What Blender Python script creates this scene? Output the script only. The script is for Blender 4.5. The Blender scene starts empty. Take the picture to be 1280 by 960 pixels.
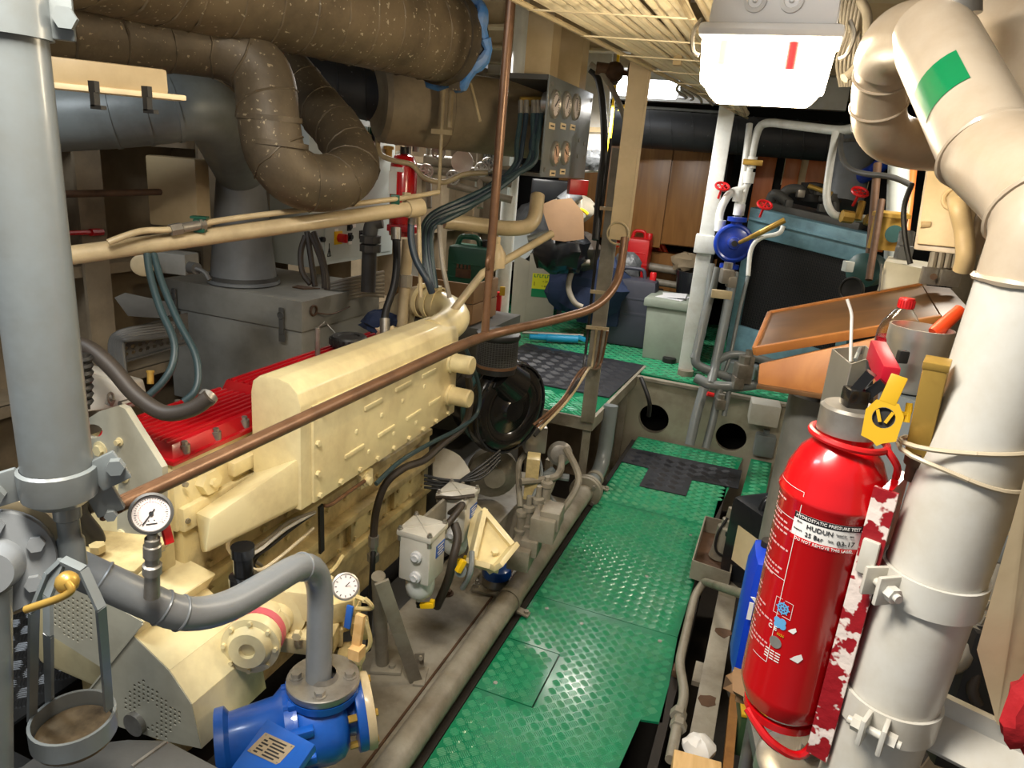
import bpy, bmesh, math, random
from mathutils import Vector as V, Matrix, Quaternion

# ------------------------------------------------------------------ camera, world, lamps, exposure
SC = bpy.context.scene
COL = SC.collection
EYE = V((0, 0, 1.75)); FPX = 885.0
_dn = V((-240, 2820, FPX)).normalized()
_fw = V((360, -240, FPX)); _fw = (_fw - _dn * _fw.dot(_dn)).normalized()
_up = -_dn; _rt = _fw.cross(_up)
if _rt.x < 0: _rt = -_rt
CM = Matrix((_rt, _fw, _up))                      # lens axes (right, down, out) -> room axes
cam = bpy.data.objects.new('camera', bpy.data.cameras.new('camera')); COL.objects.link(cam)
rx, ry, rz = CM.col[0], -CM.col[1], -CM.col[2]
cam.matrix_world = Matrix(((rx[0], ry[0], rz[0], EYE.x), (rx[1], ry[1], rz[1], EYE.y), (rx[2], ry[2], rz[2], EYE.z), (0, 0, 0, 1)))
cam.data.sensor_width = 36; cam.data.lens = FPX / 1280 * 36; cam.data.clip_start = 0.02
SC.camera = cam
w = bpy.data.worlds.new('world'); SC.world = w; w.use_nodes = True
w.node_tree.nodes['Background'].inputs[0].default_value = (0.92, 0.96, 1.0, 1)
w.node_tree.nodes['Background'].inputs[1].default_value = 0.22
SC.view_settings.view_transform = 'Standard'; SC.view_settings.look = 'None'
SC.view_settings.exposure = 0.3; SC.view_settings.gamma = 1.0; SC.view_settings.use_curve_mapping = False

def lamp(name, loc, power, size, color, sy=None):
    l = bpy.data.lights.new(name, 'AREA'); l.energy = power; l.color = color
    l.shape = 'RECTANGLE'; l.size = size; l.size_y = sy or size
    o = bpy.data.objects.new(name, l); COL.objects.link(o); o.location = loc
    return o
lamp('ceiling_lamp_aft', (-0.6, 0.4, 2.55), 50, 0.7, (1.0, 0.93, 0.82), 0.25)
lamp('ceiling_lamp_port', (-1.6, 0.45, 2.5), 22, 0.6, (0.86, 0.93, 1.0), 0.25)
pl = bpy.data.lights.new('bulkhead_lamp_bulb', 'POINT'); pl.energy = 9.5; pl.color = (1.0, 0.84, 0.6); pl.shadow_soft_size = 0.07
plo = bpy.data.objects.new('bulkhead_lamp_bulb', pl); COL.objects.link(plo); plo.location = (-0.125, 1.86, 1.84)
lamp('ceiling_lamp_far', (-1.1, 4.6, 2.14), 24, 0.5, (1.0, 0.95, 0.88), 0.15)
lamp('fill_light_fore_port', (-2.0, 3.9, 2.3), 22, 0.5, (1.0, 0.95, 0.88), 0.2)  # added fill light for the dark port side, not a fixture
lamp('fill_light_starboard', (0.75, 3.6, 2.35), 20, 0.5, (1.0, 0.9, 0.75), 0.2)  # added light to brighten the far starboard panels, no fitting here

# ------------------------------------------------------------------ points of the room
def _ray(x, y): return CM @ V((x - 640, y - 480, FPX))
def D(x, y, d): return EYE + _ray(x, y) * (d / FPX)         # a point at depth d metres
def AX(x, y, X): r = _ray(x, y); return EYE + r * (X / r.x)
def AY(x, y, Y): r = _ray(x, y); return EYE + r * (Y / r.y)
def AZ(x, y, Z): r = _ray(x, y); return EYE + r * ((Z - EYE.z) / r.z)
def DP(d, *pts): return [D(p[0], p[1], p[2] if len(p) > 2 else d) for p in pts]

# ------------------------------------------------------------------ materials
def lin(c):
    return tuple(((v / 255) / 12.92 if v / 255 <= 0.04045 else ((v / 255 + 0.055) / 1.055) ** 2.4) for v in c) + (1,)
def mat(name, rgb, rough=0.5, metal=0.0, dirt=None, amt=0.35, scale=6.0, bump=0.08, spots=None, spot_scale=60, spot_cut=0.66, coat=0.0, bscale=40, stretch=None):
    m = bpy.data.materials.new(name); m.use_nodes = True
    nt = m.node_tree; N = nt.nodes; L = nt.links; b = N['Principled BSDF']
    b.inputs['Roughness'].default_value = rough; b.inputs['Metallic'].default_value = metal
    if coat: b.inputs['Coat Weight'].default_value = coat; b.inputs['Coat Roughness'].default_value = 0.12
    base = lin(rgb); dk = lin(dirt) if dirt else tuple(v * 0.55 for v in base[:3]) + (1,)
    tc = N.new('ShaderNodeTexCoord'); src = tc.outputs['Object']
    if stretch:
        mp = N.new('ShaderNodeMapping'); mp.inputs['Scale'].default_value = stretch; L.new(src, mp.inputs[0]); src = mp.outputs[0]
    n = N.new('ShaderNodeTexNoise'); n.inputs['Scale'].default_value = scale; n.inputs['Detail'].default_value = 7; n.inputs['Roughness'].default_value = 0.65
    L.new(src, n.inputs['Vector'])
    r = N.new('ShaderNodeValToRGB'); r.color_ramp.elements[0].position = 0.42; r.color_ramp.elements[1].position = 0.72
    r.color_ramp.elements[0].color = (0, 0, 0, 1); r.color_ramp.elements[1].color = (amt, amt, amt, 1)
    L.new(n.outputs['Fac'], r.inputs[0])
    mx = N.new('ShaderNodeMix'); mx.data_type = 'RGBA'; mx.inputs[6].default_value = base; mx.inputs[7].default_value = dk
    L.new(r.outputs[0], mx.inputs[0]); out = mx.outputs[2]
    if spots:
        n2 = N.new('ShaderNodeTexNoise'); n2.inputs['Scale'].default_value = spot_scale; n2.inputs['Detail'].default_value = 3
        L.new(src, n2.inputs['Vector'])
        r2 = N.new('ShaderNodeValToRGB'); r2.color_ramp.elements[0].position = spot_cut; r2.color_ramp.elements[1].position = spot_cut + 0.03
        L.new(n2.outputs['Fac'], r2.inputs[0])
        mx2 = N.new('ShaderNodeMix'); mx2.data_type = 'RGBA'; mx2.inputs[7].default_value = lin(spots)
        L.new(r2.outputs[0], mx2.inputs[0]); L.new(out, mx2.inputs[6]); out = mx2.outputs[2]
    L.new(out, b.inputs['Base Color'])
    if bump:
        n3 = N.new('ShaderNodeTexNoise'); n3.inputs['Scale'].default_value = bscale; n3.inputs['Detail'].default_value = 4
        L.new(src, n3.inputs['Vector'])
        bp = N.new('ShaderNodeBump'); bp.inputs['Strength'].default_value = bump; bp.inputs['Distance'].default_value = 0.01
        L.new(n3.outputs['Fac'], bp.inputs['Height']); L.new(bp.outputs[0], b.inputs['Normal'])
    return m
def wood(name, a, b_, scale=(3, 3, 30), rough=0.35):
    m = bpy.data.materials.new(name); m.use_nodes = True
    nt = m.node_tree; N = nt.nodes; L = nt.links; b = N['Principled BSDF']; b.inputs['Roughness'].default_value = rough
    tc = N.new('ShaderNodeTexCoord'); mp = N.new('ShaderNodeMapping'); mp.inputs['Scale'].default_value = scale
    L.new(tc.outputs['Object'], mp.inputs[0])
    n = N.new('ShaderNodeTexNoise'); n.inputs['Scale'].default_value = 1.6; n.inputs['Detail'].default_value = 8; n.inputs['Distortion'].default_value = 1.2
    L.new(mp.outputs[0], n.inputs['Vector'])
    r = N.new('ShaderNodeValToRGB'); r.color_ramp.elements[0].position = 0.3; r.color_ramp.elements[1].position = 0.7
    r.color_ramp.elements[0].color = lin(a); r.color_ramp.elements[1].color = lin(b_)
    L.new(n.outputs['Fac'], r.inputs[0]); L.new(r.outputs[0], b.inputs['Base Color'])
    return m
def emit(name, rgb, s):
    m = bpy.data.materials.new(name); m.use_nodes = True; b = m.node_tree.nodes['Principled BSDF']
    b.inputs['Base Color'].default_value = lin(rgb); b.inputs['Emission Color'].default_value = lin(rgb); b.inputs['Emission Strength'].default_value = s
    return m
def clear(name, rgb, rough=0.08, ior=1.35, alpha=None):
    m = bpy.data.materials.new(name); m.use_nodes = True; b = m.node_tree.nodes['Principled BSDF']
    b.inputs['Base Color'].default_value = lin(rgb); b.inputs['Roughness'].default_value = rough
    b.inputs['Transmission Weight'].default_value = 1.0; b.inputs['IOR'].default_value = ior
    return m
def spiral(name, rgb, spots, pitch=24, axis_rot=(0, 0, 0)):
    return mat(name, rgb, 0.55, 0.2, dirt=tuple(int(v * 0.55) for v in rgb), amt=0.8, scale=5, bump=0.12, spots=spots, spot_scale=75, spot_cut=0.655, bscale=60)
M = dict(
    cream=mat('cream_paint', (236, 221, 172), 0.38, dirt=(150, 118, 66), amt=0.45, scale=5, bump=0.05, coat=0.25),
    cream_dirty=mat('cream_oily_paint', (220, 200, 144), 0.42, dirt=(104, 76, 42), amt=0.8, scale=7, bump=0.1, coat=0.2),
    cream_grey=mat('cream_grey_paint', (188, 184, 164), 0.4, dirt=(130, 120, 96), amt=0.5, scale=4, bump=0.05),
    red=mat('red_enamel', (180, 10, 24), 0.34, dirt=(96, 10, 16), amt=0.4, scale=5, bump=0.03, coat=0.4),
    ext_red=mat('extinguisher_red', (200, 12, 20), 0.25, dirt=(120, 8, 12), amt=0.2, scale=3, bump=0.0, coat=0.7),
    grey=mat('grey_gloss_paint', (120, 127, 129), 0.36, dirt=(104, 98, 84), amt=0.5, scale=5, bump=0.08, coat=0.25, bscale=18),
    grey_dirty=mat('grey_dusty_paint', (146, 140, 126), 0.48, dirt=(88, 74, 56), amt=0.75, scale=6, bump=0.12),
    grey_dark=mat('dark_grey_paint', (82, 82, 80), 0.5, dirt=(50, 46, 40), amt=0.6, scale=5, bump=0.08),
    box_grey=mat('dusty_box_grey', (134, 133, 126), 0.5, dirt=(84, 78, 68), amt=0.6, scale=4, bump=0.08),
    steel_blue=mat('grey_blue_steel', (130, 134, 137), 0.34, 0.08, dirt=(100, 98, 92), amt=0.55, scale=4, bump=0.06),
    duct=spiral('brown_spiral_duct', (122, 106, 82), (186, 174, 148)),
    duct2=spiral('dark_brown_duct', (92, 80, 62), (146, 132, 106)),
    duct_dark=mat('black_duct', (40, 41, 43), 0.55, 0.0, dirt=(24, 24, 25), amt=0.6, scale=6, bump=0.1, spots=(92, 92, 92), spot_scale=70, spot_cut=0.7),
    duct_grey=mat('grey_blue_duct', (122, 127, 124), 0.45, 0.1, dirt=(78, 76, 70), amt=0.6, scale=5, bump=0.06),
    tan=mat('tan_paint', (192, 174, 138), 0.45, dirt=(112, 92, 62), amt=0.5, scale=6, bump=0.06, coat=0.15),
    tank=mat('dusty_tan_lagging', (152, 136, 110), 0.62, dirt=(84, 74, 60), amt=0.5, scale=9, bump=0.05),
    beige=mat('beige_paint', (196, 174, 134), 0.45, dirt=(140, 116, 78), amt=0.4, scale=5, bump=0.05),
    white=mat('white_gloss_paint', (204, 202, 194), 0.34, dirt=(166, 152, 122), amt=0.45, scale=7, bump=0.07, coat=0.25, bscale=16),
    white_pipe=mat('white_pipe_paint', (222, 226, 224), 0.35, dirt=(150, 140, 116), amt=0.4, scale=7, bump=0.04),
    exhaust=mat('cream_white_lagging_paint', (188, 174, 154), 0.36, dirt=(150, 122, 88), amt=0.55, scale=5, bump=0.08, coat=0.3, bscale=14),
    copper=mat('brown_oxide_pipe', (124, 92, 68), 0.35, 0.3, dirt=(66, 42, 28), amt=0.6, scale=9, bump=0.04),
    brass=mat('brass', (190, 154, 74), 0.34, 0.45, dirt=(110, 78, 34), amt=0.5, scale=10, bump=0.04),
    steel=mat('worn_steel', (168, 164, 156), 0.36, 0.7, dirt=(92, 80, 64), amt=0.6, scale=9, bump=0.06),
    rust=mat('rusty_iron', (92, 66, 46), 0.65, 0.2, dirt=(52, 36, 26), amt=0.7, scale=12, bump=0.2),
    stainless=mat('stainless_steel', (206, 202, 194), 0.33, 0.8, dirt=(150, 140, 126), amt=0.3, scale=4, bump=0.0),
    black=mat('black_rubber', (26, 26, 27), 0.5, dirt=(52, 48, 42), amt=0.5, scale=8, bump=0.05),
    black_gloss=mat('black_gloss_paint', (16, 16, 17), 0.22, dirt=(40, 38, 34), amt=0.4, scale=7, bump=0.03, coat=0.3),
    hose_brown=mat('brown_rubber_hose', (62, 54, 46), 0.55, dirt=(36, 30, 26), amt=0.6, scale=8, bump=0.06),
    hose_green=mat('green_grey_hose', (46, 66, 70), 0.45, dirt=(38, 46, 46), amt=0.5, scale=8, bump=0.04),
    hose_navy=mat('navy_hose', (34, 48, 60), 0.45, dirt=(22, 26, 30), amt=0.5, scale=8, bump=0.04),
    blue=mat('blue_enamel', (22, 84, 172), 0.32, dirt=(14, 42, 88), amt=0.5, scale=6, bump=0.05, coat=0.35),
    valve_blue=mat('blue_valve_paint', (18, 58, 168), 0.35, dirt=(12, 30, 80), amt=0.4, scale=10, bump=0.05, coat=0.2),
    blue_can=mat('blue_plastic', (24, 108, 184), 0.4, amt=0.2, bump=0.02),
    blue_bottle=mat('blue_bottle_plastic', (14, 62, 196), 0.3, amt=0.2, bump=0.0),
    rad_blue=mat('blue_grey_radiator_paint', (110, 150, 166), 0.42, dirt=(44, 66, 76), amt=0.6, scale=7, bump=0.08),
    green=mat('green_floor_paint', (20, 122, 82), 0.27, dirt=(16, 84, 60), amt=0.55, scale=4, bump=0.05, coat=0.35, spots=(150, 186, 160), spot_scale=30, spot_cut=0.74),
    tread=mat('green_tread_edges', (52, 150, 108), 0.2, dirt=(120, 158, 128), amt=0.5, scale=9, bump=0.03, coat=0.35),
    mat_black=mat('black_tread_mat', (40, 42, 48), 0.48, dirt=(24, 24, 27), amt=0.5, scale=8, bump=0.05, coat=0.2),
    tread_steel=mat('dark_steel_tread', (70, 72, 74), 0.32, 0.6, dirt=(36, 36, 36), amt=0.6, scale=7, bump=0.06),
    jerry_green=mat('green_jerrycan', (20, 78, 58), 0.4, amt=0.3, bump=0.02),
    jerry_grey=mat('grey_jerrycan', (70, 72, 84), 0.45, amt=0.3, bump=0.03),
    jerry_black=mat('black_jerrycan', (36, 38, 42), 0.26, amt=0.3, bump=0.02),
    red_plastic=mat('red_plastic', (206, 30, 34), 0.35, amt=0.25, bump=0.02),
    orange=mat('orange_plastic', (236, 74, 24), 0.4, amt=0.2, bump=0.02),
    yellow=mat('yellow_plastic', (236, 190, 20), 0.4, amt=0.2, bump=0.0),
    seal_yellow=mat('yellow_seal_plastic', (200, 158, 30), 0.35, amt=0.2, bump=0.0),
    label_white=mat('printed_white', (236, 234, 230), 0.5, amt=0.08, bump=0.0),
    ink=mat('black_ink', (24, 24, 28), 0.5, amt=0.0, bump=0.0),
    label_blue=mat('printed_blue', (40, 92, 176), 0.45, amt=0.1, bump=0.0),
    label_green=mat('green_tape', (0, 128, 76), 0.3, amt=0.15, bump=0.0, coat=0.4),
    label_yellow=mat('printed_yellow', (226, 220, 40), 0.5, amt=0.1, bump=0.0),
    carton=mat('brown_cardboard', (128, 98, 66), 0.75, amt=0.3, bump=0.03),
    carton_grey=mat('grey_cardboard', (172, 164, 146), 0.7, amt=0.2, bump=0.02),
    paper=mat('white_paper', (224, 226, 230), 0.6, amt=0.05, bump=0.03),
    board=mat('cabinet_pale_grey', (196, 204, 202), 0.45, amt=0.2, bump=0.0),
    bulk=mat('bulkhead_pale_paint', (172, 166, 148), 0.55, dirt=(120, 106, 84), amt=0.6, scale=5, bump=0.06),
    hull=mat('hull_beige_grey', (146, 130, 106), 0.6, dirt=(88, 74, 56), amt=0.7, scale=4, bump=0.08),
    ceil=mat('ceiling_paint', (190, 176, 148), 0.6, dirt=(130, 116, 92), amt=0.5, scale=5, bump=0.05),
    cable=mat('painted_cable', (236, 222, 190), 0.5, dirt=(190, 168, 128), amt=0.35, scale=9, bump=0.05),
    cable_grey=mat('grey_cable', (150, 142, 128), 0.5, dirt=(96, 88, 76), amt=0.5, scale=9, bump=0.05),
    bilge=mat('dark_bilge', (38, 32, 26), 0.7, dirt=(20, 17, 14), amt=0.7, scale=5, bump=0.15),
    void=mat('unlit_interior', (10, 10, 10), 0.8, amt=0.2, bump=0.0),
    rad_core=mat('dark_radiator_core', (20, 24, 34), 0.5, 0.2, amt=0.3, bump=0.05),
    fixture=mat('fixture_grey_plastic', (206, 208, 212), 0.4, amt=0.1, bump=0.0),
    blue_lag=mat('blue_insulation', (66, 120, 178), 0.6, dirt=(160, 160, 160), amt=0.5, scale=14, bump=0.2),
    teal=mat('teal_motor', (58, 96, 96), 0.45, amt=0.4, bump=0.05),
    dial=mat('gauge_dial', (232, 220, 214), 0.4, amt=0.08, bump=0.0),
    dial_warm=mat('pink_gauge_dial', (232, 190, 160), 0.4, amt=0.1, bump=0.0),
    box_green=mat('green_metal_box', (56, 84, 52), 0.5, amt=0.4, bump=0.03),
    battery=mat('grey_green_box', (148, 158, 146), 0.5, dirt=(110, 112, 100), amt=0.4, scale=5, bump=0.03),
    bag=mat('black_bin_bag', (18, 19, 22), 0.25, amt=0.2, bump=0.3, bscale=12),
    denim=mat('navy_cloth', (38, 52, 84), 0.8, amt=0.5, bump=0.3, bscale=24),
    foil=mat('silver_film', (112, 115, 118), 0.38, 0.1, amt=0.6, scale=14, bump=1.0, bscale=22),
    cyan=mat('cyan_tool', (40, 160, 210), 0.35, amt=0.2, bump=0.0),
    wood_door=wood('varnished_teak', (124, 84, 42), (150, 106, 58), (9, 9, 0.9)),
    wood_desk=wood('orange_varnished_wood', (80, 55, 32), (110, 78, 46), (2, 5, 2), 0.38),
    wood_desk2=wood('orange_edge_wood', (140, 86, 38), (168, 110, 54), (4, 4, 4), 0.5),
    wood_raw=wood('pale_timber', (206, 164, 104), (232, 196, 140), (12, 2, 12), 0.6),
    wood_orange=wood('orange_panel_wood', (220, 112, 50), (240, 140, 74), (6, 6, 1.5), 0.35),
    lit=emit('lit_diffuser', (255, 236, 200), 22.0),
    lit_far=emit('lit_far_diffuser', (246, 250, 255), 7.0),
    lens=clear('clear_plastic', (235, 240, 240)), red_liquid=mat('red_liquid', (200, 16, 40), 0.2, amt=0.0, bump=0.0),
    film=clear('clear_film', (225, 228, 228), 0.18, 1.15),
    zip=mat('nylon_tie', (190, 176, 150), 0.4, amt=0.2, bump=0.0),
    flaking=mat('flaking_paint_edge', (150, 14, 26), 0.5, amt=0.3, spots=(226, 212, 204), spot_scale=34, spot_cut=0.5, bump=0.3),
    white_worn=mat('flaked_white_paint', (218, 200, 196), 0.6, dirt=(150, 20, 26), amt=1.0, scale=30, bump=0.3),
    sludge=mat('oily_sludge', (120, 104, 80), 0.35, dirt=(40, 32, 24), amt=0.9, scale=14, bump=0.2),
    cream_panel=mat('cream_sheet', (246, 224, 182), 0.6, dirt=(196, 160, 110), amt=0.5, scale=3, bump=0.03),
    pink=mat('pink_band', (214, 100, 110), 0.5, amt=0.2, bump=0.0),
    cloth_red=mat('red_cloth', (176, 20, 30), 0.8, amt=0.4, bump=0.3),
)

# ------------------------------------------------------------------ mesh builder
def perp(a):
    a = a.normalized(); h = V((0, 0, 1)) if abs(a.z) < 0.9 else V((1, 0, 0))
    u = a.cross(h).normalized(); return u, a.cross(u).normalized()
def fillet(pts, r, n=5):
    if len(pts) < 3 or r <= 0: return list(pts)
    out = [pts[0]]
    for i in range(1, len(pts) - 1):
        p, a, b = pts[i], pts[i - 1], pts[i + 1]
        ra = min(r, (a - p).length * 0.49); rb = min(r, (b - p).length * 0.49)
        q0 = p + (a - p).normalized() * ra; q1 = p + (b - p).normalized() * rb
        for k in range(n + 1):
            t = k / n; out.append(q0 * (1 - t) ** 2 + p * 2 * t * (1 - t) + q1 * t * t)
    out.append(pts[-1]); return out
def smooth(pts, n=6):                              # Catmull-Rom through the points
    out = []
    for i in range(len(pts) - 1):
        p0 = pts[max(i - 1, 0)]; p1 = pts[i]; p2 = pts[i + 1]; p3 = pts[min(i + 2, len(pts) - 1)]
        for k in range(n):
            t = k / n
            out.append(0.5 * ((2 * p1) + (p2 - p0) * t + (2 * p0 - 5 * p1 + 4 * p2 - p3) * t * t + (3 * p1 - p0 - 3 * p2 + p3) * t ** 3))
    out.append(pts[-1]); return out
class MB:
    def __init__(s): s.bm = bmesh.new()
    def _add(s, verts, faces):
        vs = [s.bm.verts.new(v) for v in verts]
        for f in faces:
            try: s.bm.faces.new([vs[i] for i in f])
            except ValueError: pass
        return vs
    def box(s, c, size, rot=None, bevel=0.0):
        c = V(c); hx, hy, hz = size[0] / 2, size[1] / 2, size[2] / 2
        R = rot if rot is not None else Matrix.Identity(3)
        if isinstance(R, (int, float)): R = Matrix.Rotation(R, 3, 'Z')
        P = [c + R @ V((sx * hx, sy * hy, sz * hz)) for sz in (-1, 1) for sy in (-1, 1) for sx in (-1, 1)]
        return s.hexa(P, bevel)
    def span(s, a, b, bevel=0.0):                   # axis-aligned box between two corners
        a, b = V(a), V(b); return s.box((a + b) / 2, (abs(b.x - a.x), abs(b.y - a.y), abs(b.z - a.z)), bevel=bevel)
    def hexa(s, P, bevel=0.0):                      # 8 corners, x fastest, then y, then z
        vs = s._add(P, [(0, 2, 3, 1), (4, 5, 7, 6), (0, 1, 5, 4), (2, 6, 7, 3), (0, 4, 6, 2), (1, 3, 7, 5)])
        if bevel > 0:
            es = list({e for v in vs for e in v.link_edges})
            bmesh.ops.bevel(s.bm, geom=es, offset=bevel, segments=2, profile=0.6, affect='EDGES', clamp_overlap=True)
        return s
    def bar(s, p0, p1, w, h, up=V((0, 0, 1)), bevel=0.0):
        p0, p1 = V(p0), V(p1); a = (p1 - p0).normalized()
        u = a.cross(V(up))
        if u.length < 1e-4: u = a.cross(V((1, 0, 0)))
        u.normalize(); v = u.cross(a).normalized(); P = []
        for sv in (-1, 1):
            for q in (p0, p1):
                for su in (-1, 1): P.append(q + u * su * w / 2 + v * sv * h / 2)
        return s.hexa(P, bevel)
    def tube(s, pts, r, n=12, caps=True):
        pts = [V(p) for p in pts]; m = len(pts)
        rs = r if isinstance(r, (list, tuple)) else [r] * m
        tan = []
        for i in range(m):
            a = pts[min(i + 1, m - 1)] - pts[max(i - 1, 0)]
            tan.append(a.normalized() if a.length > 1e-9 else V((0, 0, 1)))
        u, v = perp(tan[0]); rings = []
        for i in range(m):
            if i:
                q = tan[i - 1].rotation_difference(tan[i]); u = q @ u
                u = (u - tan[i] * u.dot(tan[i])).normalized()
            v = tan[i].cross(u)
            rings.append([s.bm.verts.new(pts[i] + (u * math.cos(2 * math.pi * k / n) + v * math.sin(2 * math.pi * k / n)) * rs[i]) for k in range(n)])
        for i in range(m - 1):
            for k in range(n):
                s.bm.faces.new((rings[i][k], rings[i][(k + 1) % n], rings[i + 1][(k + 1) % n], rings[i + 1][k]))
        if caps:
            s.bm.faces.new(rings[0][::-1]); s.bm.faces.new(rings[-1])
        return s
    def cyl(s, p0, p1, r, r1=None, n=20, caps=True):
        return s.tube([p0, p1], [r, r if r1 is None else r1], n, caps)
    def lathe(s, p, axis, prof, n=24):              # prof: (radius, height) along axis
        p = V(p); a = V(axis).normalized(); u, v = perp(a); prev = None
        for (r, h) in prof:
            if r < 1e-6: ring = [s.bm.verts.new(p + a * h)]
            else: ring = [s.bm.verts.new(p + a * h + (u * math.cos(2 * math.pi * k / n) + v * math.sin(2 * math.pi * k / n)) * r) for k in range(n)]
            if prev:
                if len(prev) == 1 and len(ring) > 1:
                    for k in range(n): s.bm.faces.new((prev[0], ring[(k + 1) % n], ring[k]))
                elif len(ring) == 1 and len(prev) > 1:
                    for k in range(n): s.bm.faces.new((prev[k], prev[(k + 1) % n], ring[0]))
                elif len(ring) > 1:
                    for k in range(n): s.bm.faces.new((prev[k], prev[(k + 1) % n], ring[(k + 1) % n], ring[k]))
            prev = ring
        return s
    def prism(s, poly, vec, bevel=0.0):
        poly = [V(p) for p in poly]; vec = V(vec); n = len(poly)
        a = [s.bm.verts.new(p) for p in poly]; b = [s.bm.verts.new(p + vec) for p in poly]
        s.bm.faces.new(a[::-1]); s.bm.faces.new(b)
        for i in range(n): s.bm.faces.new((a[i], a[(i + 1) % n], b[(i + 1) % n], b[i]))
        if bevel > 0:
            es = list({e for v in a + b for e in v.link_edges})
            bmesh.ops.bevel(s.bm, geom=es, offset=bevel, segments=2, profile=0.6, affect='EDGES', clamp_overlap=True)
        return s
    def ball(s, c, r, n=14, scale=(1, 1, 1), noise=0.0, seed=0):
        c = V(c); rnd = random.Random(seed); m = n // 2; prev = None
        for i in range(m + 1):
            th = math.pi * i / m
            if i in (0, m): ring = [s.bm.verts.new(c + V((0, 0, r * scale[2] * math.cos(th))))]
            else:
                ring = []
                for k in range(n):
                    ph = 2 * math.pi * k / n; f = 1 + rnd.uniform(-noise, noise)
                    ring.append(s.bm.verts.new(c + V((math.sin(th) * math.cos(ph) * scale[0], math.sin(th) * math.sin(ph) * scale[1], math.cos(th) * scale[2])) * r * f))
            if prev:
                for k in range(n):
                    if len(prev) == 1: s.bm.faces.new((prev[0], ring[k], ring[(k + 1) % n]))
                    elif len(ring) == 1: s.bm.faces.new((prev[(k + 1) % n], prev[k], ring[0]))
                    else: s.bm.faces.new((prev[(k + 1) % n], prev[k], ring[k], ring[(k + 1) % n]))
            prev = ring
        return s
    def ring(s, c, axis, R, r, n=24, m=8, a0=0.0, a1=2 * math.pi, w=None):
        c = V(c); u, v = perp(V(axis)); full = abs(a1 - a0 - 2 * math.pi) < 1e-6
        N = n if full else n + 1
        pts = [c + (u * math.cos(a0 + (a1 - a0) * k / n) + v * math.sin(a0 + (a1 - a0) * k / n)) * R for k in range(N)]
        if full:
            a = V(axis).normalized(); rr = []
            for k in range(n):
                d = (pts[k] - c).normalized()
                rr.append([s.bm.verts.new(pts[k] + (d * math.cos(2 * math.pi * j / m) * r + a * math.sin(2 * math.pi * j / m) * (w or r))) for j in range(m)])
            for k in range(n):
                for j in range(m): s.bm.faces.new((rr[k][j], rr[(k + 1) % n][j], rr[(k + 1) % n][(j + 1) % m], rr[k][(j + 1) % m]))
        else: s.tube(pts, r, m)
        return s
    def band(s, c, axis, r, w, t=0.004, n=28):      # a flat hoop round a pipe
        c = V(c); a = V(axis).normalized()
        return s.lathe(c - a * w / 2, a, [(r, 0), (r + t, 0), (r + t, w), (r, w), (r, 0)], n)
    def hexbolt(s, p, d, r=0.008, h=0.007):
        p = V(p); d = V(d).normalized()
        s.tube([p - d * 0.002, p + d * h], r, 6)
        return s
    def disc(s, p, d, r, t=0.003, n=24): 
        p = V(p); d = V(d).normalized(); return s.tube([p, p + d * t], r, n)
    def build(s, name, m, parent=None, label=None, sharp=38, kind=None, keep=False):
        bmesh.ops.recalc_face_normals(s.bm, faces=s.bm.faces)
        me = bpy.data.meshes.new(name)
        if parent is None:
            xs = [v.co for v in s.bm.verts]
            lo = V((min(v.x for v in xs), min(v.y for v in xs), min(v.z for v in xs))); hi = V((max(v.x for v in xs), max(v.y for v in xs), max(v.z for v in xs)))
            org = V(((lo.x + hi.x) / 2, (lo.y + hi.y) / 2, lo.z))
        else: org = ORG[parent.name]
        bmesh.ops.translate(s.bm, verts=s.bm.verts, vec=-org)
        s.bm.to_mesh(me); s.bm.free()
        return link(name, me, m, parent, org, label, sharp, kind)
ORG = {}
def link(name, me, m, parent, org, label=None, sharp=38, kind=None):
    for q in (m if isinstance(m, (list, tuple)) else [m]): me.materials.append(M[q] if isinstance(q, str) else q)
    me.polygons.foreach_set('use_smooth', [True] * len(me.polygons))
    me.set_sharp_from_angle(angle=math.radians(sharp))
    o = bpy.data.objects.new(name, me); COL.objects.link(o)
    if parent is None: o.location = org
    else: o.parent = parent
    ORG[o.name] = org
    if label: o['label'] = label
    if kind: o['kind'] = kind
    return o
def thing(name, label, cat, loc, group=None):
    o = bpy.data.objects.new(name, None); COL.objects.link(o); o.location = V(loc); o.empty_display_size = 0.05
    o['label'] = label; o['category'] = cat; ORG[o.name] = V(loc)
    if group: o['group'] = group
    return o
def tag(o, label, cat, group=None):
    o['label'] = label; o['category'] = cat
    if group: o['group'] = group
    return o
def struct(name, loc=(0, 0, 0)):
    o = bpy.data.objects.new(name, None); COL.objects.link(o); o.location = V(loc); o['kind'] = 'structure'; ORG[o.name] = V(loc); return o
def copy_tree(o, parent=None):
    c = o.copy(); COL.objects.link(c)
    if parent is not None: c.parent = parent
    ORG[c.name] = ORG[o.name]
    for ch in list(o.children): copy_tree(ch, c)
    return c
def curve_mesh(cu):
    ob = bpy.data.objects.new('tmp', cu); COL.objects.link(ob)
    dg = bpy.context.evaluated_depsgraph_get(); dg.update()
    me = bpy.data.meshes.new_from_object(ob.evaluated_get(dg))
    bpy.data.objects.remove(ob); bpy.data.curves.remove(cu); me.materials.clear()
    return me
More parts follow.
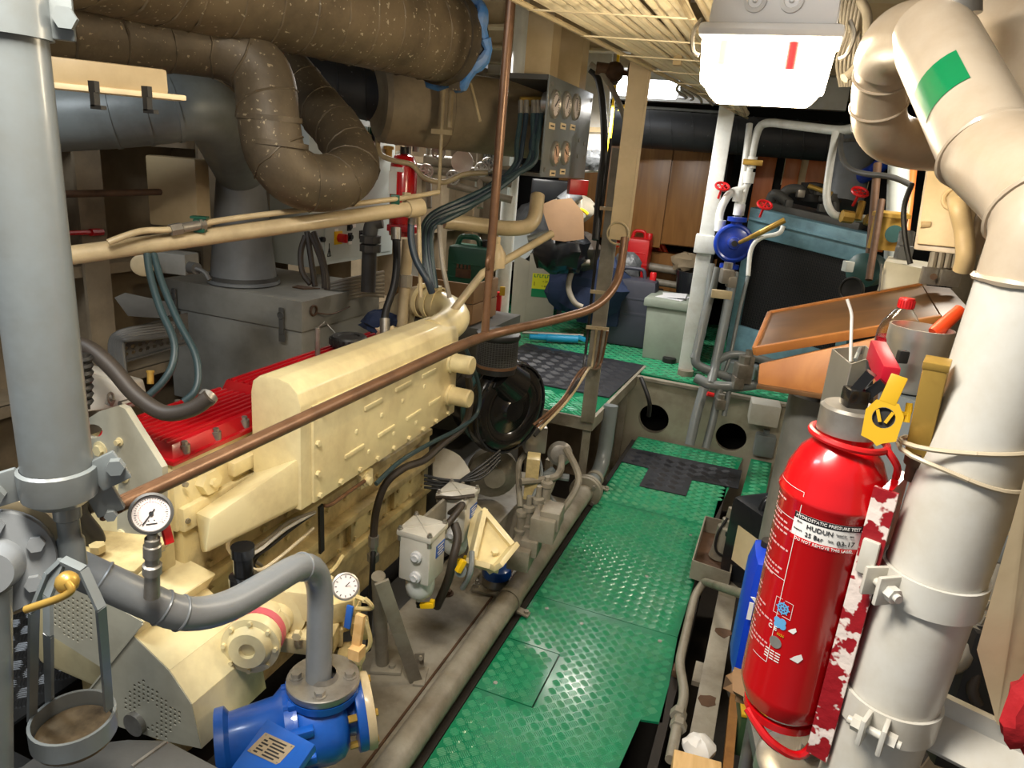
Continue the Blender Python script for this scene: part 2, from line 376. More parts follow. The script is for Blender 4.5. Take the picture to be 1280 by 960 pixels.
def sheet(outline, holes, t, o, ux, uy):            # flat plate with holes: 2-D loops (x, y) on the plane o + ux*x + uy*y, thickness t
    cu = bpy.data.curves.new('sheet', 'CURVE'); cu.dimensions = '2D'; cu.fill_mode = 'BOTH'; cu.extrude = t / 2
    for loop in [outline] + list(holes):
        sp = cu.splines.new('POLY'); sp.points.add(len(loop) - 1); sp.use_cyclic_u = True
        for i, (x, y) in enumerate(loop): sp.points[i].co = (x, y, 0, 1)
    me = curve_mesh(cu); ux, uy = V(ux).normalized(), V(uy).normalized(); uz = ux.cross(uy); o = V(o)
    for v in me.vertices: v.co = o + ux * v.co.x + uy * v.co.y + uz * v.co.z
    return me
def circ(x, y, r, n=14, ry=None): return [(x + r * math.cos(2 * math.pi * k / n), y + (ry or r) * math.sin(2 * math.pi * k / n)) for k in range(n)]
def place_mesh(me, name, m, parent, label=None, kind=None):
    if parent is None:
        n = len(me.vertices); org = sum((v.co for v in me.vertices), V()) / n
    else: org = ORG[parent.name]
    for v in me.vertices: v.co -= org
    return link(name, me, m, parent, org, label, 30, kind)
def text(body, size, o, ux, uy, m, parent, name='lettering', wrap=None, t=0.0006, align='CENTER'):
    cu = bpy.data.curves.new('txt', 'FONT'); cu.body = body; cu.size = size; cu.extrude = t / 2; cu.align_x = align; cu.align_y = 'CENTER'; cu.resolution_u = 2
    me = curve_mesh(cu); ux, uy = V(ux).normalized(), V(uy).normalized(); uz = ux.cross(uy); o = V(o)
    for v in me.vertices:
        if wrap: v.co = wrap(v.co.x, v.co.y, v.co.z)
        else: v.co = o + ux * v.co.x + uy * v.co.y + uz * v.co.z
    return place_mesh(me, name, m, parent)
UP = V((0, 0, 1)); XX = V((1, 0, 0)); YY = V((0, 1, 0))
rnd = random.Random(7)
def one(mb, name, m, label, cat, group=None, **k):
    return tag(mb.build(name, m, None, **k), label, cat, group)

# ================================================================== SETTING
def inside(poly, x, y):
    c = False; n = len(poly)
    for i in range(n):
        x1, y1 = poly[i]; x2, y2 = poly[(i + 1) % n]
        if (y1 > y) != (y2 > y) and x < (x2 - x1) * (y - y1) / (y2 - y1) + x1: c = not c
    return c
def treads(poly, z, cell, m, parent, bars=5, h=0.0026, fill=0.94):
    xs = [p[0] for p in poly]; ys = [p[1] for p in poly]; vs = []; fs = []
    s = math.sqrt(0.5); cx0, cy0 = min(xs), min(ys); R = int(((max(xs) - cx0) + (max(ys) - cy0)) / cell) + 3
    pitch = cell / bars; w = pitch * 0.34; ln = cell * fill / 2
    for i in range(-R, R):
        for j in range(-R, R):
            gx = (i + 0.5) * cell; gy = (j + 0.5) * cell
            x = cx0 + (gx - gy) * s; y = cy0 + (gx + gy) * s
            if not (min(xs) < x < max(xs) and min(ys) < y < max(ys)): continue
            mg = cell * 0.62
            if not all(inside(poly, x + a, y + b) for a, b in ((mg, 0), (-mg, 0), (0, mg), (0, -mg))): continue
            d = (s, s) if (i + j) % 2 else (-s, s); e = (-d[1], d[0])
            for k in range(bars):
                o = (k - (bars - 1) / 2) * pitch; bx = x + e[0] * o; by = y + e[1] * o; b0 = len(vs)
                l2 = ln * (1 - 0.12 * abs(k - (bars - 1) / 2))
                for a, q in ((-1, -1), (1, -1), (1, 1), (-1, 1)): vs.append((bx + d[0] * l2 * a + e[0] * w * q, by + d[1] * l2 * a + e[1] * w * q, z))
                for a in (-0.6, 0.6): vs.append((bx + d[0] * l2 * a, by + d[1] * l2 * a, z + h))
                fs += [(b0, b0 + 1, b0 + 5, b0 + 4), (b0 + 2, b0 + 3, b0 + 4, b0 + 5), (b0 + 1, b0 + 2, b0 + 5), (b0 + 3, b0, b0 + 4)]
    me = bpy.data.meshes.new('tread_pattern'); org = ORG[parent.name]
    me.from_pydata([(a - org.x, b - org.y, c - org.z) for a, b, c in vs], [], fs)
    return link('tread_pattern', me, m, parent, org, None, 20, 'stuff')
def plate(poly, z, t, m, parent, name='floor_plate', label=None, tm=None, cell=0.032, bars=5, h=0.003):
    b = MB(); b.prism([V((x, y, z - t)) for x, y in poly], (0, 0, t)); o = b.build(name, m, parent, label)
    if tm: treads(poly, z, cell, tm, o, bars, h)
    return o
floor = struct('floor')
b = MB(); b.span((-2.75, -0.6, -0.5), (1.4, 7.1, -0.42)); b.build('bilge', 'bilge', floor)
plate([(-0.735, 0.6), (-0.735, 1.896), (-0.52, 1.896), (-0.52, 2.204), (-0.735, 2.204), (-0.735, 2.518), (-0.13, 2.518), (-0.105, 2.03), (-0.175, 2.012), (-0.21, 1.6), (-0.25, 0.6)], 0, 0.008, 'green', floor, tm='tread')
plate([(-0.735, 1.901), (-0.525, 1.901), (-0.525, 2.199), (-0.735, 2.199)], 0, 0.008, 'green', floor, tm='tread')
plate([(-0.735, 2.521), (-0.13, 2.521), (-0.115, 3.55), (-0.735, 3.55)], 0, 0.008, 'green', floor, tm='tread')
plate([(-0.735, 3.553), (-0.115, 3.553), (-0.03, 4.66), (-0.735, 4.66)], 0, 0.008, 'green', floor, tm='tread', cell=0.04)
plate([(0.0, 3.9), (0.13, 3.9), (0.15, 4.6), (0.02, 4.6)], 0.03, 0.008, 'green', floor, tm='tread', cell=0.04)
matp = [(-0.735, 4.40), (-0.02, 4.42), (-0.02, 4.12), (-0.29, 4.10), (-0.29, 3.85), (-0.56, 3.84), (-0.56, 4.13), (-0.735, 4.14)]
mt = plate(matp, 0.0075, 0.004, 'mat_black', None, 'floor_mat', tm='mat_black', cell=0.055, bars=5, h=0.004)
tag(mt, 'black tread rubber mat in a T shape on the green walkway before the bulkhead', 'mat')
b = MB()
for x, y in ((-0.68, 1.95), (-0.5, 2.42), (-0.19, 2.46), (-0.33, 2.9), (-0.66, 2.45), (-0.2, 3.4)): b.disc((x, y, 0.0), (0, 0, 1), 0.008, 0.003, 10)
b.build('plate_screws', 'steel', floor, kind='stuff')
b = MB(); b.bar((-0.1, 0.7, -0.05), (-0.1, 4.6, -0.05), 0.03, 0.1); b.bar((-0.755, 0.7, -0.06), (-0.755, 4.6, -0.06), 0.025, 0.1); b.build('floor_bearer', 'bilge', floor, kind='stuff')
# dark tread plate at the engine's aft end
plate([(-2.55, 0.3), (-1.3, 0.3), (-1.3, 1.05), (-1.93, 1.05), (-1.93, 2.0), (-2.55, 2.0)], 0.0, 0.01, 'tread_steel', floor, label='dark bare steel tread plate beside the engine', tm='tread_steel', cell=0.05, h=0.003)
plate([(-1.2, 0.3), (-0.78, 0.3), (-0.78, 1.04), (-1.2, 1.04)], 0.02, 0.01, 'grey_dark', floor, label='plain grey plate at the aft end')
# upper floor and platform
ZT = 0.42
plate([(-2.7, 4.98), (-0.5, 4.75), (1.3, 4.72), (1.3, 7.0), (-2.7, 7.0)], ZT, 0.02, 'green', floor, tm='tread', cell=0.055, h=0.003)
plate([(-1.9, 3.66), (-0.86, 3.66), (-0.85, 4.06), (-1.9, 4.06)], ZT, 0.012, 'green', floor, tm='tread', cell=0.075, bars=3, h=0.003)
plate([(-1.9, 4.063), (-0.85, 4.063), (-0.83, 4.975), (-1.9, 4.975)], ZT, 0.012, 'green', floor)
pm = plate([(-1.75, 4.08), (-0.855, 4.08), (-0.82, 4.98), (-1.75, 5.02)], ZT + 0.008, 0.007, 'mat_black', None, 'floor_mat', tm='mat_black', cell=0.07, bars=5, h=0.004)
tag(pm, 'black tread rubber mat on the raised platform behind the engine', 'mat')
b = MB(); b.bar((-1.9, 3.645, ZT - 0.03), (-0.84, 3.645, ZT - 0.03), 0.02, 0.07); b.bar((-0.845, 3.64, ZT - 0.03), (-0.81, 4.98, ZT - 0.03), 0.02, 0.07); b.build('platform_edge', 'grey_dirty', floor, 'grey steel angle edging of the platform')
for px_, py_ in ((-0.87, 3.67), (-0.86, 4.1), (-0.85, 4.55), (-1.3, 3.68)):
    b = MB(); b.bar((px_, py_, -0.2), (px_, py_, ZT - 0.04), 0.045, 0.012, up=YY); b.bar((px_ - 0.018, py_ + 0.02, -0.2), (px_ - 0.018, py_ + 0.02, ZT - 0.04), 0.012, 0.045, up=YY); b.build('platform_leg', 'grey_dirty', floor)
b = MB(); b.span((-1.9, 4.7, -0.45), (-0.86, 4.72, ZT - 0.03)); b.build('platform_back_panel', 'hull', floor)

wl = struct('wall_forward')
me = sheet([(-0.95, -0.46), (1.35, -0.46), (1.35, 0.4), (-0.95, 0.4)], [circ(-0.655, 0.135, 0.105, 28), circ(-0.13, 0.115, 0.1, 28)], 0.012, (0, 4.7, 0), XX, UP)
place_mesh(me, 'bulkhead_plate', 'bulk', wl)
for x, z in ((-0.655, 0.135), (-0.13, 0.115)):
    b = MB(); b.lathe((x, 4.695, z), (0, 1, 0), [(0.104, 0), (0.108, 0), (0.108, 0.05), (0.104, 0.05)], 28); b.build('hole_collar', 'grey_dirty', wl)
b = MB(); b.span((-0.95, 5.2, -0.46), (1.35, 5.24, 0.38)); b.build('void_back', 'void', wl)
b = MB(); b.bar((-0.84, 4.7, 0.41), (1.3, 4.66, 0.41), 0.05, 0.02); b.build('bulkhead_lip', 'grey_dirty', wl)

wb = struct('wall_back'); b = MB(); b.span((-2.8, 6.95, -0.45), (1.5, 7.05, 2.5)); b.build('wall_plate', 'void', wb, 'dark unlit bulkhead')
wlft = struct('wall_left'); b = MB(); b.span((-2.8, -0.6, -0.45), (-2.7, 7.0, 2.5)); b.build('hull_plate', 'hull', wlft)
for k in range(11):
    y = 0.2 + 0.6 * k
    b = MB(); b.span((-2.7, y, -0.45), (-2.5, y + 0.014, 2.4)); b.span((-2.51, y - 0.05, -0.45), (-2.495, y + 0.06, 2.4)); b.build('hull_frame', 'hull', wlft)
for z in (0.75, 1.22, 1.72):
    b = MB(); b.span((-2.7, -0.5, z), (-2.52, 6.9, z + 0.012)); b.span((-2.53, -0.5, z - 0.03), (-2.515, 6.9, z + 0.012)); b.build('hull_stringer', 'hull', wlft)
wr = struct('wall_right'); b = MB(); b.prism([V((1.3, -0.5, 2.5)), V((1.3, -0.5, 0.9)), V((0.95, -0.5, -0.45)), V((1.5, -0.5, -0.45)), V((1.5, -0.5, 2.5))], (0, 7.5, 0)); b.build('hull_plate', 'hull', wr)
for k in range(11):
    y = 0.5 + 0.55 * k
    b = MB(); b.prism([V((1.3, y, 2.4)), V((1.3, y, 0.9)), V((0.97, y, -0.4)), V((0.85, y, -0.4)), V((1.16, y, 0.9)), V((1.16, y, 2.4))], (0, 0.014, 0)); b.build('hull_frame', 'hull', wr)
cl = struct('ceiling'); b = MB(); b.span((-2.8, 0.5, 2.62), (1.5, 7.05, 2.68)); b.build('deck_plate', 'ceil', cl)
for k in range(9):
    y = 1.2 + 0.7 * k
    b = MB(); b.span((-2.7, y, 2.46), (1.3, y + 0.014, 2.62)); b.span((-2.7, y - 0.04, 2.45), (1.3, y + 0.055, 2.465)); b.build('deck_beam', 'ceil', cl)

# ================================================================== AFT PORT CORNER (nearest the camera, left)
def ZV(x, y, X, Y):                                # height on the vertical line X, Y that shows at this place
    r = _ray(x, y); return EYE.z + r.z * math.hypot(X, Y) / math.hypot(r.x, r.y)
LX, LY = -0.935, 0.655
zc = ZV(72, 600, LX, LY)
t = thing('support_post', 'thick grey painted pipe post with clamp collar beside the engine end', 'post', (LX, LY, zc))
b = MB(); b.cyl((LX, LY, zc + 0.01), (LX, LY, 2.62), 0.046, n=28); b.build('pipe', 'grey', t)
b = MB(); b.lathe((LX, LY, zc - 0.035), (0, 0, 1), [(0.0, 0), (0.036, 0), (0.05, 0.012), (0.052, 0.03), (0.052, 0.055), (0.047, 0.058)], 28)
b.build('collar', 'grey', t)
rdir = V((0.75, 0.66, 0)).normalized(); fdir = V((0.66, -0.75, 0))
for s_, q in ((-1, 0.085), (1, 0.085)):
    b = MB(); c0 = V((LX, LY, zc)) + rdir * s_ * 0.045; c1 = V((LX, LY, zc + (0.02 if s_ > 0 else -0.012))) + rdir * s_ * q
    b.bar(c0, c1, 0.01, 0.05, up=UP, bevel=0.003); b.hexbolt(c1 + fdir * 0.006 - rdir * s_ * 0.008, fdir, 0.013, 0.012); b.build('clamp_ear', 'grey', t)
zt_ = ZV(30, 18, LX, LY)
b = MB(); b.band((LX, LY, zt_), UP, 0.046, 0.055, 0.006); c1 = V((LX, LY, zt_)) + rdir * 0.068; b.bar(V((LX, LY, zt_)) + rdir * 0.045, c1 + rdir * 0.008, 0.012, 0.05, up=UP, bevel=0.003); b.hexbolt(c1 + fdir * 0.006, fdir, 0.014, 0.012); b.build('pipe_clamp', 'grey', t)
b = MB(); b.lathe((LX + 0.004, LY + 0.004, zc - 0.145), UP, [(0, 0), (0.019, 0), (0.019, 0.045), (0.0155, 0.05), (0.0155, 0.08), (0.019, 0.083), (0.019, 0.11), (0.022, 0.112)], 18); b.build('lower_spigot', 'grey', t)
# flat link bar between the post and the rail
b = MB(); p0 = D(105, 578, 1.06); p1 = D(140, 640, 1.1); b.bar(p0, p1, 0.012, 0.04, up=rdir, bevel=0.002); b.hexbolt(p1 + fdir * 0.008, fdir, 0.009, 0.008); b.build('link_bar', 'grey', t, 'flat grey link bar bolted to the brown rail')

# yoke with drip ring
yz = zc - 0.14
t = thing('drip_cup_holder', 'grey strap iron yoke with a ring holding an oily drip cup under the post', 'holder', (LX + 0.02, LY + 0.02, yz - 0.22))
rc = D(92, 905, 1.18)
for a, q in (((62, 715), (40, 900)), ((104, 712), (136, 886)), ((60, 745), (62, 880))):
    b = MB(); top = D(78, 700, 1.02); k0 = D(a[0], a[1], 1.02); k1 = D((a[0] * 3 + q[0] * 1) / 4 + (-14 if a[0] == 62 else 14 if a[0] == 104 else 0), a[1] + 48, 1.03); k2 = D(q[0], q[1], 1.18 if a[0] != 60 else 1.23)
    for u0, u1 in ((top, k0), (k0, k1), (k1, k2)): b.bar(u0, u1, 0.006, 0.014, up=YY if a[0] != 60 else XX)
    b.build('strap', 'grey', t)
b = MB(); b.lathe(rc, UP, [(0.064, -0.02), (0.064, 0.016), (0.059, 0.016), (0.059, -0.02), (0.064, -0.02)], 36); b.build('ring', 'grey', t)
b = MB(); b.lathe(rc, UP, [(0, -0.014), (0.03, -0.013), (0.057, -0.012), (0.0585, -0.03), (0, -0.032)], 30); b.build('cup', 'sludge', t, 'oily drip cup with pale sludge')
b = MB(); b.tube(fillet(DP(0.97, (84, 728), (92, 738), (74, 748), (32, 762)), 0.01), 0.0055, 10); b.ball(D(84, 728, 0.98), 0.016, 12); b.build('drain_tap', 'brass', t, 'brass drain tap with bent lever')

# flanged grey water pipe
pts = [D(-60, 660, 1.1), D(60, 694, 1.15), D(150, 735, 1.19), D(250, 781, 1.27), D(402, 690, 1.64), D(398, 855, 1.68)]
t = thing('water_pipe', 'grey cooling water pipe bending down onto the blue pump', 'pipe', pts[5])
path = fillet(pts, 0.13, 9); b = MB(); b.tube(path, 0.030, 22); b.build('pipe', 'steel_blue', t)
for i in (13, 21, 23, 33):
    i = min(i, len(path) - 2); p = path[i]; a = path[i + 1] - path[i - 1]
    b = MB(); b.ring(p, V(a), 0.0302, 0.0025, 24, 6); b.build('weld_bead', 'steel_blue', t)
fc = D(-8, 706, 1.02); fax = V((0.74, -0.62, 0.24)).normalized()
b = MB(); b.lathe(fc, fax, [(0, -0.02), (0.076, -0.02), (0.078, -0.016), (0.078, -0.004), (0.076, 0), (0.04, 0.003), (0.034, 0.03), (0.03, 0.05), (0, 0.05)], 36)
u, v = perp(fax)
for k in range(6): 
    a = math.pi / 3 * k + 0.4; b.hexbolt(fc + (u * math.cos(a) + v * math.sin(a)) * 0.058, fax, 0.012, 0.014)
b.build('flange', 'steel_blue', t)
b = MB(); b.lathe(fc - fax * 0.03, fax, [(0.03, -0.024), (0.086, -0.024), (0.09, -0.02), (0.09, -0.002), (0.088, 0), (0.03, 0)], 36); b.build('counter_flange', 'tan', t, 'tan ring behind the flange')
b = MB(); b.cyl(D(-6, 990, 1.1), D(-10, 735, 1.0), 0.024, n=20)
one(b, 'drain_pipe', 'grey', 'vertical grey pipe at the frame edge below the flange', 'pipe')

# pressure gauge on its fittings
gc = D(189, 642, 1.13); ga = (EYE + V((0.05, -0.1, 0.1)) - gc).normalized(); gu = ga.cross(UP).normalized() * -1; gv = ga.cross(gu)
if gv.z < 0: gv = -gv
t = thing('pressure_gauge', 'round pressure gauge with white dial standing on the grey water pipe', 'gauge', D(190, 745, 1.12))
b = MB(); b.lathe(gc, ga, [(0, -0.03), (0.026, -0.03), (0.029, -0.026), (0.029, 0.002), (0.0325, 0.003), (0.033, 0.009), (0.029, 0.011), (0.0275, 0.006)], 36); b.build('case', 'grey_dark', t)
b = MB(); b.disc(gc + ga * 0.003, ga, 0.0275, 0.002, 36); b.build('dial', 'dial', t, 'white dial with scale and numerals')
b = MB()
for k in range(31):
    a = math.radians(225 - 9 * k); d_ = gu * math.cos(a) + gv * math.sin(a); L_ = 0.0045 if k % 5 == 0 else 0.0025
    b.bar(gc + ga * 0.0055 + d_ * (0.0245 - L_), gc + ga * 0.0055 + d_ * 0.0245, 0.0006, 0.0006, up=ga)
b.build('scale_marks', 'ink', t, kind='stuff')
dial_o = [o for o in t.children if o.name.startswith('dial')][0]
b = MB()
for k in range(22):
    a = math.radians(225 - 270 * k / 21); a2 = math.radians(225 - 270 * (k + 1) / 21 + 4); q0 = gu * math.cos(a) + gv * math.sin(a); q1 = gu * math.cos(a2) + gv * math.sin(a2)
    b.bar(gc + ga * 0.0055 + q0 * 0.0185, gc + ga * 0.0055 + q1 * 0.0185, 0.0005, 0.0005, up=ga)
b.build('inner_scale', 'pink', dial_o, 'faint reddish inner scale', kind='stuff')
b = MB(); b.bar(gc + ga * 0.0055 - gv * 0.0165 - gu * 0.008, gc + ga * 0.0055 - gv * 0.0165 + gu * 0.008, 0.0006, 0.002, up=gv); b.disc(gc + ga * 0.005 - gv * 0.011 - gu * 0.004, ga, 0.001, 0.001, 10); b.disc(gc + ga * 0.005 - gv * 0.011 + gu * 0.004, ga, 0.001, 0.001, 10); b.build('dial_print', 'ink', dial_o, kind='stuff')
nd = (gu * -0.62 - gv * 0.78).normalized(); b = MB(); b.bar(gc + ga * 0.007 + nd * 0.021, gc + ga * 0.007 - nd * 0.009, 0.0016, 0.001, up=ga); b.disc(gc + ga * 0.0062, ga, 0.0035, 0.002, 14); b.build('needle', 'ink', t, 'black needle')
b = MB(); a0 = gc - gv * 0.03; a1 = D(190, 745, 1.17); L_ = (a1 - a0).length
b.lathe(a0, a1 - a0, [(0, 0), (0.008, 0), (0.008, 0.01), (0.012, 0.011), (0.012, 0.022), (0.014, 0.024), (0.014, 0.045), (0.011, 0.047), (0.011, 0.06), (0.015, 0.062), (0.015, 0.078), (0.012, 0.08), (0.013, L_), (0, L_)], 12); b.build('valve_stem', 'steel', t)
b = MB(); b.bar(D(205, 652, 1.15), D(212, 680, 1.15), 0.006, 0.016, up=YY, bevel=0.002); b.build('valve_lever', 'red_plastic', t, 'red lever behind the dial')

# brown rail along the engine with its hanging rod
rail = [D(146, 632, 1.12), AX(575, 432, -0.95), AX(612, 418, -0.95), D(690, 401, 2.75), D(745, 386, 2.9)]
rail += [D(770, 358, 3.0), D(777, 330, 3.02), D(781, 297, 3.02)]
t = thing('hand_rail', 'brown painted pipe rail running along the cream engine manifold', 'rail', rail[0])
b = MB(); rp_ = fillet(rail, 0.1, 6); b.tube(rp_, [0.0135] + [0.0178] * (len(rp_) - 1), 16); b.build('rail_pipe', 'copper', t)
b = MB(); dd = (rail[1] - rail[0]).normalized(); b.bar(rail[0] - dd * 0.03, rail[0] + dd * 0.05, 0.009, 0.028, up=UP, bevel=0.003); b.hexbolt(rail[0] - dd * 0.012 + fdir * 0.004, fdir, 0.009, 0.008); b.build('flattened_end', 'copper', t)
tee = AX(606, 419, -0.95); top = V((tee.x, tee.y, tee.z + 0.24))
b = MB(); b.tube([tee, top], 0.0145, 14); b.ring(top + UP * 0.02, XX, 0.024, 0.008, 18, 8); b.build('upright', 'copper', t)
p = V((tee.x, tee.y, 0)); b = MB(); z0 = ZV(609, 345, p.x, p.y); b.tube([(p.x, p.y, z0), (p.x + 0.01, p.y, 2.62)], 0.0155, 14); b.build('hanging_rod', 'copper', t)
t2 = thing('turnbuckle', 'old brass coloured shackle socket on the brown hanging rod', 'shackle', (p.x + 0.03, p.y, z0))
b = MB(); c = D(620, 322, 2.6); b.lathe(c - UP * 0.035, UP, [(0, 0), (0.036, 0), (0.036, 0.05), (0.02, 0.075), (0.012, 0.085), (0.012, 0.11), (0, 0.11)], 18); b.build('socket', 'tan', t2)
b = MB(); b.ring(c - UP * 0.055 + V((-0.02, -0.01, 0)), (1, 0.5, 0), 0.026, 0.008, 20, 8); b.build('shackle_bow', 'copper', t2)

# grey cabinet top at the very bottom and perforated belt guard
zc2 = D(150, 935, 1.4).z; q0, q1, q2 = AZ(160, 925, zc2), AZ(208, 925, zc2), AZ(290, 968, zc2)
b = MB(); b.prism([V((q0.x - 0.12, 0.5, zc2 - 0.5)), V((q2.x, 0.5, zc2 - 0.5)), V((q2.x, q2.y, zc2 - 0.5)), V((q1.x, q1.y, zc2 - 0.5)), V((q0.x, q0.y, zc2 - 0.5)), V((q0.x - 0.12, q0.y - 0.08, zc2 - 0.5))], (0, 0, 0.5), bevel=0.004)
o = one(b, 'steel_locker', 'grey_dark', 'low grey steel locker below the drip ring, its top worn', 'locker')
b = MB(); b.bar(AZ(208, 927, zc2 + 0.002), AZ(165, 958, zc2 + 0.002), 0.006, 0.004); b.build('lid_seam', 'steel', o)

# ================================================================== ENGINE
eng = thing('ship_engine', 'cream painted ship diesel engine with two red valve covers', 'engine', (-1.45, 1.8, 0.0))
def ep(b, name, m, label=None, **k): return b.build(name, m, eng, label, **k)
b = MB(); b.span((-1.9, 1.2, 0.22), (-1.285, 2.55, 0.80), bevel=0.012); b.span((-1.8, 1.25, 0.0), (-1.38, 2.5, 0.24), bevel=0.02)
crank = ep(b, 'crankcase', 'cream_dirty')
for z, w_ in ((0.62, 0.03), (0.5, 0.05), (0.36, 0.04)):
    b = MB(); b.span((-1.29, 1.22, z), (-1.29 + w_, 2.52, z + 0.028), bevel=0.006); b.build('casting_rib', 'cream_dirty', crank)
for k in range(3):
    y = 1.62 + 0.3 * k
    b = MB(); b.span((-1.29, y, 0.4), (-1.262, y + 0.24, 0.49), bevel=0.006)
    for yy in (y + 0.02, y + 0.12, y + 0.22):
        for z in (0.415, 0.475): b.hexbolt((-1.262, yy, z), XX, 0.008, 0.008)
    b.build('inspection_cover', 'cream_dirty', crank)
b = MB()
for k in range(12):
    for z in (0.665, 0.585): b.hexbolt((-1.283, 1.28 + 0.105 * k, z), XX, 0.009, 0.009)
b.build('crankcase_bolts', 'cream_dirty', crank, kind='stuff')
for k in range(3):                                   # cylinder heads
    y = 1.185 + 0.45 * k
    b = MB(); b.span((-1.6, y, 0.8), (-1.288, y + 0.435, 0.987), bevel=0.008); b.span((-1.3, y + 0.01, 0.80), (-1.272, y + 0.42, 0.865), bevel=0.005)
    h = ep(b, 'cylinder_head', 'cream')
    b = MB(); b.tube([(-1.29, y + 0.1, 0.905), (-1.262, y + 0.1, 0.905)], 0.034, 6); b.hexbolt((-1.262, y + 0.1, 0.905), XX, 0.012, 0.01); b.build('head_boss', 'cream', h)
    b = MB(); b.span((-1.29, y + 0.18, 0.885), (-1.265, y + 0.36, 0.925), bevel=0.006); b.span((-1.29, y + 0.26, 0.87), (-1.25, y + 0.31, 0.95), bevel=0.005); b.build('head_lug', 'cream', h)
    b = MB()
    for yy, z in ((0.02, 0.93), (0.02, 0.83), (0.4, 0.93), (0.4, 0.83), (0.2, 0.83)): b.hexbolt((-1.274, y + yy, z), XX, 0.007, 0.008)
    b.build('head_bolts', 'steel', h, kind='stuff')
# red valve covers
def cover(y0, y1, z0, z1, xa=-1.545, xb=-1.285):
    b = MB(); f = 0.018
    b.hexa([V((xa, y0, z0)), V((xb, y0, z0)), V((xa, y1, z0)), V((xb, y1, z0)), V((xa + f, y0 + f, z1)), V((xb - f, y0 + f, z1)), V((xa + f, y1 - f, z1)), V((xb - f, y1 - f, z1))], 0.006)
    b.span((xa - 0.008, y0 - 0.006, z0 - 0.004), (xb + 0.008, y1 + 0.006, z0 + 0.008), bevel=0.002)
    o = ep(b, 'valve_cover', 'red', 'bright red ribbed valve cover')
    n = 9
    for k in range(n):
        x = xa + 0.04 + (xb - xa - 0.08) * k / (n - 1)
        b = MB(); b.span((x - 0.0045, y0 + 0.02, z1 - 0.002), (x + 0.0045, y1 - 0.02, z1 + 0.007), bevel=0.0015); b.build('rib', 'red', o)
    for x in (xb - 0.012, xa + 0.012):
        for k in range(4):
            y = y0 + 0.05 + (y1 - y0 - 0.1) * k / 3
            b = MB(); b.cyl((x, y, z0 + 0.005), (x, y, z0 + 0.03), 0.013, n=12); b.hexbolt((x, y, z0 + 0.03), UP, 0.008, 0.009); b.build('cover_bolt', 'steel', o)
    return o
cv1 = cover(1.185, 1.60, 0.99, 1.03); cv2 = cover(1.61, 2.42, 0.99, 1.045)
# oil filler cap on the far cover
oc = AZ(436, 432, 1.06); b = MB(); b.lathe(oc, UP, [(0, 0), (0.062, 0), (0.066, 0.006), (0.066, 0.03), (0.06, 0.038), (0.04, 0.038), (0.036, 0.033), (0, 0.033)], 30)
oc_o = ep(b, 'filler_cap', 'black', 'black screw cap of the oil filler')
b = MB()
for k in range(20):
    a = math.pi * 2 * k / 20; b.bar(oc + V((math.cos(a) * 0.066, math.sin(a) * 0.066, 0.006)), oc + V((math.cos(a) * 0.066, math.sin(a) * 0.066, 0.03)), 0.008, 0.006, up=YY)
b.build('grip_ridges', 'black', oc_o, kind='stuff')
b = MB(); q0 = AZ(397, 445, 1.05); b.cyl(q0, q0 + UP * 0.1, 0.009, n=12); b.tube(smooth([q0 + UP * 0.1, q0 + UP * 0.115 + V((0.01, 0.02, 0)), oc + V((-0.1, 0, 0.07)), oc + V((-0.05, 0, 0.03))], 6), 0.0022, 6); ep(b, 'sensor_probe', 'steel')
# lifting bracket
Yb = 1.1
def ay(*p): return [AY(x, y, Yb) for x, y in p]
b = MB(); pl = [(104, 528), (128, 513), (152, 506), (160, 510), (206, 583), (207, 600), (203, 690), (165, 694), (150, 670), (150, 620), (154, 588), (138, 572), (128, 572), (112, 575), (104, 560)]
po = ay(*pl); o2 = po[0]
me = sheet([(p.x, p.z) for p in po], [[(p.x, p.z) for p in ay(*[(119 + 13 * math.cos(k * math.pi / 7), 538 + 9 * math.sin(k * math.pi / 7)) for k in range(14)])]], 0.016, (0, Yb, 0), XX, UP)
lift = place_mesh(me, 'lifting_bracket', 'cream_grey', eng, 'cream lifting bracket plate with a hole')
b = MB()
for x, y, r in ((126, 562, 0.016), (155, 595, 0.013), (150, 552, 0.008), (152, 668, 0.011)): p = AY(x, y, Yb - 0.008); b.lathe(p, (0, -1, 0), [(r * 1.3, 0), (r * 1.3, 0.003), (r * 0.8, 0.004)], 16); b.hexbolt(p, (0, -1, 0), r * 0.85, 0.012)
b.build('bracket_bolts', 'cream', lift, kind='stuff')
b = MB(); b.span((-1.62, 1.12, 0.66), (-1.3, 1.19, 0.955), bevel=0.008); b.span((-1.5, 1.06, 0.6), (-1.3, 1.13, 0.74), bevel=0.02); b.span((-1.75, 1.1, 0.3), (-1.3, 1.2, 0.66), bevel=0.02); ep(b, 'timing_case', 'cream')
b = MB(); p = D(120, 590, 1.35); b.tube(smooth([D(105, 605, 1.3), D(95, 640, 1.3), D(115, 670, 1.33), D(120, 690, 1.35)], 5), 0.02, 12); b.ball(D(112, 622, 1.33), 0.03, 12, noise=0.15); ep(b, 'wrapped_hose', 'black')
b = MB(); b.box(D(140, 690, 1.32), (0.16, 0.12, 0.014), 0.3, 0.003); b.hexbolt(D(122, 688, 1.29), UP, 0.014, 0.012); ep(b, 'tensioner_plate', 'cream_dirty')
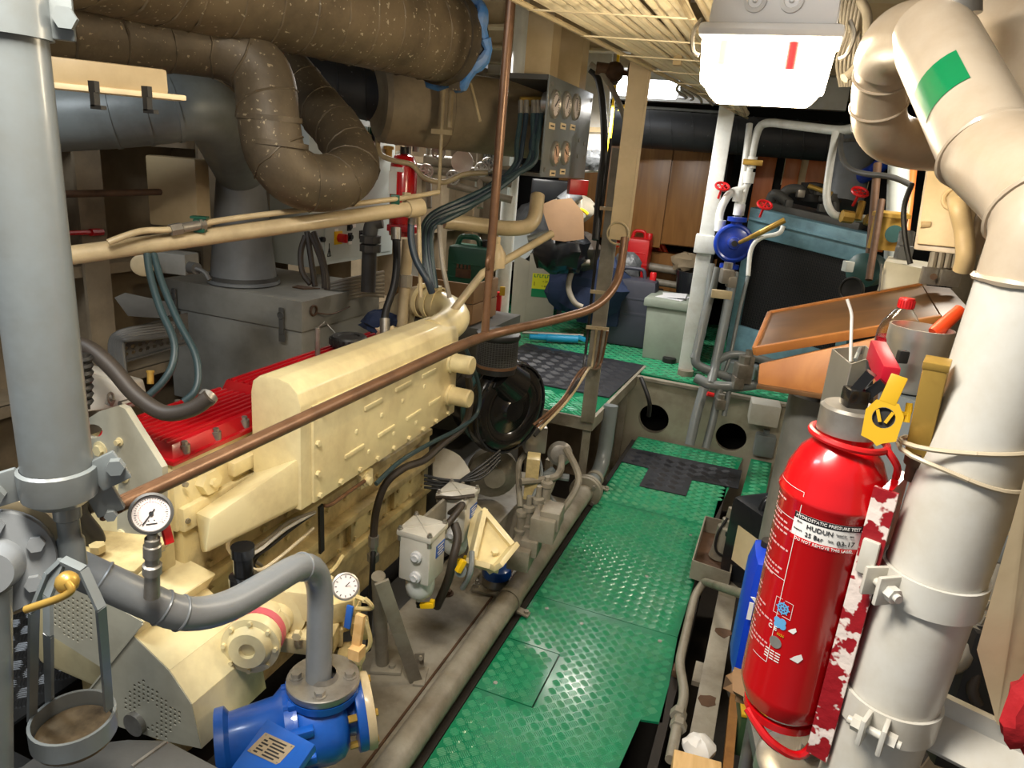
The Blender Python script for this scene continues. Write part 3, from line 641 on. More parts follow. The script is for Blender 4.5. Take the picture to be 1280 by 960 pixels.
# exhaust manifold box
MX = -1.1
def prof(x_off=0.0): return [(MX, 0.80), (MX, 1.1), (MX - 0.01, 1.135), (MX - 0.035, 1.158), (MX - 0.07, 1.166), (MX - 0.13, 1.162), (MX - 0.152, 1.145), (MX - 0.16, 1.11), (MX - 0.16, 0.80)]
Y0, Y1 = 1.43, 2.38
b = MB(); b.prism([V((x, Y0, z)) for x, z in prof()], (0, Y1 - Y0, 0), bevel=0.006)
mani = ep(b, 'exhaust_manifold', 'cream', 'long cream exhaust manifold box')
fl = [AX(343, 578, MX - 0.16), AX(240, 648, MX - 0.17), AX(240, 700, MX - 0.17), AX(310, 690, MX - 0.1), AX(392, 624, MX), AX(392, 575, MX)]
b = MB()
A = [V((MX, 1.47, 0.80)), V((MX, 1.47, 0.9)), V((MX - 0.16, 1.47, 0.93)), V((MX - 0.16, 1.47, 0.80))]
Bq = [V((MX - 0.02, 1.05, 0.80)), V((MX - 0.02, 1.05, 0.86)), V((MX - 0.17, 1.05, 0.86)), V((MX - 0.17, 1.05, 0.78))]
p1_, p2_, p3_, p4_ = AX(300, 672, MX - 0.03), AX(300, 628, MX - 0.03), AX(246, 640, MX - 0.16), AX(252, 690, MX - 0.1)
b.hexa([AX(256, 692, MX - 0.06), AX(392, 624, MX), AX(252, 692, MX - 0.17), AX(350, 640, MX - 0.16), AX(262, 648, MX - 0.06), AX(392, 560, MX), AX(243, 641, MX - 0.17), AX(345, 572, MX - 0.16)], 0.012)
b.build('tapered_duct', 'cream', mani, 'tapered cream duct at the near end of the manifold')
b = MB(); b.span((MX - 0.002, Y0 + 0.045, 0.805), (MX + 0.008, Y1 - 0.02, 1.09), bevel=0.003); pan = b.build('cover_panel', 'cream', mani)
for y, z, L_ in ((1.62, 0.9, .1), (1.8, 0.905, .1), (1.98, 0.905, .1), (2.14, 0.91, .09), (1.72, 1.02, .1), (1.9, 1.03, .1), (2.08, 1.03, .1)):
    b = MB(); b.bar((MX + 0.009, y, z - 0.01), (MX + 0.009, y + L_, z - 0.008), 0.008, 0.014, up=UP, bevel=0.003); b.build('raised_rib', 'cream', pan)
b = MB()
for k in range(9):
    y = Y0 + 0.07 + k * 0.1
    for z in (0.82, 1.075): b.hexbolt((MX + 0.008, y, z), XX, 0.0085, 0.009)
for z in (0.89, 0.98): b.hexbolt((MX + 0.008, Y0 + 0.06, z), XX, 0.0085, 0.009); b.hexbolt((MX + 0.008, Y1 - 0.04, z), XX, 0.0085, 0.009)
for y, z in ((1.68, .95), (1.82, .96), (1.95, .97), (2.1, .98), (1.75, .86), (1.9, .87), (2.05, .86)): b.ball((MX + 0.008, y, z), 0.009, 8, (0.6, 1, 1))
b.build('panel_bolts', 'cream', pan, kind='stuff')
for y, z in ((2.31, 0.89), (2.31, 1.02)):
    b = MB(); b.lathe((MX + 0.005, y, z), XX, [(0, 0), (0.042, 0), (0.042, 0.012), (0.035, 0.014), (0.035, 0.085), (0.031, 0.09), (0, 0.09)], 24); b.build('end_cap', 'cream', mani, 'cream round cap on the manifold panel')
# elbow at the far end
e = [V((MX - 0.075, 2.3, 1.11)), V((MX - 0.075, 2.56, 1.14)), V((MX - 0.26, 2.62, 1.17)), V((MX - 0.36, 2.62, 1.14)), V((MX - 0.38, 2.62, 0.95))]
b = MB(); b.tube(fillet(e[:3], 0.13, 8), [0.062] * 8 + [0.06] * 3 if False else 0.062, 22); b.build('outlet_elbow', 'cream', mani)
b = MB(); b.tube(fillet([e[2] + V((0.02, 0, 0)), e[2] - V((0.05, 0, 0)), V((MX - 0.39, 2.62, 1.13)), V((MX - 0.4, 2.62, 0.9))], 0.09, 8), 0.058, 22); b.build('down_elbow', 'tan', mani)
for x in (0.2, 0.235, 0.275):
    b = MB(); b.band((MX - x, 2.605, 1.165), (1, -0.25, 0), 0.064, 0.02, 0.005); b.box((MX - x, 2.58, 1.235), (0.022, 0.035, 0.016)); b.build('hose_clamp', 'cream', mani)
# black turbocharger with cylindrical mesh air filter
tb = thing('turbocharger', 'black round turbocharger housing with drum air filter at the manifold end', 'turbocharger', (-1.0, 2.75, 0.6))
tc_ = V((-1.0, 2.72, 0.735)); ta = V((0.75, -0.35, 0)).normalized()
b = MB(); b.lathe(tc_ - ta * 0.06, ta, [(0, -0.05), (0.1, -0.05), (0.177, -0.02), (0.195, 0.02), (0.195, 0.06), (0.183, 0.07), (0.177, 0.075), (0.142, 0.078), (0.130, 0.07), (0.07, 0.08), (0.05, 0.1), (0, 0.1)], 36); b.build('housing', 'black_gloss', tb)
b = MB(); b.lathe(tc_, ta, [(0, -0.2), (0.16, -0.2), (0.175, -0.18), (0.18, -0.02), (0, -0.02)], 36); b.build('drum', 'black_gloss', tb)
b = MB(); b.ring(tc_ - ta * 0.02, ta, 0.155, 0.058, 30, 12, w=0.05); b.build('volute', 'black_gloss', tb)
b = MB(); b.lathe(tc_ + ta * 0.012, ta, [(0.195, 0), (0.203, 0), (0.203, 0.01), (0.195, 0.01)], 36)
for k in range(10):
    a = 2 * math.pi * k / 10; u, v = perp(ta); b.hexbolt(tc_ + ta * 0.015 + (u * math.cos(a) + v * math.sin(a)) * 0.188, ta, 0.006, 0.008)
b.build('clamp_band', 'jerry_black', tb)
b = MB(); b.ring(tc_ - ta * 0.08, ta, 0.18, 0.02, 30, 8); b.build('green_backplate', 'teal', tb)
fcn = AX(620, 430, -1.02); fcn = V((fcn.x-.02, fcn.y + 0.07, 0))
b = MB(); zf = 0.915; b.lathe((fcn.x, fcn.y, zf), UP, [(0, 0), (0.083, 0), (0.083, 0.14), (0.09, 0.145), (0.093, 0.155), (0.09, 0.165), (0.06, 0.176), (0.02, 0.18), (0, 0.18)], 36); af = b.build('air_filter', 'black', tb, 'black drum air filter')
b = MB()
for k in range(44):
    a = 2 * math.pi * k / 44; c_, s_ = math.cos(a) * 0.085, math.sin(a) * 0.085
    b.tube([(fcn.x + c_, fcn.y + s_, zf + 0.035), (fcn.x + c_, fcn.y + s_, zf + 0.14)], 0.0013, 4)
for k in range(14): b.ring((fcn.x, fcn.y, zf + 0.038 + k * 0.0075), UP, 0.0852, 0.0012, 36, 4)
b.build('wire_mesh', 'grey_dark', af, kind='stuff')
b = MB(); b.band((fcn.x, fcn.y, zf + 0.03), UP, 0.083, 0.012, 0.004); b.build('filter_clamp', 'copper', af)
b = MB(); b.tube([(fcn.x, fcn.y, zf), tc_ + V((0, 0.02, 0.1))], [0.075, 0.09], 24); b.build('intake_neck', 'black_gloss', tb)
# hoses and leads along the engine side
def eh(name, pts, r, m, label=None, n=8, sm=6): 
    b = MB(); b.tube(smooth(pts, sm), r, n); return ep(b, name, m, label)
eh('coolant_hose', [AX(467, 672, -1.16), AX(470, 640, -1.16), AX(482, 605, -1.14), AX(505, 585, -1.1), AX(530, 575, -1.08), AX(552, 556, -1.07), AX(580, 532, -1.06), AX(588, 500, -1.06), AX(585, 470, -1.06)], 0.014, 'hose_brown', 'thick dark hose curving below the manifold')
b = MB(); q = AX(467, 676, -1.16); b.cyl(q + UP * 0.02, q - UP * 0.02, 0.019, n=8); b.cyl(q - UP * 0.02, q - UP * 0.05, 0.014, n=12); b.cyl(q - UP * 0.05, q - UP * 0.08, 0.021, n=6); ep(b, 'hose_coupling', 'steel')
eh('return_hose', [AX(470, 605, -1.08), AX(500, 577, -1.07), AX(540, 553, -1.06), AX(575, 535, -1.05), AX(597, 515, -1.04), AX(598, 480, -1.04), AX(580, 430, -1.06)], 0.008, 'hose_green', 'thin grey green hose along the manifold foot')
eh('copper_capillary', [AX(405, 632, -1.11), AX(415, 630, -1.1), AX(440, 612, -1.1), AX(456, 601, -1.09)], 0.006, 'copper')
b = MB(); b.box(AX(456, 598, -1.11), (0.02, 0.07, 0.05), bevel=0.006); b.lathe(AX(457, 600, -1.1), XX, [(0.02, 0), (0.02, 0.006), (0.013, 0.008), (0.013, 0.02), (0, 0.02)], 16); ep(b, 'sensor_block', 'cream')
for a_ in ((0, 5), (6, 10), (11, 2), (16, 12)):
    eh('wiring_lead', [AX(394, 640, -1.15), AX(372 - a_[0], 650 + a_[1], -1.17), AX(345 - a_[0], 672 + a_[1], -1.18), AX(322 - a_[0], 690 + a_[1], -1.2), AX(316 + a_[0], 705 + a_[1], -1.22)], 0.005, ('black', 'label_white', 'black', 'cable_grey')[a_[0] % 4 if a_[0] < 16 else 1])
eh('black_lead', [AX(322, 640, -1.16), AX(300, 660, -1.16), AX(285, 685, -1.2), AX(318, 712, -1.18), AX(345, 700, -1.17), AX(392, 660, -1.16)], 0.005, 'cable')
b = MB(); b.bar(AX(401, 632, -1.15), AX(402, 690, -1.17), 0.02, 0.008, up=XX); ep(b, 'junction_strip', 'black')
# fuel pump and fittings low on the near side
t0 = D(345, 772, 1.85)
b = MB(); b.lathe(t0, (0.5, -0.85, 0.1), [(0, -0.1), (0.06, -0.1), (0.06, -0.02), (0.075, -0.015), (0.075, 0.0), (0.045, 0.005), (0.04, 0.03), (0.02, 0.035), (0, 0.035)], 24); ep(b, 'fuel_pump', 'cream')
b = MB(); b.box(D(375, 745, 1.9), (0.16, 0.1, 0.09), 0.3, 0.012); b.box(D(372, 790, 1.9), (0.2, 0.12, 0.05), 0.3, 0.012); b.hexbolt(D(372, 792, 1.82), (0.4, -0.9, 0), 0.012, 0.014); b.hexbolt(D(348, 765, 1.82), (0.4, -0.9, 0), 0.01, 0.014); ep(b, 'governor_housing', 'cream')
b = MB(); b.lathe(D(305, 735, 1.5), UP, [(0, 0), (0.03, 0), (0.03, 0.03), (0.02, 0.032), (0.02, 0.075), (0.024, 0.078), (0.024, 0.1), (0, 0.1)], 18); ep(b, 'dipstick_cap', 'black_gloss', 'black dipstick cap in its tube')
ac = D(314, 806, 1.74); aa = V((0.35, -0.9, 0.1)).normalized()
b = MB(); b.lathe(ac, aa, [(0, -0.12), (0.06, -0.12), (0.064, -0.1), (0.064, -0.01), (0.072, -0.005), (0.072, 0.008), (0.056, 0.01), (0.045, 0.03), (0.02, 0.03), (0.018, 0.02), (0, 0.02)], 28)
for k in range(8):
    a = 2 * math.pi * k / 8; u, v = perp(aa); b.hexbolt(ac + aa * 0.008 + (u * math.cos(a) + v * math.sin(a)) * 0.063, aa, 0.006, 0.01)
alt = ep(b, 'alternator', 'cream'); b = MB(); b.band(ac - aa * 0.05, aa, 0.064, 0.025, 0.003); b.build('pink_band', 'pink', alt)
gcn = D(432, 733, 1.75); b = MB(); gx = (EYE - gcn).normalized(); b.lathe(gcn, gx, [(0, -0.03), (0.03, -0.03), (0.034, 0), (0.034, 0.006), (0.03, 0.008), (0.029, 0.003), (0, 0.003)], 24); sg = ep(b, 'speed_sensor_cup', 'stainless')
b = MB(); b.disc(gcn + gx * 0.002, gx, 0.028, 0.003); b.build('white_face', 'dial', sg); b = MB(); b.bar(gcn + gx * 0.0055, gcn + gx * 0.0055 + V((0.012, 0, 0.016)), 0.002, 0.001, up=gx)
for k in range(12): a = math.pi * k / 6; u, v = perp(gx); b.bar(gcn + gx * 0.0055 + (u * math.cos(a) + v * math.sin(a)) * 0.021, gcn + gx * 0.0055 + (u * math.cos(a) + v * math.sin(a)) * 0.026, 0.002, 0.001, up=gx)
b.build('dial_marks', 'ink', sg, kind='stuff')
b = MB(); b.bar(D(434, 785, 1.75), D(438, 757, 1.74), 0.018, 0.008, up=YY, bevel=0.003); ep(b, 'valve_lever', 'label_blue', 'blue lever of a drain valve')
b = MB(); b.bar(D(445, 812, 1.74), D(451, 768, 1.72), 0.024, 0.014, up=YY, bevel=0.003); b.box(D(446, 815, 1.73), (0.03, 0.03, 0.03)); ep(b, 'terminal_block', 'wood_raw', 'ochre terminal block')
b = MB(); rr = random.Random(3)
for k in range(16): p = D(rr.uniform(405, 450), rr.uniform(745, 830), rr.uniform(1.85, 2.0)); b.box(p, (rr.uniform(.03, .07),) * 3, rr.uniform(0, 1), 0.006)
for k in range(8):
    p = D(rr.uniform(330, 450), rr.uniform(690, 830), 1.95); q = p + V((0.05, rr.uniform(-.2, .2), rr.uniform(-.15, .15))); b.tube(smooth([p, (p + q) / 2 + V((0.04, 0, 0)), q], 5), 0.006, 6)
ep(b, 'side_fittings', 'cream_dirty', kind='stuff')
# belt guard
YB = 1.0
def gb(*p): return [AY(x, y, YB) for x, y in p]
out = gb((62, 735), (110, 738), (179, 777), (168, 795), (212, 838), (240, 880), (252, 935), (205, 925), (150, 908), (112, 862), (134, 838), (62, 792))
h1 = []
for i in range(9):
    for j in range(9):
        x, y = 70 + i * 5.6, 748 + j * 6.2 + (i % 2) * 3.1
        if x + y < 815 or y - x > 712 or (x > 108 and y > 800): continue
        c = AY(x, y, YB); h1.append(circ(c.x, c.z, 0.0042, 8))
for i in range(13):
    for j in range(14):
        x, y = 158 + i * 5.6, 845 + j * 5.6 + (i % 2) * 2.8
        u_, v_ = (x - 190) * 0.75 + (y - 887) * 0.66, (x - 190) * -0.66 + (y - 887) * 0.75
        if abs(u_) > 36 or abs(v_) > 22 or (x - 186) ** 2 + (y - 890) ** 2 < 196: continue
        c = AY(x, y, YB); h1.append(circ(c.x, c.z, 0.0042, 8))
gt = thing('belt_guard', 'cream belt guard with two perforated windows on the engine near end', 'guard', AY(190, 930, YB))
me = sheet([(p.x, p.z) for p in out], h1, 0.004, (0, YB, 0), XX, UP); place_mesh(me, 'front_sheet', 'cream_grey', gt)
b = MB(); n = len(out)
for i in range(n):
    p, q = out[i], out[(i + 1) % n]; nrm = (q - p).cross(YY).normalized() * 0.0015
    b.hexa([p - nrm, q - nrm, p - nrm + YY * 0.22, q - nrm + YY * 0.22, p + nrm, q + nrm, p + nrm + YY * 0.22, q + nrm + YY * 0.22])
b.build('rim', 'cream', gt)
b = MB(); cen = sum(out, V()) / n; b.prism([cen + (p - cen) * 0.93 + YY * 0.05 for p in out], (0, 0.02, 0)); b.build('shade_backing', 'black', gt)  # black sheet added behind the holes in place of the guard's inner shade
b = MB(); b.disc(AY(187, 890, YB + 0.035), (0, -1, 0), 0.03, 0.05); b.build('pulley', 'steel', gt)
b = MB(); b.bar(AY(178, 780, YB - 0.003), AY(112, 862, YB - 0.003), 0.004, 0.004, up=YY); b.build('fold_line', 'cream_grey', gt)

# ================================================================== PUMP, FILTERS, ENGINE BED, LONG PIPE
fc = D(404, 846, 1.68)
t = thing('cooling_pump', 'blue centrifugal pump with grey flange and metal nameplate under the water pipe', 'pump', fc - UP * 0.25)
b = MB(); b.lathe(fc, UP, [(0.03, -0.02), (0.083, -0.02), (0.085, -0.017), (0.085, -0.002), (0.083, 0), (0.036, 0), (0.03, 0.012)], 36); fo = b.build('outlet_flange', 'steel', t, 'grey round outlet flange')
for k in range(4):
    a = math.pi / 2 * k + 0.5; b = MB(); b.hexbolt(fc + V((math.cos(a), math.sin(a), 0)) * 0.062, UP, 0.0125, 0.014); b.disc(fc + V((math.cos(a), math.sin(a), 0)) * 0.062, UP, 0.016, 0.003, 16); b.build('flange_bolt', 'steel', fo)
b = MB(); b.lathe(fc - UP * 0.022, UP, [(0, -0.09), (0.06, -0.09), (0.055, -0.05), (0.06, -0.025), (0.083, -0.02), (0.085, 0), (0, 0)], 32); b.build('outlet_neck', 'blue', t)
pa = V((-0.72, -0.66, -0.08)).normalized(); pc = fc - UP * 0.125 + V((0.0, -0.01, 0))
pu, pv = perp(pa)
b = MB(); b.lathe(pc, pa, [(0, -0.06), (0.07, -0.06), (0.09, -0.045), (0.098, -0.02), (0.098, 0.04), (0.092, 0.05), (0.1, 0.052), (0.1, 0.066), (0.06, 0.07), (0, 0.07)], 32); b.build('volute', 'blue', t)
b = MB()
for k in range(10):
    a = 2 * math.pi * k / 10; q = pc + (pu * math.cos(a) + pv * math.sin(a)) * 0.1
    b.bar(q + pa * 0.02, q + pa * 0.07, 0.022, 0.02, bevel=0.003); b.hexbolt(q + pa * 0.07, pa, 0.008, 0.01)
b.build('casing_lugs', 'blue', t, kind='stuff')
b = MB(); b.lathe(pc - pa * 0.09, pa, [(0.035, -0.012), (0.088, -0.012), (0.09, -0.008), (0.09, 0.008), (0.088, 0.01), (0.05, 0.012), (0.045, 0.04), (0, 0.04)], 32); b.build('inlet_flange', 'blue', t)
b = MB(); b.lathe(pc - pa * 0.112, pa, [(0, -0.01), (0.09, -0.01), (0.092, 0), (0.09, 0.01), (0, 0.01)], 32); b.build('inlet_counter_flange', 'tan', t)
b = MB(); u, v = perp(pa)
for k in range(4): a = math.pi / 2 * k + 0.6; b.cyl(pc - pa * 0.13 + (u * math.cos(a) + v * math.sin(a)) * 0.07, pc - pa * 0.06 + (u * math.cos(a) + v * math.sin(a)) * 0.07, 0.009, n=6)
b.build('inlet_bolts', 'brass', t, kind='stuff')
k0, k1, k2, k3 = D(334, 898, 1.6), D(394, 930, 1.54), D(346, 1000, 1.42), D(270, 985, 1.46)
pn = (k1 - k0).cross(k3 - k0).normalized(); pn = pn if pn.dot(EYE - k0) > 0 else -pn
b = MB(); b.prism([k0, k1, k2, k3], -pn * 0.022, 0.004); b.build('bracket_plate', 'blue', t)
b = MB(); b.prism([k0 - pn * 0.02, k0.lerp(k1, 0.1) - pn * 0.02, k3.lerp(k2, 0.1) - pn * 0.02, k3 - pn * 0.02], -pn * 0.1); b.prism([k3.lerp(k2, 0.05) - pn * 0.02, k2 - pn * 0.02, k2.lerp(k1, 0.3) - pn * 0.02, k3.lerp(k0, 0.3) - pn * 0.02], -pn * 0.1); b.build('bracket_web', 'blue', t)
b = MB(); b.lathe(pc, pa, [(0, 0.06), (0.1, 0.06), (0.102, 0.08), (0.085, 0.1), (0.075, 0.2), (0.09, 0.21), (0.09, 0.23), (0, 0.23)], 28); b.build('rear_cover', 'blue', t)
def onp(x, y):
    r = _ray(x, y); return EYE + r * ((k0 - EYE).dot(pn) / r.dot(pn))
n0, n1, n2, n3 = onp(332, 916), onp(369, 933), onp(347, 957), onp(309, 939)
b = MB(); b.prism([n0, n1, n2, n3], pn * 0.0015); npl = b.build('nameplate', 'tank', t, 'small metal nameplate with dark printed rows')
def nq(u, v_): return (n0.lerp(n1, u)).lerp(n3.lerp(n2, u), v_) + pn * 0.0017
b = MB()
for k in range(6):
    v_ = 0.12 + 0.145 * k
    for u0, u1 in ((0.14, 0.36), (0.42, 0.9)) if k else ((0.22, 0.8),): b.prism([nq(u0, v_), nq(u1 - (0.1 if k % 2 else 0), v_), nq(u1 - (0.1 if k % 2 else 0), v_ + 0.07), nq(u0, v_ + 0.07)], pn * 0.0004)
b.build('print_rows', 'ink', npl, kind='stuff')
b = MB()
for u, v_ in ((0.07, 0.08), (0.93, 0.08), (0.93, 0.92), (0.07, 0.92)): b.disc(nq(u, v_), pn, 0.0018, 0.001, 8)
b.build('rivets', 'steel', npl, kind='stuff')

# engine bed
bed = thing('engine_bed', 'dusty grey steel foundation plate between the engine and the long floor pipe', 'foundation', (-0.97, 2.3, -0.4))
zb = -0.02
b = MB(); b.span((-1.2, 1.2, zb - 0.02), (-0.875, 3.5, zb)); b.build('top_plate', 'grey_dirty', bed)
b = MB(); b.span((-0.885, 1.2, zb - 0.3), (-0.87, 3.5, zb + 0.004)); b.build('side_web', 'grey_dirty', bed)
b = MB(); b.span((-0.905, 1.3, zb), (-0.897, 3.4, zb + 0.006)); b.build('rust_seam', 'rust', bed)
b = MB(); b.span((-1.35, 1.2, -0.42), (-1.2, 3.5, -0.05)); b.build('longitudinal_girder', 'grey_dark', bed)
# strut
b = MB(); p0 = D(477, 727, 2.2); p1 = AZ(520, 852, zb); b.bar(p0, p1, 0.045, 0.01, up=(EYE - p0), bevel=0.002); b.bar(p1 + V((0.02, -0.02, 0.005)), p1 + V((-0.01, 0.07, 0.005)), 0.04, 0.008)
q = AZ(523, 842, zb) + UP * 0.03; b.bar(q, q + V((0, 0, 0.06)), 0.035, 0.008, up=(EYE - p0)); b.hexbolt(q + V((0.01, -0.01, 0.05)), (0.6, -0.8, 0.2), 0.008, 0.01)
one(b, 'filter_bracket_strut', 'grey_dirty', 'grey flat steel strut slanting down to the engine bed', 'strut')
b = MB(); b.tube(fillet([AX(467, 684, -1.16), AX(466, 700, -1.15), AZ(459, 838, zb - 0.1) + UP * 0.0, AZ(462, 850, zb - 0.2)], 0.02), 0.01, 10); one(b, 'drain_line', 'black', 'thin dark vertical drain line beside the filter bracket', 'pipe')
b = MB(); b.tube([D(473, 720, 2.28), AZ(478, 832, zb)], 0.023, 14); b.box(AZ(483, 836, zb) + UP * 0.008, (0.11, 0.07, 0.014), 0.4, 0.003); b.hexbolt(AZ(490, 838, zb) + UP * 0.014, UP, 0.012, 0.012); b.hexbolt(AZ(478, 832, zb) + UP * 0.014, UP, 0.012, 0.012)
one(b, 'filter_stand', 'grey_dirty', 'grey pipe stand with a bolted foot under the near filter', 'stand')

# two fuel filters
def fuel_filter(c, label):
    t = thing('fuel_filter', label, 'filter', c - UP * 0.2, 'twin fuel filters')
    hx, hz = 0.05, 0.075
    b = MB(); b.box(c + V((0.005, -0.005, 0.0)), (0.114, 0.114, 0.165), bevel=0.01); b.build('body', 'white', t)
    b = MB(); b.box(c + UP * 0.088, (0.128, 0.128, 0.022), bevel=0.006)
    for s_ in (-1, 1): b.bar(c + V((-0.05, -0.05 * s_, 0.1)), c + V((0.05, 0.05 * s_, 0.1)), 0.005, 0.006, bevel=0.001)
    l = b.build('lid', 'white', t)
    for sx in (-1, 1):
        for sy in (-1, 1): b = MB(); b.cyl(c + V((sx * 0.054, sy * 0.054, 0.06)), c + V((sx * 0.054, sy * 0.054, 0.103)), 0.009, n=12); b.hexbolt(c + V((sx * 0.054, sy * 0.054, 0.103)), UP, 0.006, 0.008); b.build('lid_screw', 'steel', l)
    for x, z in ((0.015, 0.02), (0.015, -0.055)):
        b = MB(); b.lathe(c + V((x, -0.06, z)), (0, -1, 0), [(0, 0), (0.02, 0), (0.02, 0.012), (0.013, 0.014), (0.011, 0.02), (0, 0.018)], 18); b.build('port_plug', 'fixture', t)
    b = MB(); b.box(c + V((0.063, 0.012, 0.025)), (0.002, 0.06, 0.045)); lb = b.build('label_plate', 'label_blue', t, 'blue printed label')
    b = MB()
    for k in range(4): b.box(c + V((0.0645, 0.012, 0.04 - k * 0.01)), (0.0006, 0.045 - (k % 2) * 0.012, 0.0028))
    b.build('print', 'label_white', lb, kind='stuff')
    b = MB(); b.lathe(c - UP * 0.08, (0, 0, -1), [(0.03, -0.005), (0.048, 0), (0.05, 0.012), (0.05, 0.05), (0.044, 0.075), (0.026, 0.092), (0.012, 0.098), (0.011, 0.11), (0, 0.11)], 24); b.build('sediment_bowl', 'white_pipe', t)
    b = MB(); b.cyl(c - UP * 0.185, c - UP * 0.215, 0.009, n=10); b.ring(c - UP * 0.2, UP, 0.01, 0.002, 12, 5); b.build('drain_spigot', 'black', t)
    b = MB(); b.bar(c + V((0.01, -0.01, -0.2)), c + V((0.055, 0.0, -0.19)), 0.016, 0.02, bevel=0.004); b.box(c + V((0.05, 0, -0.185)), (0.016, 0.012, 0.03), bevel=0.003); b.build('drain_tap', 'yellow', t, 'yellow tap handle')
    return t
F1 = D(527, 690, 2.38); F2 = D(571, 642, 2.72)
fuel_filter(F1, 'white boxy fuel filter with cross ribbed lid, nearest to the blue pump')
fuel_filter(F2, 'white boxy fuel filter behind the nearest one, beside the cream foot bracket')
b = MB(); b.bar(F1 + V((-0.06, -0.02, -0.02)), F1 + V((-0.06, 0.45, -0.02)), 0.012, 0.16, bevel=0.002); one(b, 'filter_bracket', 'grey_dirty', 'grey upright backing plate behind the two fuel filters', 'bracket')
b = MB(); b.tube(smooth([F1 + V((0.02, 0.05, 0.03)), F1 + V((0.03, 0.12, 0.05)), F1 + V((0.05, 0.2, 0.1)), F2 + V((0.0, -0.06, 0.03))], 6), 0.012, 10); b.tube(fillet([F2 + V((-0.06, -0.06, 0.08)), F2 + V((0.02, -0.08, 0.105)), F2 + V((0.08, -0.03, 0.11))], 0.02), 0.008, 8)
b.tube(smooth([D(568, 655, 2.5), D(572, 672, 2.48), D(566, 700, 2.46), D(560, 725, 2.5), D(546, 758, 2.6)], 6), 0.016, 10)
one(b, 'fuel_line', 'hose_brown', 'dark fuel line joining the two white filters', 'hose')
b = MB(); b.tube(smooth([D(590, 690, 2.5), D(588, 715, 2.45), D(578, 735, 2.5)], 6), 0.01, 8); b.lathe(D(577, 712, 2.45), (0.2, -0.9, 0.1), [(0, 0), (0.02, 0), (0.02, 0.02), (0, 0.02)], 12); one(b, 'drain_pipe', 'grey', 'short bent grey drain pipe with a tap under the second filter', 'pipe')
b = MB(); b.bar(D(572, 715, 2.42), D(580, 700, 2.42), 0.02, 0.02, bevel=0.004); one(b, 'tap_handle', 'yellow', 'small yellow tap handle under the second white filter', 'tap')

# engine foot bracket on its blue rubber mount
fb = thing('engine_mount', 'cream triangular engine foot bracket on a blue rubber mount', 'bracket', AZ(612, 740, zb))
A = [D(592, 630, 2.75), D(603, 640, 2.68), D(640, 684, 2.62), D(618, 711, 2.5), D(588, 703, 2.55), D(584, 670, 2.65)]
b = MB()
for i in (1, 2, 3, 4):
    p, q = A[i], A[(i + 1) % 6] if i < 4 else A[1]
    b.bar(p, q, 0.02, 0.075, up=V((0.5, -0.6, 0.5)), bevel=0.003)
b.prism([A[1], A[2], A[3], A[4]], V((-0.03, 0.05, -0.02))); b.prism([A[1], A[4], A[5], A[0]], V((0.004, 0.012, 0.0))); b.hexbolt(D(618, 690, 2.56), (0.3, -0.4, 0.8), 0.014, 0.014); b.build('bracket', 'cream', fb)
mc = AZ(616, 738, zb); mc = V((mc.x, mc.y + 0.03, zb))
b = MB(); b.lathe(mc + UP * 0.015, UP, [(0.05, 0), (0.06, 0.005), (0.058, 0.02), (0.05, 0.03), (0.046, 0.05)], 26); b.build('mount_base', 'steel', fb)
b = MB(); b.lathe(mc + UP * 0.06, UP, [(0, 0), (0.062, 0), (0.065, 0.012), (0.06, 0.04), (0.04, 0.055), (0, 0.055)], 26); b.build('rubber_mount', 'blue', fb, 'blue rubber mount')
b = MB(); b.box(mc + UP * 0.008, (0.17, 0.16, 0.016), 0.1, 0.004); b.build('mount_plate', 'grey_dirty', fb)
for sx, sy in ((1, 1), (-1, 1), (1, -1), (-1, -1)): b = MB(); b.hexbolt(mc + V((sx * 0.065, sy * 0.06, 0.016)), UP, 0.014, 0.014); b.cyl(mc + V((sx * 0.065, sy * 0.06, 0.03)), mc + V((sx * 0.065, sy * 0.06, 0.05)), 0.007, n=10); b.build('mount_bolt', 'steel', fb)
b = MB()
for x, y in ((640, 748), (655, 735), (560, 742)): p = AZ(x, y, zb); b.hexbolt(p, UP, 0.016, 0.018); b.disc(p, UP, 0.024, 0.004)
b.build('anchor_bolts', 'rust', bed, kind='stuff')

# long grey floor pipe
lp = [V((-0.795, 0.9, 0.055)), V((-0.795, 3.42, 0.055)), V((-0.79, 3.92, 0.08)), V((-0.80, 3.93, 0.45))]
t = thing('floor_pipe', 'long grey pipe along the walkway edge with a bolted flange', 'pipe', (-0.795, 2.2, 0.0))
b = MB(); b.tube([lp[0], V((-0.795, 3.5, 0.055))], 0.046, 24); b.build('pipe', 'grey_dirty', t)
b = MB(); b.tube(fillet([V((-0.795, 3.5, 0.055)), V((-0.795, 3.86, 0.06)), V((-0.80, 3.9, 0.44))], 0.16, 8), 0.043, 22); b.build('riser_bend', 'grey', t)
for y in (3.48, 3.51):
    b = MB(); b.lathe((-0.795, y, 0.055), YY, [(0.04, 0), (0.088, 0), (0.09, 0.003), (0.09, 0.02), (0.088, 0.022), (0.04, 0.022)], 32); b.build('flange', 'grey_dirty', t)
for k in range(4): a = math.pi / 4 + math.pi / 2 * k; b = MB(); b.cyl((-0.795 + 0.07 * math.cos(a), 3.462, 0.055 + 0.07 * math.sin(a)), (-0.795 + 0.07 * math.cos(a), 3.55, 0.055 + 0.07 * math.sin(a)), 0.011, n=6); b.build('flange_bolt', 'steel', t)
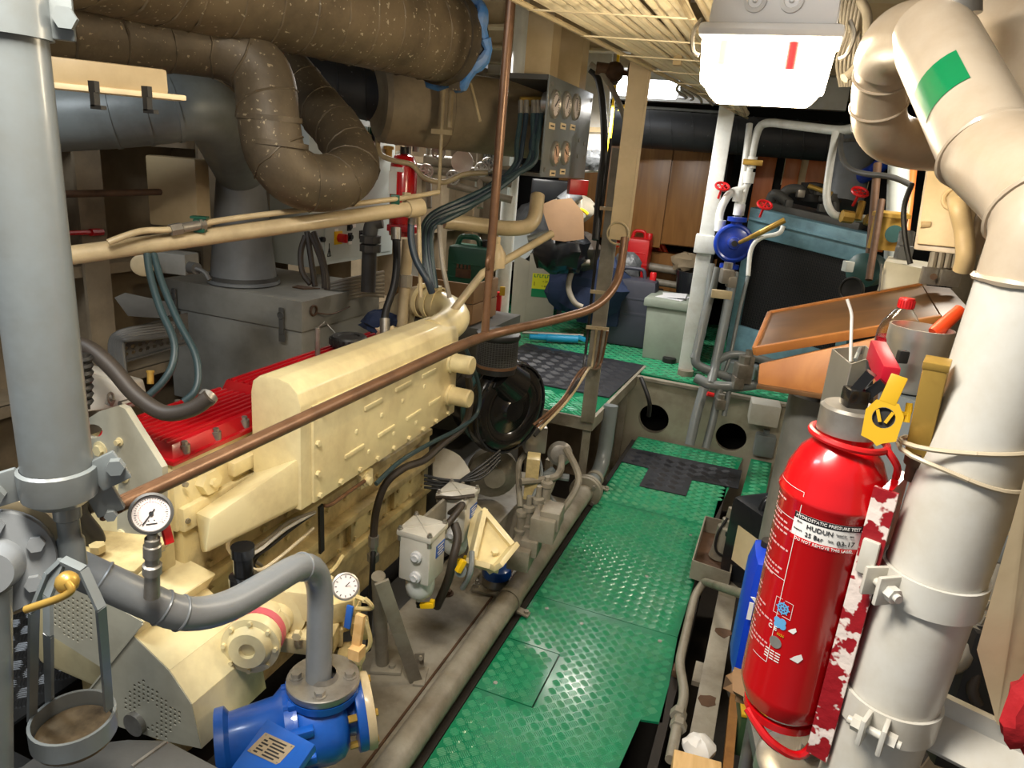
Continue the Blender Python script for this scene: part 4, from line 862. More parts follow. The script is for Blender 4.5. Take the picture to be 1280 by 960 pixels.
for y in (2.36, 3.68):
    b = MB(); b.band((-0.795, y, 0.055), YY, 0.045, 0.035, 0.006); b.bar((-0.755, y, 0.02), (-0.705, y, 0.01), 0.035, 0.01, bevel=0.003); b.hexbolt((-0.718, y, 0.012), UP, 0.011, 0.016); b.build('pipe_clamp', 'grey_dirty', t)
# gear and pumps under the platform
b = MB(); p = D(662, 640, 2.95)
gp = thing('fuel_injection_gear', 'cluster of dusty grey pump plungers beside the floor pipe', 'machinery', AZ(665, 690, zb))
for x, y, hgt in ((652, 648, 0.13), (660, 642, 0.17), (672, 632, 0.18), (683, 612, 0.15)):
    c = D(x, y, 2.95); b = MB(); b.lathe(c - UP * 0.09, UP, [(0, 0), (0.028, 0), (0.028, 0.04), (0.02, 0.045), (0.02, 0.1), (0.025, 0.105), (0.025, 0.125), (0.012, 0.13), (0.012, hgt), (0, hgt)], 14); b.build('plunger', 'grey_dirty', gp)
for x, y, s_ in ((682, 655, 0.1), (690, 645, 0.08), (664, 680, 0.07), (652, 692, 0.09)):
    b = MB(); b.box(D(x, y, 2.85), (s_, s_ * 1.4, s_), 0.1, 0.006); b.build('block', 'grey_dirty', gp)
b = MB(); b.box((-1.12, 3.0, 0.08), (0.25, 0.6, 0.2), bevel=0.01); b.build('housing', 'grey_dirty', gp)
rr = random.Random(5)
gb_ = thing('gearbox', 'dark dusty gearbox with pipes under the black turbocharger', 'machinery', (-1.35, 3.2, 0.0))
b = MB(); b.span((-1.7, 2.6, -0.015), (-1.2, 3.5, 0.34), bevel=0.03); b.build('casing', 'grey_dark', gb_)
b = MB(); b.lathe((-1.1, 2.86, 0.34), (0.5, -0.86, 0), [(0, -0.1), (0.1, -0.1), (0.12, -0.05), (0.12, 0), (0.08, 0.02), (0.05, 0.05), (0, 0.05)], 24); b.build('oil_pump', 'grey_dirty', gb_)
for k in range(9):
    p = D(rr.uniform(655, 715), rr.uniform(550, 600), rr.uniform(3.2, 3.45)); q = D(rr.uniform(650, 700), rr.uniform(600, 650), rr.uniform(3.1, 3.3))
    b = MB(); b.tube(smooth([p, (p + q) / 2 + V((rr.uniform(-.08, .08), 0, rr.uniform(-.05, .08))), q], 6), rr.uniform(0.008, 0.02), 8); b.build('oil_pipe', 'grey_dirty' if k % 2 else 'grey', gb_)
b = MB(); b.box(D(668, 545, 3.3), (0.1, 0.12, 0.13), 0.5, 0.01); b.lathe(D(700, 567, 3.35), (0.3, -0.9, 0.2), [(0, -0.06), (0.05, -0.06), (0.06, 0), (0.045, 0.02), (0, 0.03)], 18); b.build('filter_head', 'steel', gb_)
b = MB(); b.bar((-1.15, 3.55, -0.015), (-1.15, 3.55, 0.36), 0.05, 0.05); b.bar((-1.02, 3.5, -0.015), (-1.02, 3.5, 0.2), 0.06, 0.03); b.build('stand_leg', 'grey_dirty', gb_)
b = MB(); b.box(D(665, 595, 3.2), (0.06, 0.09, 0.2), 0.3, 0.006); b.build('bracket_plate', 'cream_dirty', gb_)
# cream sheet shields between the filters and the turbocharger
b = MB(); b.prism(smooth([D(541, 600, 3.0), D(545, 562, 3.05), D(575, 570, 3.05), D(594, 602, 3.0)], 4), V((-0.03, 0.05, -0.02)))
one(b, 'shield_plate', 'white', 'curved pale sheet shield behind the second fuel filter', 'shield')
b = MB()
for k in range(4): b.tube(smooth([D(530, 594 + 5 * k, 2.85), D(560, 600 + 3 * k, 2.85), D(600, 598 - 5 * k, 2.85), D(625, 575 - 4 * k, 2.9)], 6), 0.0055, 6)
one(b, 'cable_bundle', 'black', 'loose black cables running from the filters to the turbocharger', 'cables', kind='stuff')

# ================================================================== OVERHEAD DUCTS, PORT SIDE
def helix(path, r, pitch, tr, n=14):
    L_ = [0.0]
    for i in range(1, len(path)): L_.append(L_[-1] + (path[i] - path[i - 1]).length)
    u, v = perp(path[1] - path[0]); pts = []; tot = L_[-1]; steps = int(tot / pitch * n); i = 0; last = (path[1] - path[0]).normalized()
    for k in range(steps + 1):
        s_ = tot * k / steps
        while i < len(path) - 2 and L_[i + 1] < s_: i += 1
        f = (s_ - L_[i]) / max(L_[i + 1] - L_[i], 1e-6); c = path[i].lerp(path[i + 1], f); a = (path[i + 1] - path[i]).normalized()
        q = last.rotation_difference(a); u = q @ u; last = a; u = (u - a * u.dot(a)).normalized(); v = a.cross(u)
        ph = 2 * math.pi * s_ / pitch; pts.append(c + (u * math.cos(ph) + v * math.sin(ph)) * r)
    return pts
def duct(name, label, path, r, m, pitch=0.11, sm=None, seam=True, rad=None):
    t = thing(name, label, 'duct', path[0] - UP * r)
    b = MB(); b.tube(path, rad or r, 32); b.build('duct_shell', m, t)
    if seam: b = MB(); b.tube(helix(path, r + 0.001, pitch, 0), 0.0035, 5); b.build('spiral_seam', sm or m, t)
    return t
pA = [D(60, -98, 1.4) * 2.2 - D(215, -46, 1.72) * 1.2, D(215, -46, 1.72), D(556, 48, 2.52)]
t = duct('ventilation_duct', 'largest brown spiral duct overhead, ending in a blue insulated collar', pA, 0.148, 'duct')
ax_ = (pA[2] - pA[1]).normalized()
b = MB(); b.band(pA[2] - ax_ * 0.01, ax_, 0.149, 0.045, 0.008, 36); b.box(pA[2] + V((0.05, 0, -0.155)), (0.04, 0.02, 0.03)); b.build('end_clamp', 'duct2', t)
b = MB(); u, v = perp(ax_); path = []
for k in range(34):
    a = 2 * math.pi * k / 33; path.append(pA[2] + ax_ * (0.04 + 0.012 * math.sin(5 * a)) + (u * math.cos(a) + v * math.sin(a)) * (0.152 + 0.012 * math.sin(7 * a)))
b.tube(path, [0.022 + 0.007 * math.sin(11 * k) for k in range(34)], 8); b.build('insulation_roll', 'blue_lag', t, 'blue flexible insulation collar')
b = MB(); b.lathe(pA[2] + ax_ * 0.03, ax_, [(0.14, 0), (0.15, 0.02), (0.13, 0.06), (0, 0.07)], 24); b.build('flexible_sleeve', 'black', t)

pB = smooth([D(10, 22, 1.5) * 7 - D(54, 28, 1.56) * 6, D(10, 22, 1.5), D(54, 28, 1.56), D(225, 50, 1.85), D(290, 64, 1.93), D(328, 96, 1.96), D(336, 150, 1.96), D(346, 195, 1.98), D(376, 225, 2.05), D(420, 227, 2.16), D(442, 205, 2.28), D(425, 168, 2.38), D(390, 125, 2.48), D(350, 75, 2.56)], 6)
t = duct('ventilation_duct', 'dark brown duct that bends down and back up in a U behind the tan pipe', pB, 0.083, 'duct2', 0.13)
for p, a in ((D(337, 148, 1.96), (0, 0, 1)), (D(345, 180, 1.97), (0, .05, 1)), (D(293, 66, 1.93), ax_)):
    b = MB(); b.band(p, V(a), 0.083, 0.014, 0.005, 30); b.build('joint_band', 'duct2', t)
pC = fillet([D(-30, 150, 2.05) * 2 - D(170, 141, 2.15), D(170, 141, 2.15), D(262, 130, 2.25), AZ(305, 352, 1.16) + UP * 0.46], 0.13, 8)
t = duct('ventilation_duct', 'grey painted duct running behind the thick post and turning down to the box', pC, 0.1, 'duct_grey', 0.12, seam=False)
for k in (2, 5, 8): 
    b = MB(); i = min(k + 1, len(pC) - 2); b.band(pC[i], pC[i + 1] - pC[i], 0.1, 0.012, 0.003, 30); b.build('joint_band', 'duct_grey', t)
db = AZ(305, 352, 1.16)
dc = thing('duct_transition', 'grey sheet metal cone standing on the dusty grey box', 'duct', db)
b = MB(); b.lathe(db, UP, [(0.0, 0), (0.15, 0), (0.15, 0.012), (0.137, 0.014), (0.095, 0.44), (0.1, 0.45), (0.1, 0.47), (0, 0.47)], 36); b.build('cone', 'steel_blue', dc)
b = MB(); b.band(db + UP * 0.02, UP, 0.137, 0.02, 0.006, 36); b.build('base_flange', 'grey_dark', dc)
t = duct('ventilation_duct', 'short dark duct between the U bend and the tan lagged tank', [D(350, 92, 3.1), D(478, 120, 3.25)], 0.12, 'duct_dark', 0.12)

# dusty grey box
t = thing('ventilation_box', 'dusty grey sheet steel box with latches behind the red valve covers', 'box', (-2.1, 2.5, 0.7))
b = MB(); b.span((-2.46, 2.3, 0.62), (-1.76, 2.86, 1.055), bevel=0.006); b.build('box_body', 'box_grey', t)
b = MB(); b.span((-2.47, 2.29, 1.03), (-1.75, 2.87, 1.155), bevel=0.005); b.build('box_lid', 'box_grey', t)
for x, y in ((-1.84, 2.282), (-2.4, 2.282)):
    b = MB(); b.bar((x, y, 0.98), (x, y, 1.03), 0.03, 0.01, up=YY); b.bar((x, y - 0.004, 1.01), (x, y - 0.004, 1.12), 0.022, 0.01, up=YY, bevel=0.003); b.ring((x, y - 0.01, 1.09), (0, 1, 0), 0.014, 0.003, 14, 5); b.build('toggle_latch', 'grey_dark', t)
b = MB(); b.ring((-1.745, 2.36, 1.11), XX, 0.02, 0.005, 16, 6); b.tube(smooth([V((-1.745, 2.37, 1.1)), V((-1.72, 2.45, 1.085)), V((-1.735, 2.6, 1.09))], 5), 0.003, 5); b.build('tie_wire', 'rust', t)
b = MB(); b.prism([V((-1.96, 2.5, 1.156)), V((-1.9, 2.5, 1.156)), V((-1.86, 2.56, 1.156)), V((-1.97, 2.55, 1.156))], (0, 0, 0.004)); b.build('bracket_stub', 'rust', t)

# fluorescent fitting on the port duct
lf = thing('fluorescent_fitting', 'unlit cream fluorescent fitting hanging in front of the grey duct', 'lamp', D(130, 118, 1.8))
P = [D(46, 86, 1.46), D(204, 103, 1.62)]
b = MB(); b.bar(P[0], P[1], 0.07, 0.052, bevel=0.008); b.build('housing', 'beige', lf)
b = MB(); b.bar(P[0] + V((0, 0, -0.03)), P[1] + V((0.02, 0.03, -0.03)), 0.08, 0.012, bevel=0.004); b.build('diffuser', 'cream_panel', lf)
for x, y, d_ in ((118, 116, 1.47), (184, 122, 1.54)):
    b = MB(); c = D(x, y, d_); b.box(c + UP * 0.012, (0.018, 0.012, 0.022)); b.box(c - UP * 0.012, (0.012, 0.014, 0.03)); b.box(c + V((0.008, 0, -0.028)), (0.03, 0.014, 0.008)); b.build('clip', 'black', lf)

# tan pipe across the engine and its small companion line
q0, q1 = D(60, 323, 1.72), D(512, 261, 2.4)
tp = thing('tan_pipe', 'straight tan painted pipe crossing in front of the grey duct cone', 'pipe', q0)
b = MB(); b.tube([q0, q1], 0.0235, 18); b.build('pipe', 'tan', tp)
b = MB(); b.cyl(q1 - (q1 - q0).normalized() * 0.01, q1 + (q1 - q0).normalized() * 0.05, 0.03, n=14); b.build('end_coupling', 'tan', tp)
sp = [D(135, 303, 1.76), D(165, 292, 1.79), D(185, 288, 1.82), D(222, 286, 1.88), D(300, 272, 2.0), D(500, 248, 2.36), D(548, 240, 2.5)]
t = thing('fuel_tube', 'thin tan tube with a green valve lying above the tan pipe', 'pipe', sp[2])
b = MB(); b.tube(smooth(sp, 5), 0.0085, 10); b.build('tube', 'tan', t)
b = MB(); dd = (sp[4] - sp[3]).normalized(); b.cyl(sp[3] - dd * 0.02, sp[3] + dd * 0.01, 0.016, n=6); b.cyl(sp[3] + dd * 0.012, sp[3] + dd * 0.06, 0.013, n=12); b.cyl(sp[3] + dd * 0.06, sp[3] + dd * 0.075, 0.017, n=6); b.build('compression_fitting', 'steel', t)
b = MB(); c = D(250, 282, 1.93); b.box(c, (0.03, 0.03, 0.036), 0.5, 0.004); b.box(c + UP * 0.022, (0.042, 0.03, 0.006), 0.5); b.build('green_valve', 'jerry_green', t, 'small green valve block')
b = MB(); c = D(494, 250, 2.36); b.box(c, (0.03, 0.03, 0.034), 0.5, 0.004); b.build('second_valve', 'jerry_green', t)
b = MB(); b.tube([AX(60, 292, -2.44), AX(127, 290, -2.5)], 0.009, 8); b.cyl(AX(113, 290.5, -2.485), AX(127, 290, -2.5), 0.014, n=8); one(b, 'red_lever', 'red_plastic', 'thin red rod sticking out beside the thick grey post', 'rod')

# hoses hanging behind the rocker covers
for k, (pts, lab) in enumerate((([(184, 318), (188, 345), (200, 385), (217, 425), (216, 455), (203, 478), (182, 498)], 'green grey hose hanging from the tan pipe, the one nearer the thick post'), ([(192, 318), (203, 355), (222, 400), (243, 440), (248, 470), (243, 490), (230, 502)], 'green grey hose hanging from the tan pipe, the one nearer the grey box'))):
    b = MB(); b.tube(smooth([D(x, y, 1.85 + 0.02 * k - 0.0006 * (y - 318)) for x, y in pts], 6), 0.0095, 10); one(b, 'coolant_hose', 'hose_green', lab, 'hose', 'green hoses below the tan pipe')
b = MB(); b.tube(smooth(DP(1.62, (88, 428), (112, 436), (140, 460), (170, 494), (205, 516), (240, 511), (262, 496)), 6), 0.0185, 14); bh = one(b, 'breather_hose', 'hose_brown', 'thick dark brown hose curving onto the near red valve cover', 'hose')
b = MB(); b.cyl(D(257, 500, 1.63), D(262, 494, 1.64), 0.021, n=16); b.build('hose_clip', 'steel', bh)
b = MB()
for k in range(7): b.ring(D(98, 448 + k * 9, 1.5), UP, 0.022, 0.007, 18, 6)
b.cyl(D(98, 442, 1.5), D(98, 512, 1.5), 0.022, n=16); one(b, 'ribbed_bellows', 'black', 'black ribbed bellows close beside the thick grey post', 'hose')
ch = thing('header_tank', 'pale cream header tank behind the thick grey post', 'tank', D(140, 505, 1.75))
b = MB(); b.hexa([D(60, 520, 1.7), D(172, 508, 1.8), D(60, 520, 1.95), D(185, 500, 2.0), D(60, 448, 1.66), D(150, 478, 1.76), D(60, 440, 1.95), D(180, 474, 2.0)], 0.01); b.build('tank_body', 'white', ch)
b = MB(); b.cyl(D(140, 498, 1.74), D(136, 506, 1.74), 0.01, n=8); b.ring(D(138, 497, 1.73), (1, 0.4, 0), 0.012, 0.003, 14, 5); b.tube([D(150, 505, 1.74), D(168, 500, 1.78)], 0.008, 8); b.build('drain_cock', 'steel', ch)
b = MB(); b.cyl(D(188, 480, 2.0), D(188, 463, 2.0), 0.009, n=10); b.cyl(D(188, 466, 2.0), D(188, 463, 2.0), 0.011, n=10); one(b, 'brass_stub', 'brass', 'short brass stub standing beside the red valve cover', 'fitting')

# port side shelf furniture
t = thing('perforated_cable_tray', 'perforated dusty cable tray on the hull behind the green hoses', 'tray', D(185, 440, 2.3))
c0 = D(150, 452, 2.25); ux = (D(215, 433, 2.35) - c0).normalized(); holes = [circ(0.02 + 0.022 * i, 0.018 + 0.02 * j, 0.007, 6) for i in range(9) for j in range(4)]
me = sheet([(0, 0), (0.22, 0), (0.22, 0.1), (0, 0.1)], holes, 0.003, c0, ux, UP); place_mesh(me, 'tray_sheet', 'grey_dark', t)
b = MB(); b.bar(c0, c0 + ux * 0.22, 0.04, 0.004); b.build('tray_lip', 'grey_dark', t)
for k in range(6):
    b = MB(); b.tube(smooth([D(142 + 3 * k, 470, 2.2), D(138 + 3 * k, 430, 2.2), D(150 + 2 * k, 415 + 2 * k, 2.2), D(185, 408 + 3 * k, 2.25), D(218, 404 + 3 * k, 2.3)], 5), 0.0075, 8); one(b, 'port_cable', 'grey_dark', ('lowest', 'second lowest', 'third lowest', 'third highest', 'second highest', 'highest')[5 - k] + ' dusty cable curving down off the perforated tray on the hull', 'cable', 'cables on the perforated tray')
b = MB(); b.prism([D(143, 372, 2.2), D(204, 385, 2.25), D(204, 398, 2.22), D(160, 395, 2.18)], V((0.0, 0.04, 0.01))); one(b, 'sheet_cover', 'grey_dark', 'small folded grey sheet cover above the perforated tray', 'cover')
t = thing('junction_box', 'small dusty junction box with cable glands beside the cone of the duct', 'box', D(222, 338, 2.4))
b = MB(); b.box(D(222, 328, 2.4), (0.11, 0.08, 0.07), 0.2, 0.006); b.build('case', 'box_grey', t); b = MB(); b.cyl(D(236, 334, 2.38), D(246, 336, 2.36), 0.02, n=12); b.tube(smooth(DP(2.36, (243, 335), (255, 340), (262, 350)), 5), 0.008, 8); b.build('gland', 'grey_dark', t)
t = thing('horn_unit', 'round dusty horn on the hull behind the green hoses', 'horn', D(178, 342, 2.3)); b = MB(); b.lathe(D(178, 332, 2.3), (0.6, -0.8, -0.1), [(0, -0.06), (0.03, -0.06), (0.034, -0.03), (0.036, 0), (0.03, 0.004), (0, 0.002)], 20); b.build('horn_body', 'tan', t)
b = MB(); b.box(D(224, 240, 2.75), (0.2, 0.1, 0.26), 0.25, 0.01); one(b, 'wall_cabinet', 'beige', 'beige cabinet on the hull behind the tapering duct', 'cabinet')
for z_, d_ in ((1.6, 2.3),):
    b = MB(); b.tube([D(60, 243, 2.2), D(200, 240, 2.6)], 0.012, 10); one(b, 'port_pipe', 'rust', 'brown thin pipe along the hull above the red rod', 'pipe')
for kc, pts in enumerate(([(378, 295), (372, 315), (374, 340), (384, 355)], [(384, 292), (392, 310), (400, 335), (402, 360)], [(380, 290), (384, 318), (388, 345), (390, 358)], [(388, 290), (397, 315), (404, 345), (405, 362)])):
    b = MB(); b.tube(smooth([D(x + 4, y, 2.75) for x, y in pts], 5), 0.0115, 8); one(b, 'cabinet_cable', 'hose_brown', ('leftmost', 'second from the cabinet', 'second from the cone', 'rightmost')[(0, 1, 2, 3)[kc]] + ' dark cable between the duct cone and the switch cabinet', 'cable', 'cables left of the switch cabinet')

# switch cabinet
XC = -2.0
def ac_(x, y): return AX(x, y, XC)
t = thing('switch_cabinet', 'pale grey electrical cabinet with a red and yellow isolator knob', 'cabinet', (XC - 0.15, 3.1, 1.2))
lo, hi = ac_(404, 332), ac_(470, 148)
b = MB(); b.span((XC - 0.22, lo.y - 0.1, lo.z), (XC, 3.4, 1.93), bevel=0.006); b.build('case', 'board', t)
b = MB(); b.span((XC - 0.002, lo.y + 0.005, lo.z + 0.02), (XC + 0.006, 3.38, 1.9), bevel=0.003); b.build('door', 'board', t)
ks = ac_(421, 297); b = MB(); b.box(ks + V((0.008, 0, 0)), (0.006, 0.062, 0.062), bevel=0.002); b.build('isolator_plate', 'yellow', t)
b = MB(); b.cyl(ks + V((0.01, 0.005, 0)), ks + V((0.045, 0.005, 0)), 0.021, n=18); b.box(ks + V((0.045, 0.005, 0)), (0.02, 0.012, 0.04), bevel=0.003); b.build('isolator_knob', 'red_plastic', t, 'red rotary knob')
for x, y, m_ in ((401, 299, 'ink'), (436, 296, 'ink'), (450, 293, 'ink'), (435, 283, 'ink')):
    b = MB(); c = ac_(x, y); b.cyl(c + V((0.004, 0, 0)), c + V((0.02, 0, 0)), 0.012, n=12); b.box(c + V((0.006, 0, 0)), (0.006, 0.034, 0.04 if y != 299 else 0.02)); b.build('push_button', m_, t)
for x, y in ((436, 303), (441, 282), (419, 288)):
    b = MB(); c = ac_(x, y); b.box(c + V((0.007, 0, 0)), (0.002, 0.03, 0.018)); b.build('label_strip', 'label_white', t)
b = MB(); c = ac_(410, 312); b.bar(c + V((0.007, 0, -0.03)), c + V((0.007, 0, 0.03)), 0.004, 0.002, up=XX); b.bar(c + V((0.007, -0.014, -0.03)), c + V((0.007, 0.014, -0.03)), 0.004, 0.002, up=XX); b.bar(c + V((0.007, -0.014, -0.03)), c + V((0.007, 0, 0.01)), 0.003, 0.002, up=XX); b.bar(c + V((0.007, 0.014, -0.03)), c + V((0.007, 0, 0.01)), 0.003, 0.002, up=XX); b.build('pictogram', 'ink', t)
c = ac_(463, 197); b = MB(); b.box(c + V((0.008, 0, 0)), (0.003, 0.13, 0.19)); sgn = b.build('extinguisher_sign', 'label_white', t, 'white sign with a red extinguisher picture')
b = MB(); b.tube([c + V((0.011, -0.028, -0.06)), c + V((0.011, -0.028, 0.03)), c + V((0.011, -0.028, 0.05))], [0.018, 0.018, 0.007], 10); b.bar(c + V((0.011, -0.05, 0.062)), c + V((0.011, -0.01, 0.062)), 0.008, 0.004); b.build('extinguisher_picture', 'red_plastic', sgn)
text('P', 0.03, c + V((0.0105, 0.03, 0.0)), YY, UP, 'ink', sgn); text('6 kg', 0.028, c + V((0.0105, 0.03, -0.05)), YY, UP, 'ink', sgn)
b = MB(); c = ac_(450, 167)
for k in range(3): b.box(c + V((0.008, -0.02 + 0.05 * k, 0)), (0.006, 0.04, 0.07))
b.build('indicator_window', 'jerry_green', t)
b = MB(); c = ac_(468, 166); b.disc(c + V((0.005, 0, 0)), XX, 0.045, 0.02, 18); b.build('black_dial', 'black', t)
for k in range(7):
    b = MB(); b.tube(smooth([D(402, 358 + 3 * k, 3.1), D(430, 350 + 4 * k, 3.1), D(455, 345 + 4 * k, 3.15), D(480, 340 + 5 * k, 3.2)], 4), 0.008, 8); one(b, 'signal_cable', 'cable_grey', ('topmost', 'second', 'third', 'fourth', 'fifth', 'sixth', 'lowest')[k] + ' pale cable of the level bundle below the switch cabinet', 'cable', 'pale cables below the switch cabinet')
b = MB(); b.tube(fillet([D(478, 276, 2.9), D(463, 278, 2.9), D(460, 365, 2.95)], 0.05), 0.03, 16)
vp = one(b, 'vent_pipe', 'grey_dark', 'grey stand pipe with a union beside the switch cabinet', 'pipe')
for y in (299, 310): b = MB(); c = D(463, y, 2.9); b.cyl(c - UP * 0.014, c + UP * 0.014, 0.044, n=8); b.build('union_nut', 'grey_dark', vp)
b = MB(); b.tube([D(510, 300, 2.9), D(502, 414, 2.95)], 0.024, 14); vp2 = one(b, 'stand_pipe', 'tan', 'tan stand pipe behind the manifold elbow', 'pipe')
b = MB(); c = D(506, 352, 2.92); b.cyl(c - UP * 0.02, c + UP * 0.03, 0.032, n=8); b.build('pipe_union', 'grey_dirty', vp2)
b = MB(); b.tube(smooth([D(494, 288, 2.75), D(496, 320, 2.75), D(493, 355, 2.75), D(482, 390, 2.75), D(480, 415, 2.75)], 5), 0.015, 10); hb = one(b, 'feed_hose', 'black', 'black hose hanging in front of the tan stand pipe', 'hose')
for ya, yb_, xa in ((285, 300, 495), (398, 418, 481)): b = MB(); b.cyl(D(xa, ya, 2.75), D(xa, yb_, 2.75), 0.02, n=10); b.build('crimped_end', 'steel', hb)
b = MB(); b.ball(D(480, 404, 3.0), 0.1, 18, (1.0, 0.8, 0.5), 0.2, 3); one(b, 'blue_rag', 'denim', 'crumpled blue rag behind the far valve cover', 'rag')
b = MB(); b.ball(D(487, 416, 2.8), 0.05, 12, (1.2, 0.8, 0.5), 0.25, 9); one(b, 'yellow_rag', 'cream_panel', 'small pale yellow rag beside the blue rag', 'rag')
# small extinguisher under the tank
ec = D(504, 240, 3.3)
t = thing('small_fire_extinguisher', 'small red fire extinguisher standing below the tan lagged tank', 'fire extinguisher', ec - UP * 0.2)
b = MB(); b.lathe(ec - UP * 0.2, UP, [(0, 0), (0.06, 0), (0.062, 0.02), (0.062, 0.32), (0.045, 0.36), (0.02, 0.37), (0, 0.37)], 24); b.build('cylinder', 'ext_red', t)
b = MB(); b.box(ec + V((-0.02, -0.062, 0.04)), (0.04, 0.006, 0.1)); b.box(ec + V((0.0, -0.06, 0.1)), (0.06, 0.012, 0.02)); b.build('paper_label', 'label_white', t)
b = MB(); b.lathe(ec + UP * 0.17, UP, [(0, 0), (0.02, 0), (0.02, 0.03), (0, 0.03)], 12); b.bar(ec + V((-0.05, 0, 0.21)), ec + V((0.05, 0, 0.22)), 0.02, 0.012); b.build('valve_head', 'black', t)
# lagged tank
e0, e1 = D(470, 127, 3.1), D(690, 156, 3.5); ea = (e1 - e0).normalized()
t = thing('lagged_tank', 'tan lagged horizontal tank hanging behind the hanging rod', 'tank', (e0 + e1) / 2 - UP * 0.17)
b = MB(); L_ = (e1 - e0).length; b.lathe(e0, ea, [(0, 0.03), (0.1, 0.015), (0.15, 0.01), (0.168, 0.03), (0.17, 0.06), (0.17, L_), (0, L_)], 36); b.build('tank_shell', 'tank', t)
for f in (0.36, 0.9): b = MB(); b.band(e0 + ea * L_ * f, ea, 0.17, 0.02, 0.004, 36); b.build('strap', 'tank', t)
b = MB(); hp = D(552, 165, 3.0); b.tube([V((hp.x, hp.y, hp.z - 0.25)), V((hp.x, hp.y, 2.4))], 0.008, 8); b.tube([V((hp.x + 0.035, hp.y, hp.z + 0.02)), V((hp.x + 0.035, hp.y, 2.4))], 0.012, 8); b.box(hp + V((0.0, 0, 0.0)), (0.09, 0.02, 0.02)); b.build('hanger_rods', 'tan', t, kind='stuff')
b = MB(); b.tube([D(588, 105, 2.8), D(600, 152, 2.75)], 0.007, 8); one(b, 'loose_rod', 'tan', 'thin rod sticking down from the blue collar', 'rod')

# ---------------------------------------------------------------- valves and pipes below the tank
vg = thing('valve_manifold', 'group of grey pipes and handwheels hanging below the lagged tank', 'valves', D(560, 235, 3.6))
for (x0, y0, x1, y1, r) in ((470, 200, 640, 230, .02), (500, 190, 500, 215, .022), (530, 200, 575, 204, .03), (555, 215, 640, 212, .02), (600, 190, 600, 260, .018), (536, 185, 536, 260, .016), (560, 230, 640, 250, .02)):
    b = MB(); b.tube([D(x0, y0, 3.75), D(x1, y1, 3.75)], r, 12); b.build('manifold_pipe', 'grey_dirty', vg)
for x, y in ((533, 214), (566, 222), (602, 212), (610, 206), (548, 190)):
    b = MB(); c = D(x, y, 3.6); fx = V((0.4, -0.9, 0)); b.ring(c, fx, 0.032, 0.006, 20, 6)
    u, v = perp(fx)
    for k in range(3): a = math.pi * k / 3; b.bar(c - (u * math.cos(a) + v * math.sin(a)) * 0.03, c + (u * math.cos(a) + v * math.sin(a)) * 0.03, 0.007, 0.007)
    b.cyl(c, c - fx * 0.09, 0.01, n=8); b.build('handwheel', 'steel', vg)
b = MB(); c = D(578, 202, 3.55); b.disc(c, (0.35, -0.9, -0.05), 0.055, 0.02, 28); b.cyl(c, c + V((0.012, -0.03, 0)), 0.008, n=8); b.build('round_cover', 'label_white', vg, 'white round cover disc')
for x, y in ((486, 190), (520, 182), (545, 182), (510, 186)):
    b = MB(); c = D(x, y, 3.6); b.cyl(c - UP * 0.03, c + UP * 0.03, 0.018, n=8); b.box(c + UP * 0.02, (0.05, 0.02, 0.015), 0.4); b.build('small_valve', 'brass' if x == 486 else 'steel', vg)
b = MB(); b.tube(smooth([D(472, 160, 3.2), D(474, 190, 3.2), D(490, 200, 3.2), D(515, 206, 3.2), D(530, 222, 3.2), D(555, 228, 3.2), D(580, 218, 3.2), D(610, 216, 3.2)], 5), 0.012, 10); one(b, 'bent_tube', 'tan', 'bent tan tube winding in front of the small red extinguisher', 'pipe')
b = MB(); b.box(D(617, 205, 3.8), (0.18, 0.05, 0.35), 0.2)
lo = one(b, 'louvre_panel', 'board', 'pale louvred panel behind the handwheels', 'panel')
for k in range(7): b = MB(); b.box(D(606 + 3.4 * k, 205, 3.76), (0.006, 0.02, 0.33), 0.2); b.build('louvre_slat', 'grey', lo)
b = MB(); b.box(D(505, 285, 3.3), (0.14, 0.1, 0.03), 0.3, 0.004); one(b, 'red_bracket', 'red_plastic', 'red bracket plate behind the pipe junction', 'bracket')
# pipe junction at the end of the tan pipe
j = thing('pipe_junction', 'cluster of brass and tan fittings at the far end of the tan pipe', 'fittings', D(514, 262, 2.42))
for x, y, r, h in ((513, 262, .026, .05), (520, 255, .018, .06), (508, 250, .015, .05)): b = MB(); c = D(x, y, 2.45); b.cyl(c - UP * h / 2, c + UP * h / 2, r, n=8); b.build('fitting', 'tan', j)
b = MB(); b.tube([D(516, 268, 2.45), D(514, 280, 2.46)], 0.014, 8); b.build('hose_tail', 'steel', j)
b = MB(); b.tube(smooth([D(514, 278, 2.46), D(514, 300, 2.46), D(520, 325, 2.46), D(534, 350, 2.46), D(540, 366, 2.48)], 5), 0.0125, 10); one(b, 'drop_hose', 'hose_navy', 'dark hose dropping from the tan pipe junction to the manifold elbow', 'hose')
b = MB(); b.tube([D(523, 262, 2.5), D(526, 372, 2.55)], 0.008, 8); one(b, 'thin_line', 'tan', 'thin tan line running down beside the dark drop hose', 'pipe')
b = MB(); b.tube(smooth([D(549, 282, 2.6), D(552, 320, 2.58), D(556, 345, 2.58), D(562, 372, 2.6)], 5), 0.009, 8); one(b, 'clear_hose', 'cable_grey', 'pale curved hose ending at the manifold elbow clamps', 'hose')
b = MB(); b.tube(fillet([D(556, 276, 2.9), D(640, 287, 3.0), D(668, 282, 3.05), D(672, 245, 3.1)], 0.09, 7), 0.032, 16); o = one(b, 'cross_pipe', 'tan', 'tan pipe with an upturned bend below the gauge panel', 'pipe')
b = MB(); b.bar(D(587, 256, 2.95), D(586, 292, 2.95), 0.034, 0.012, up=YY); b.build('hanger_strap', 'tank', o)
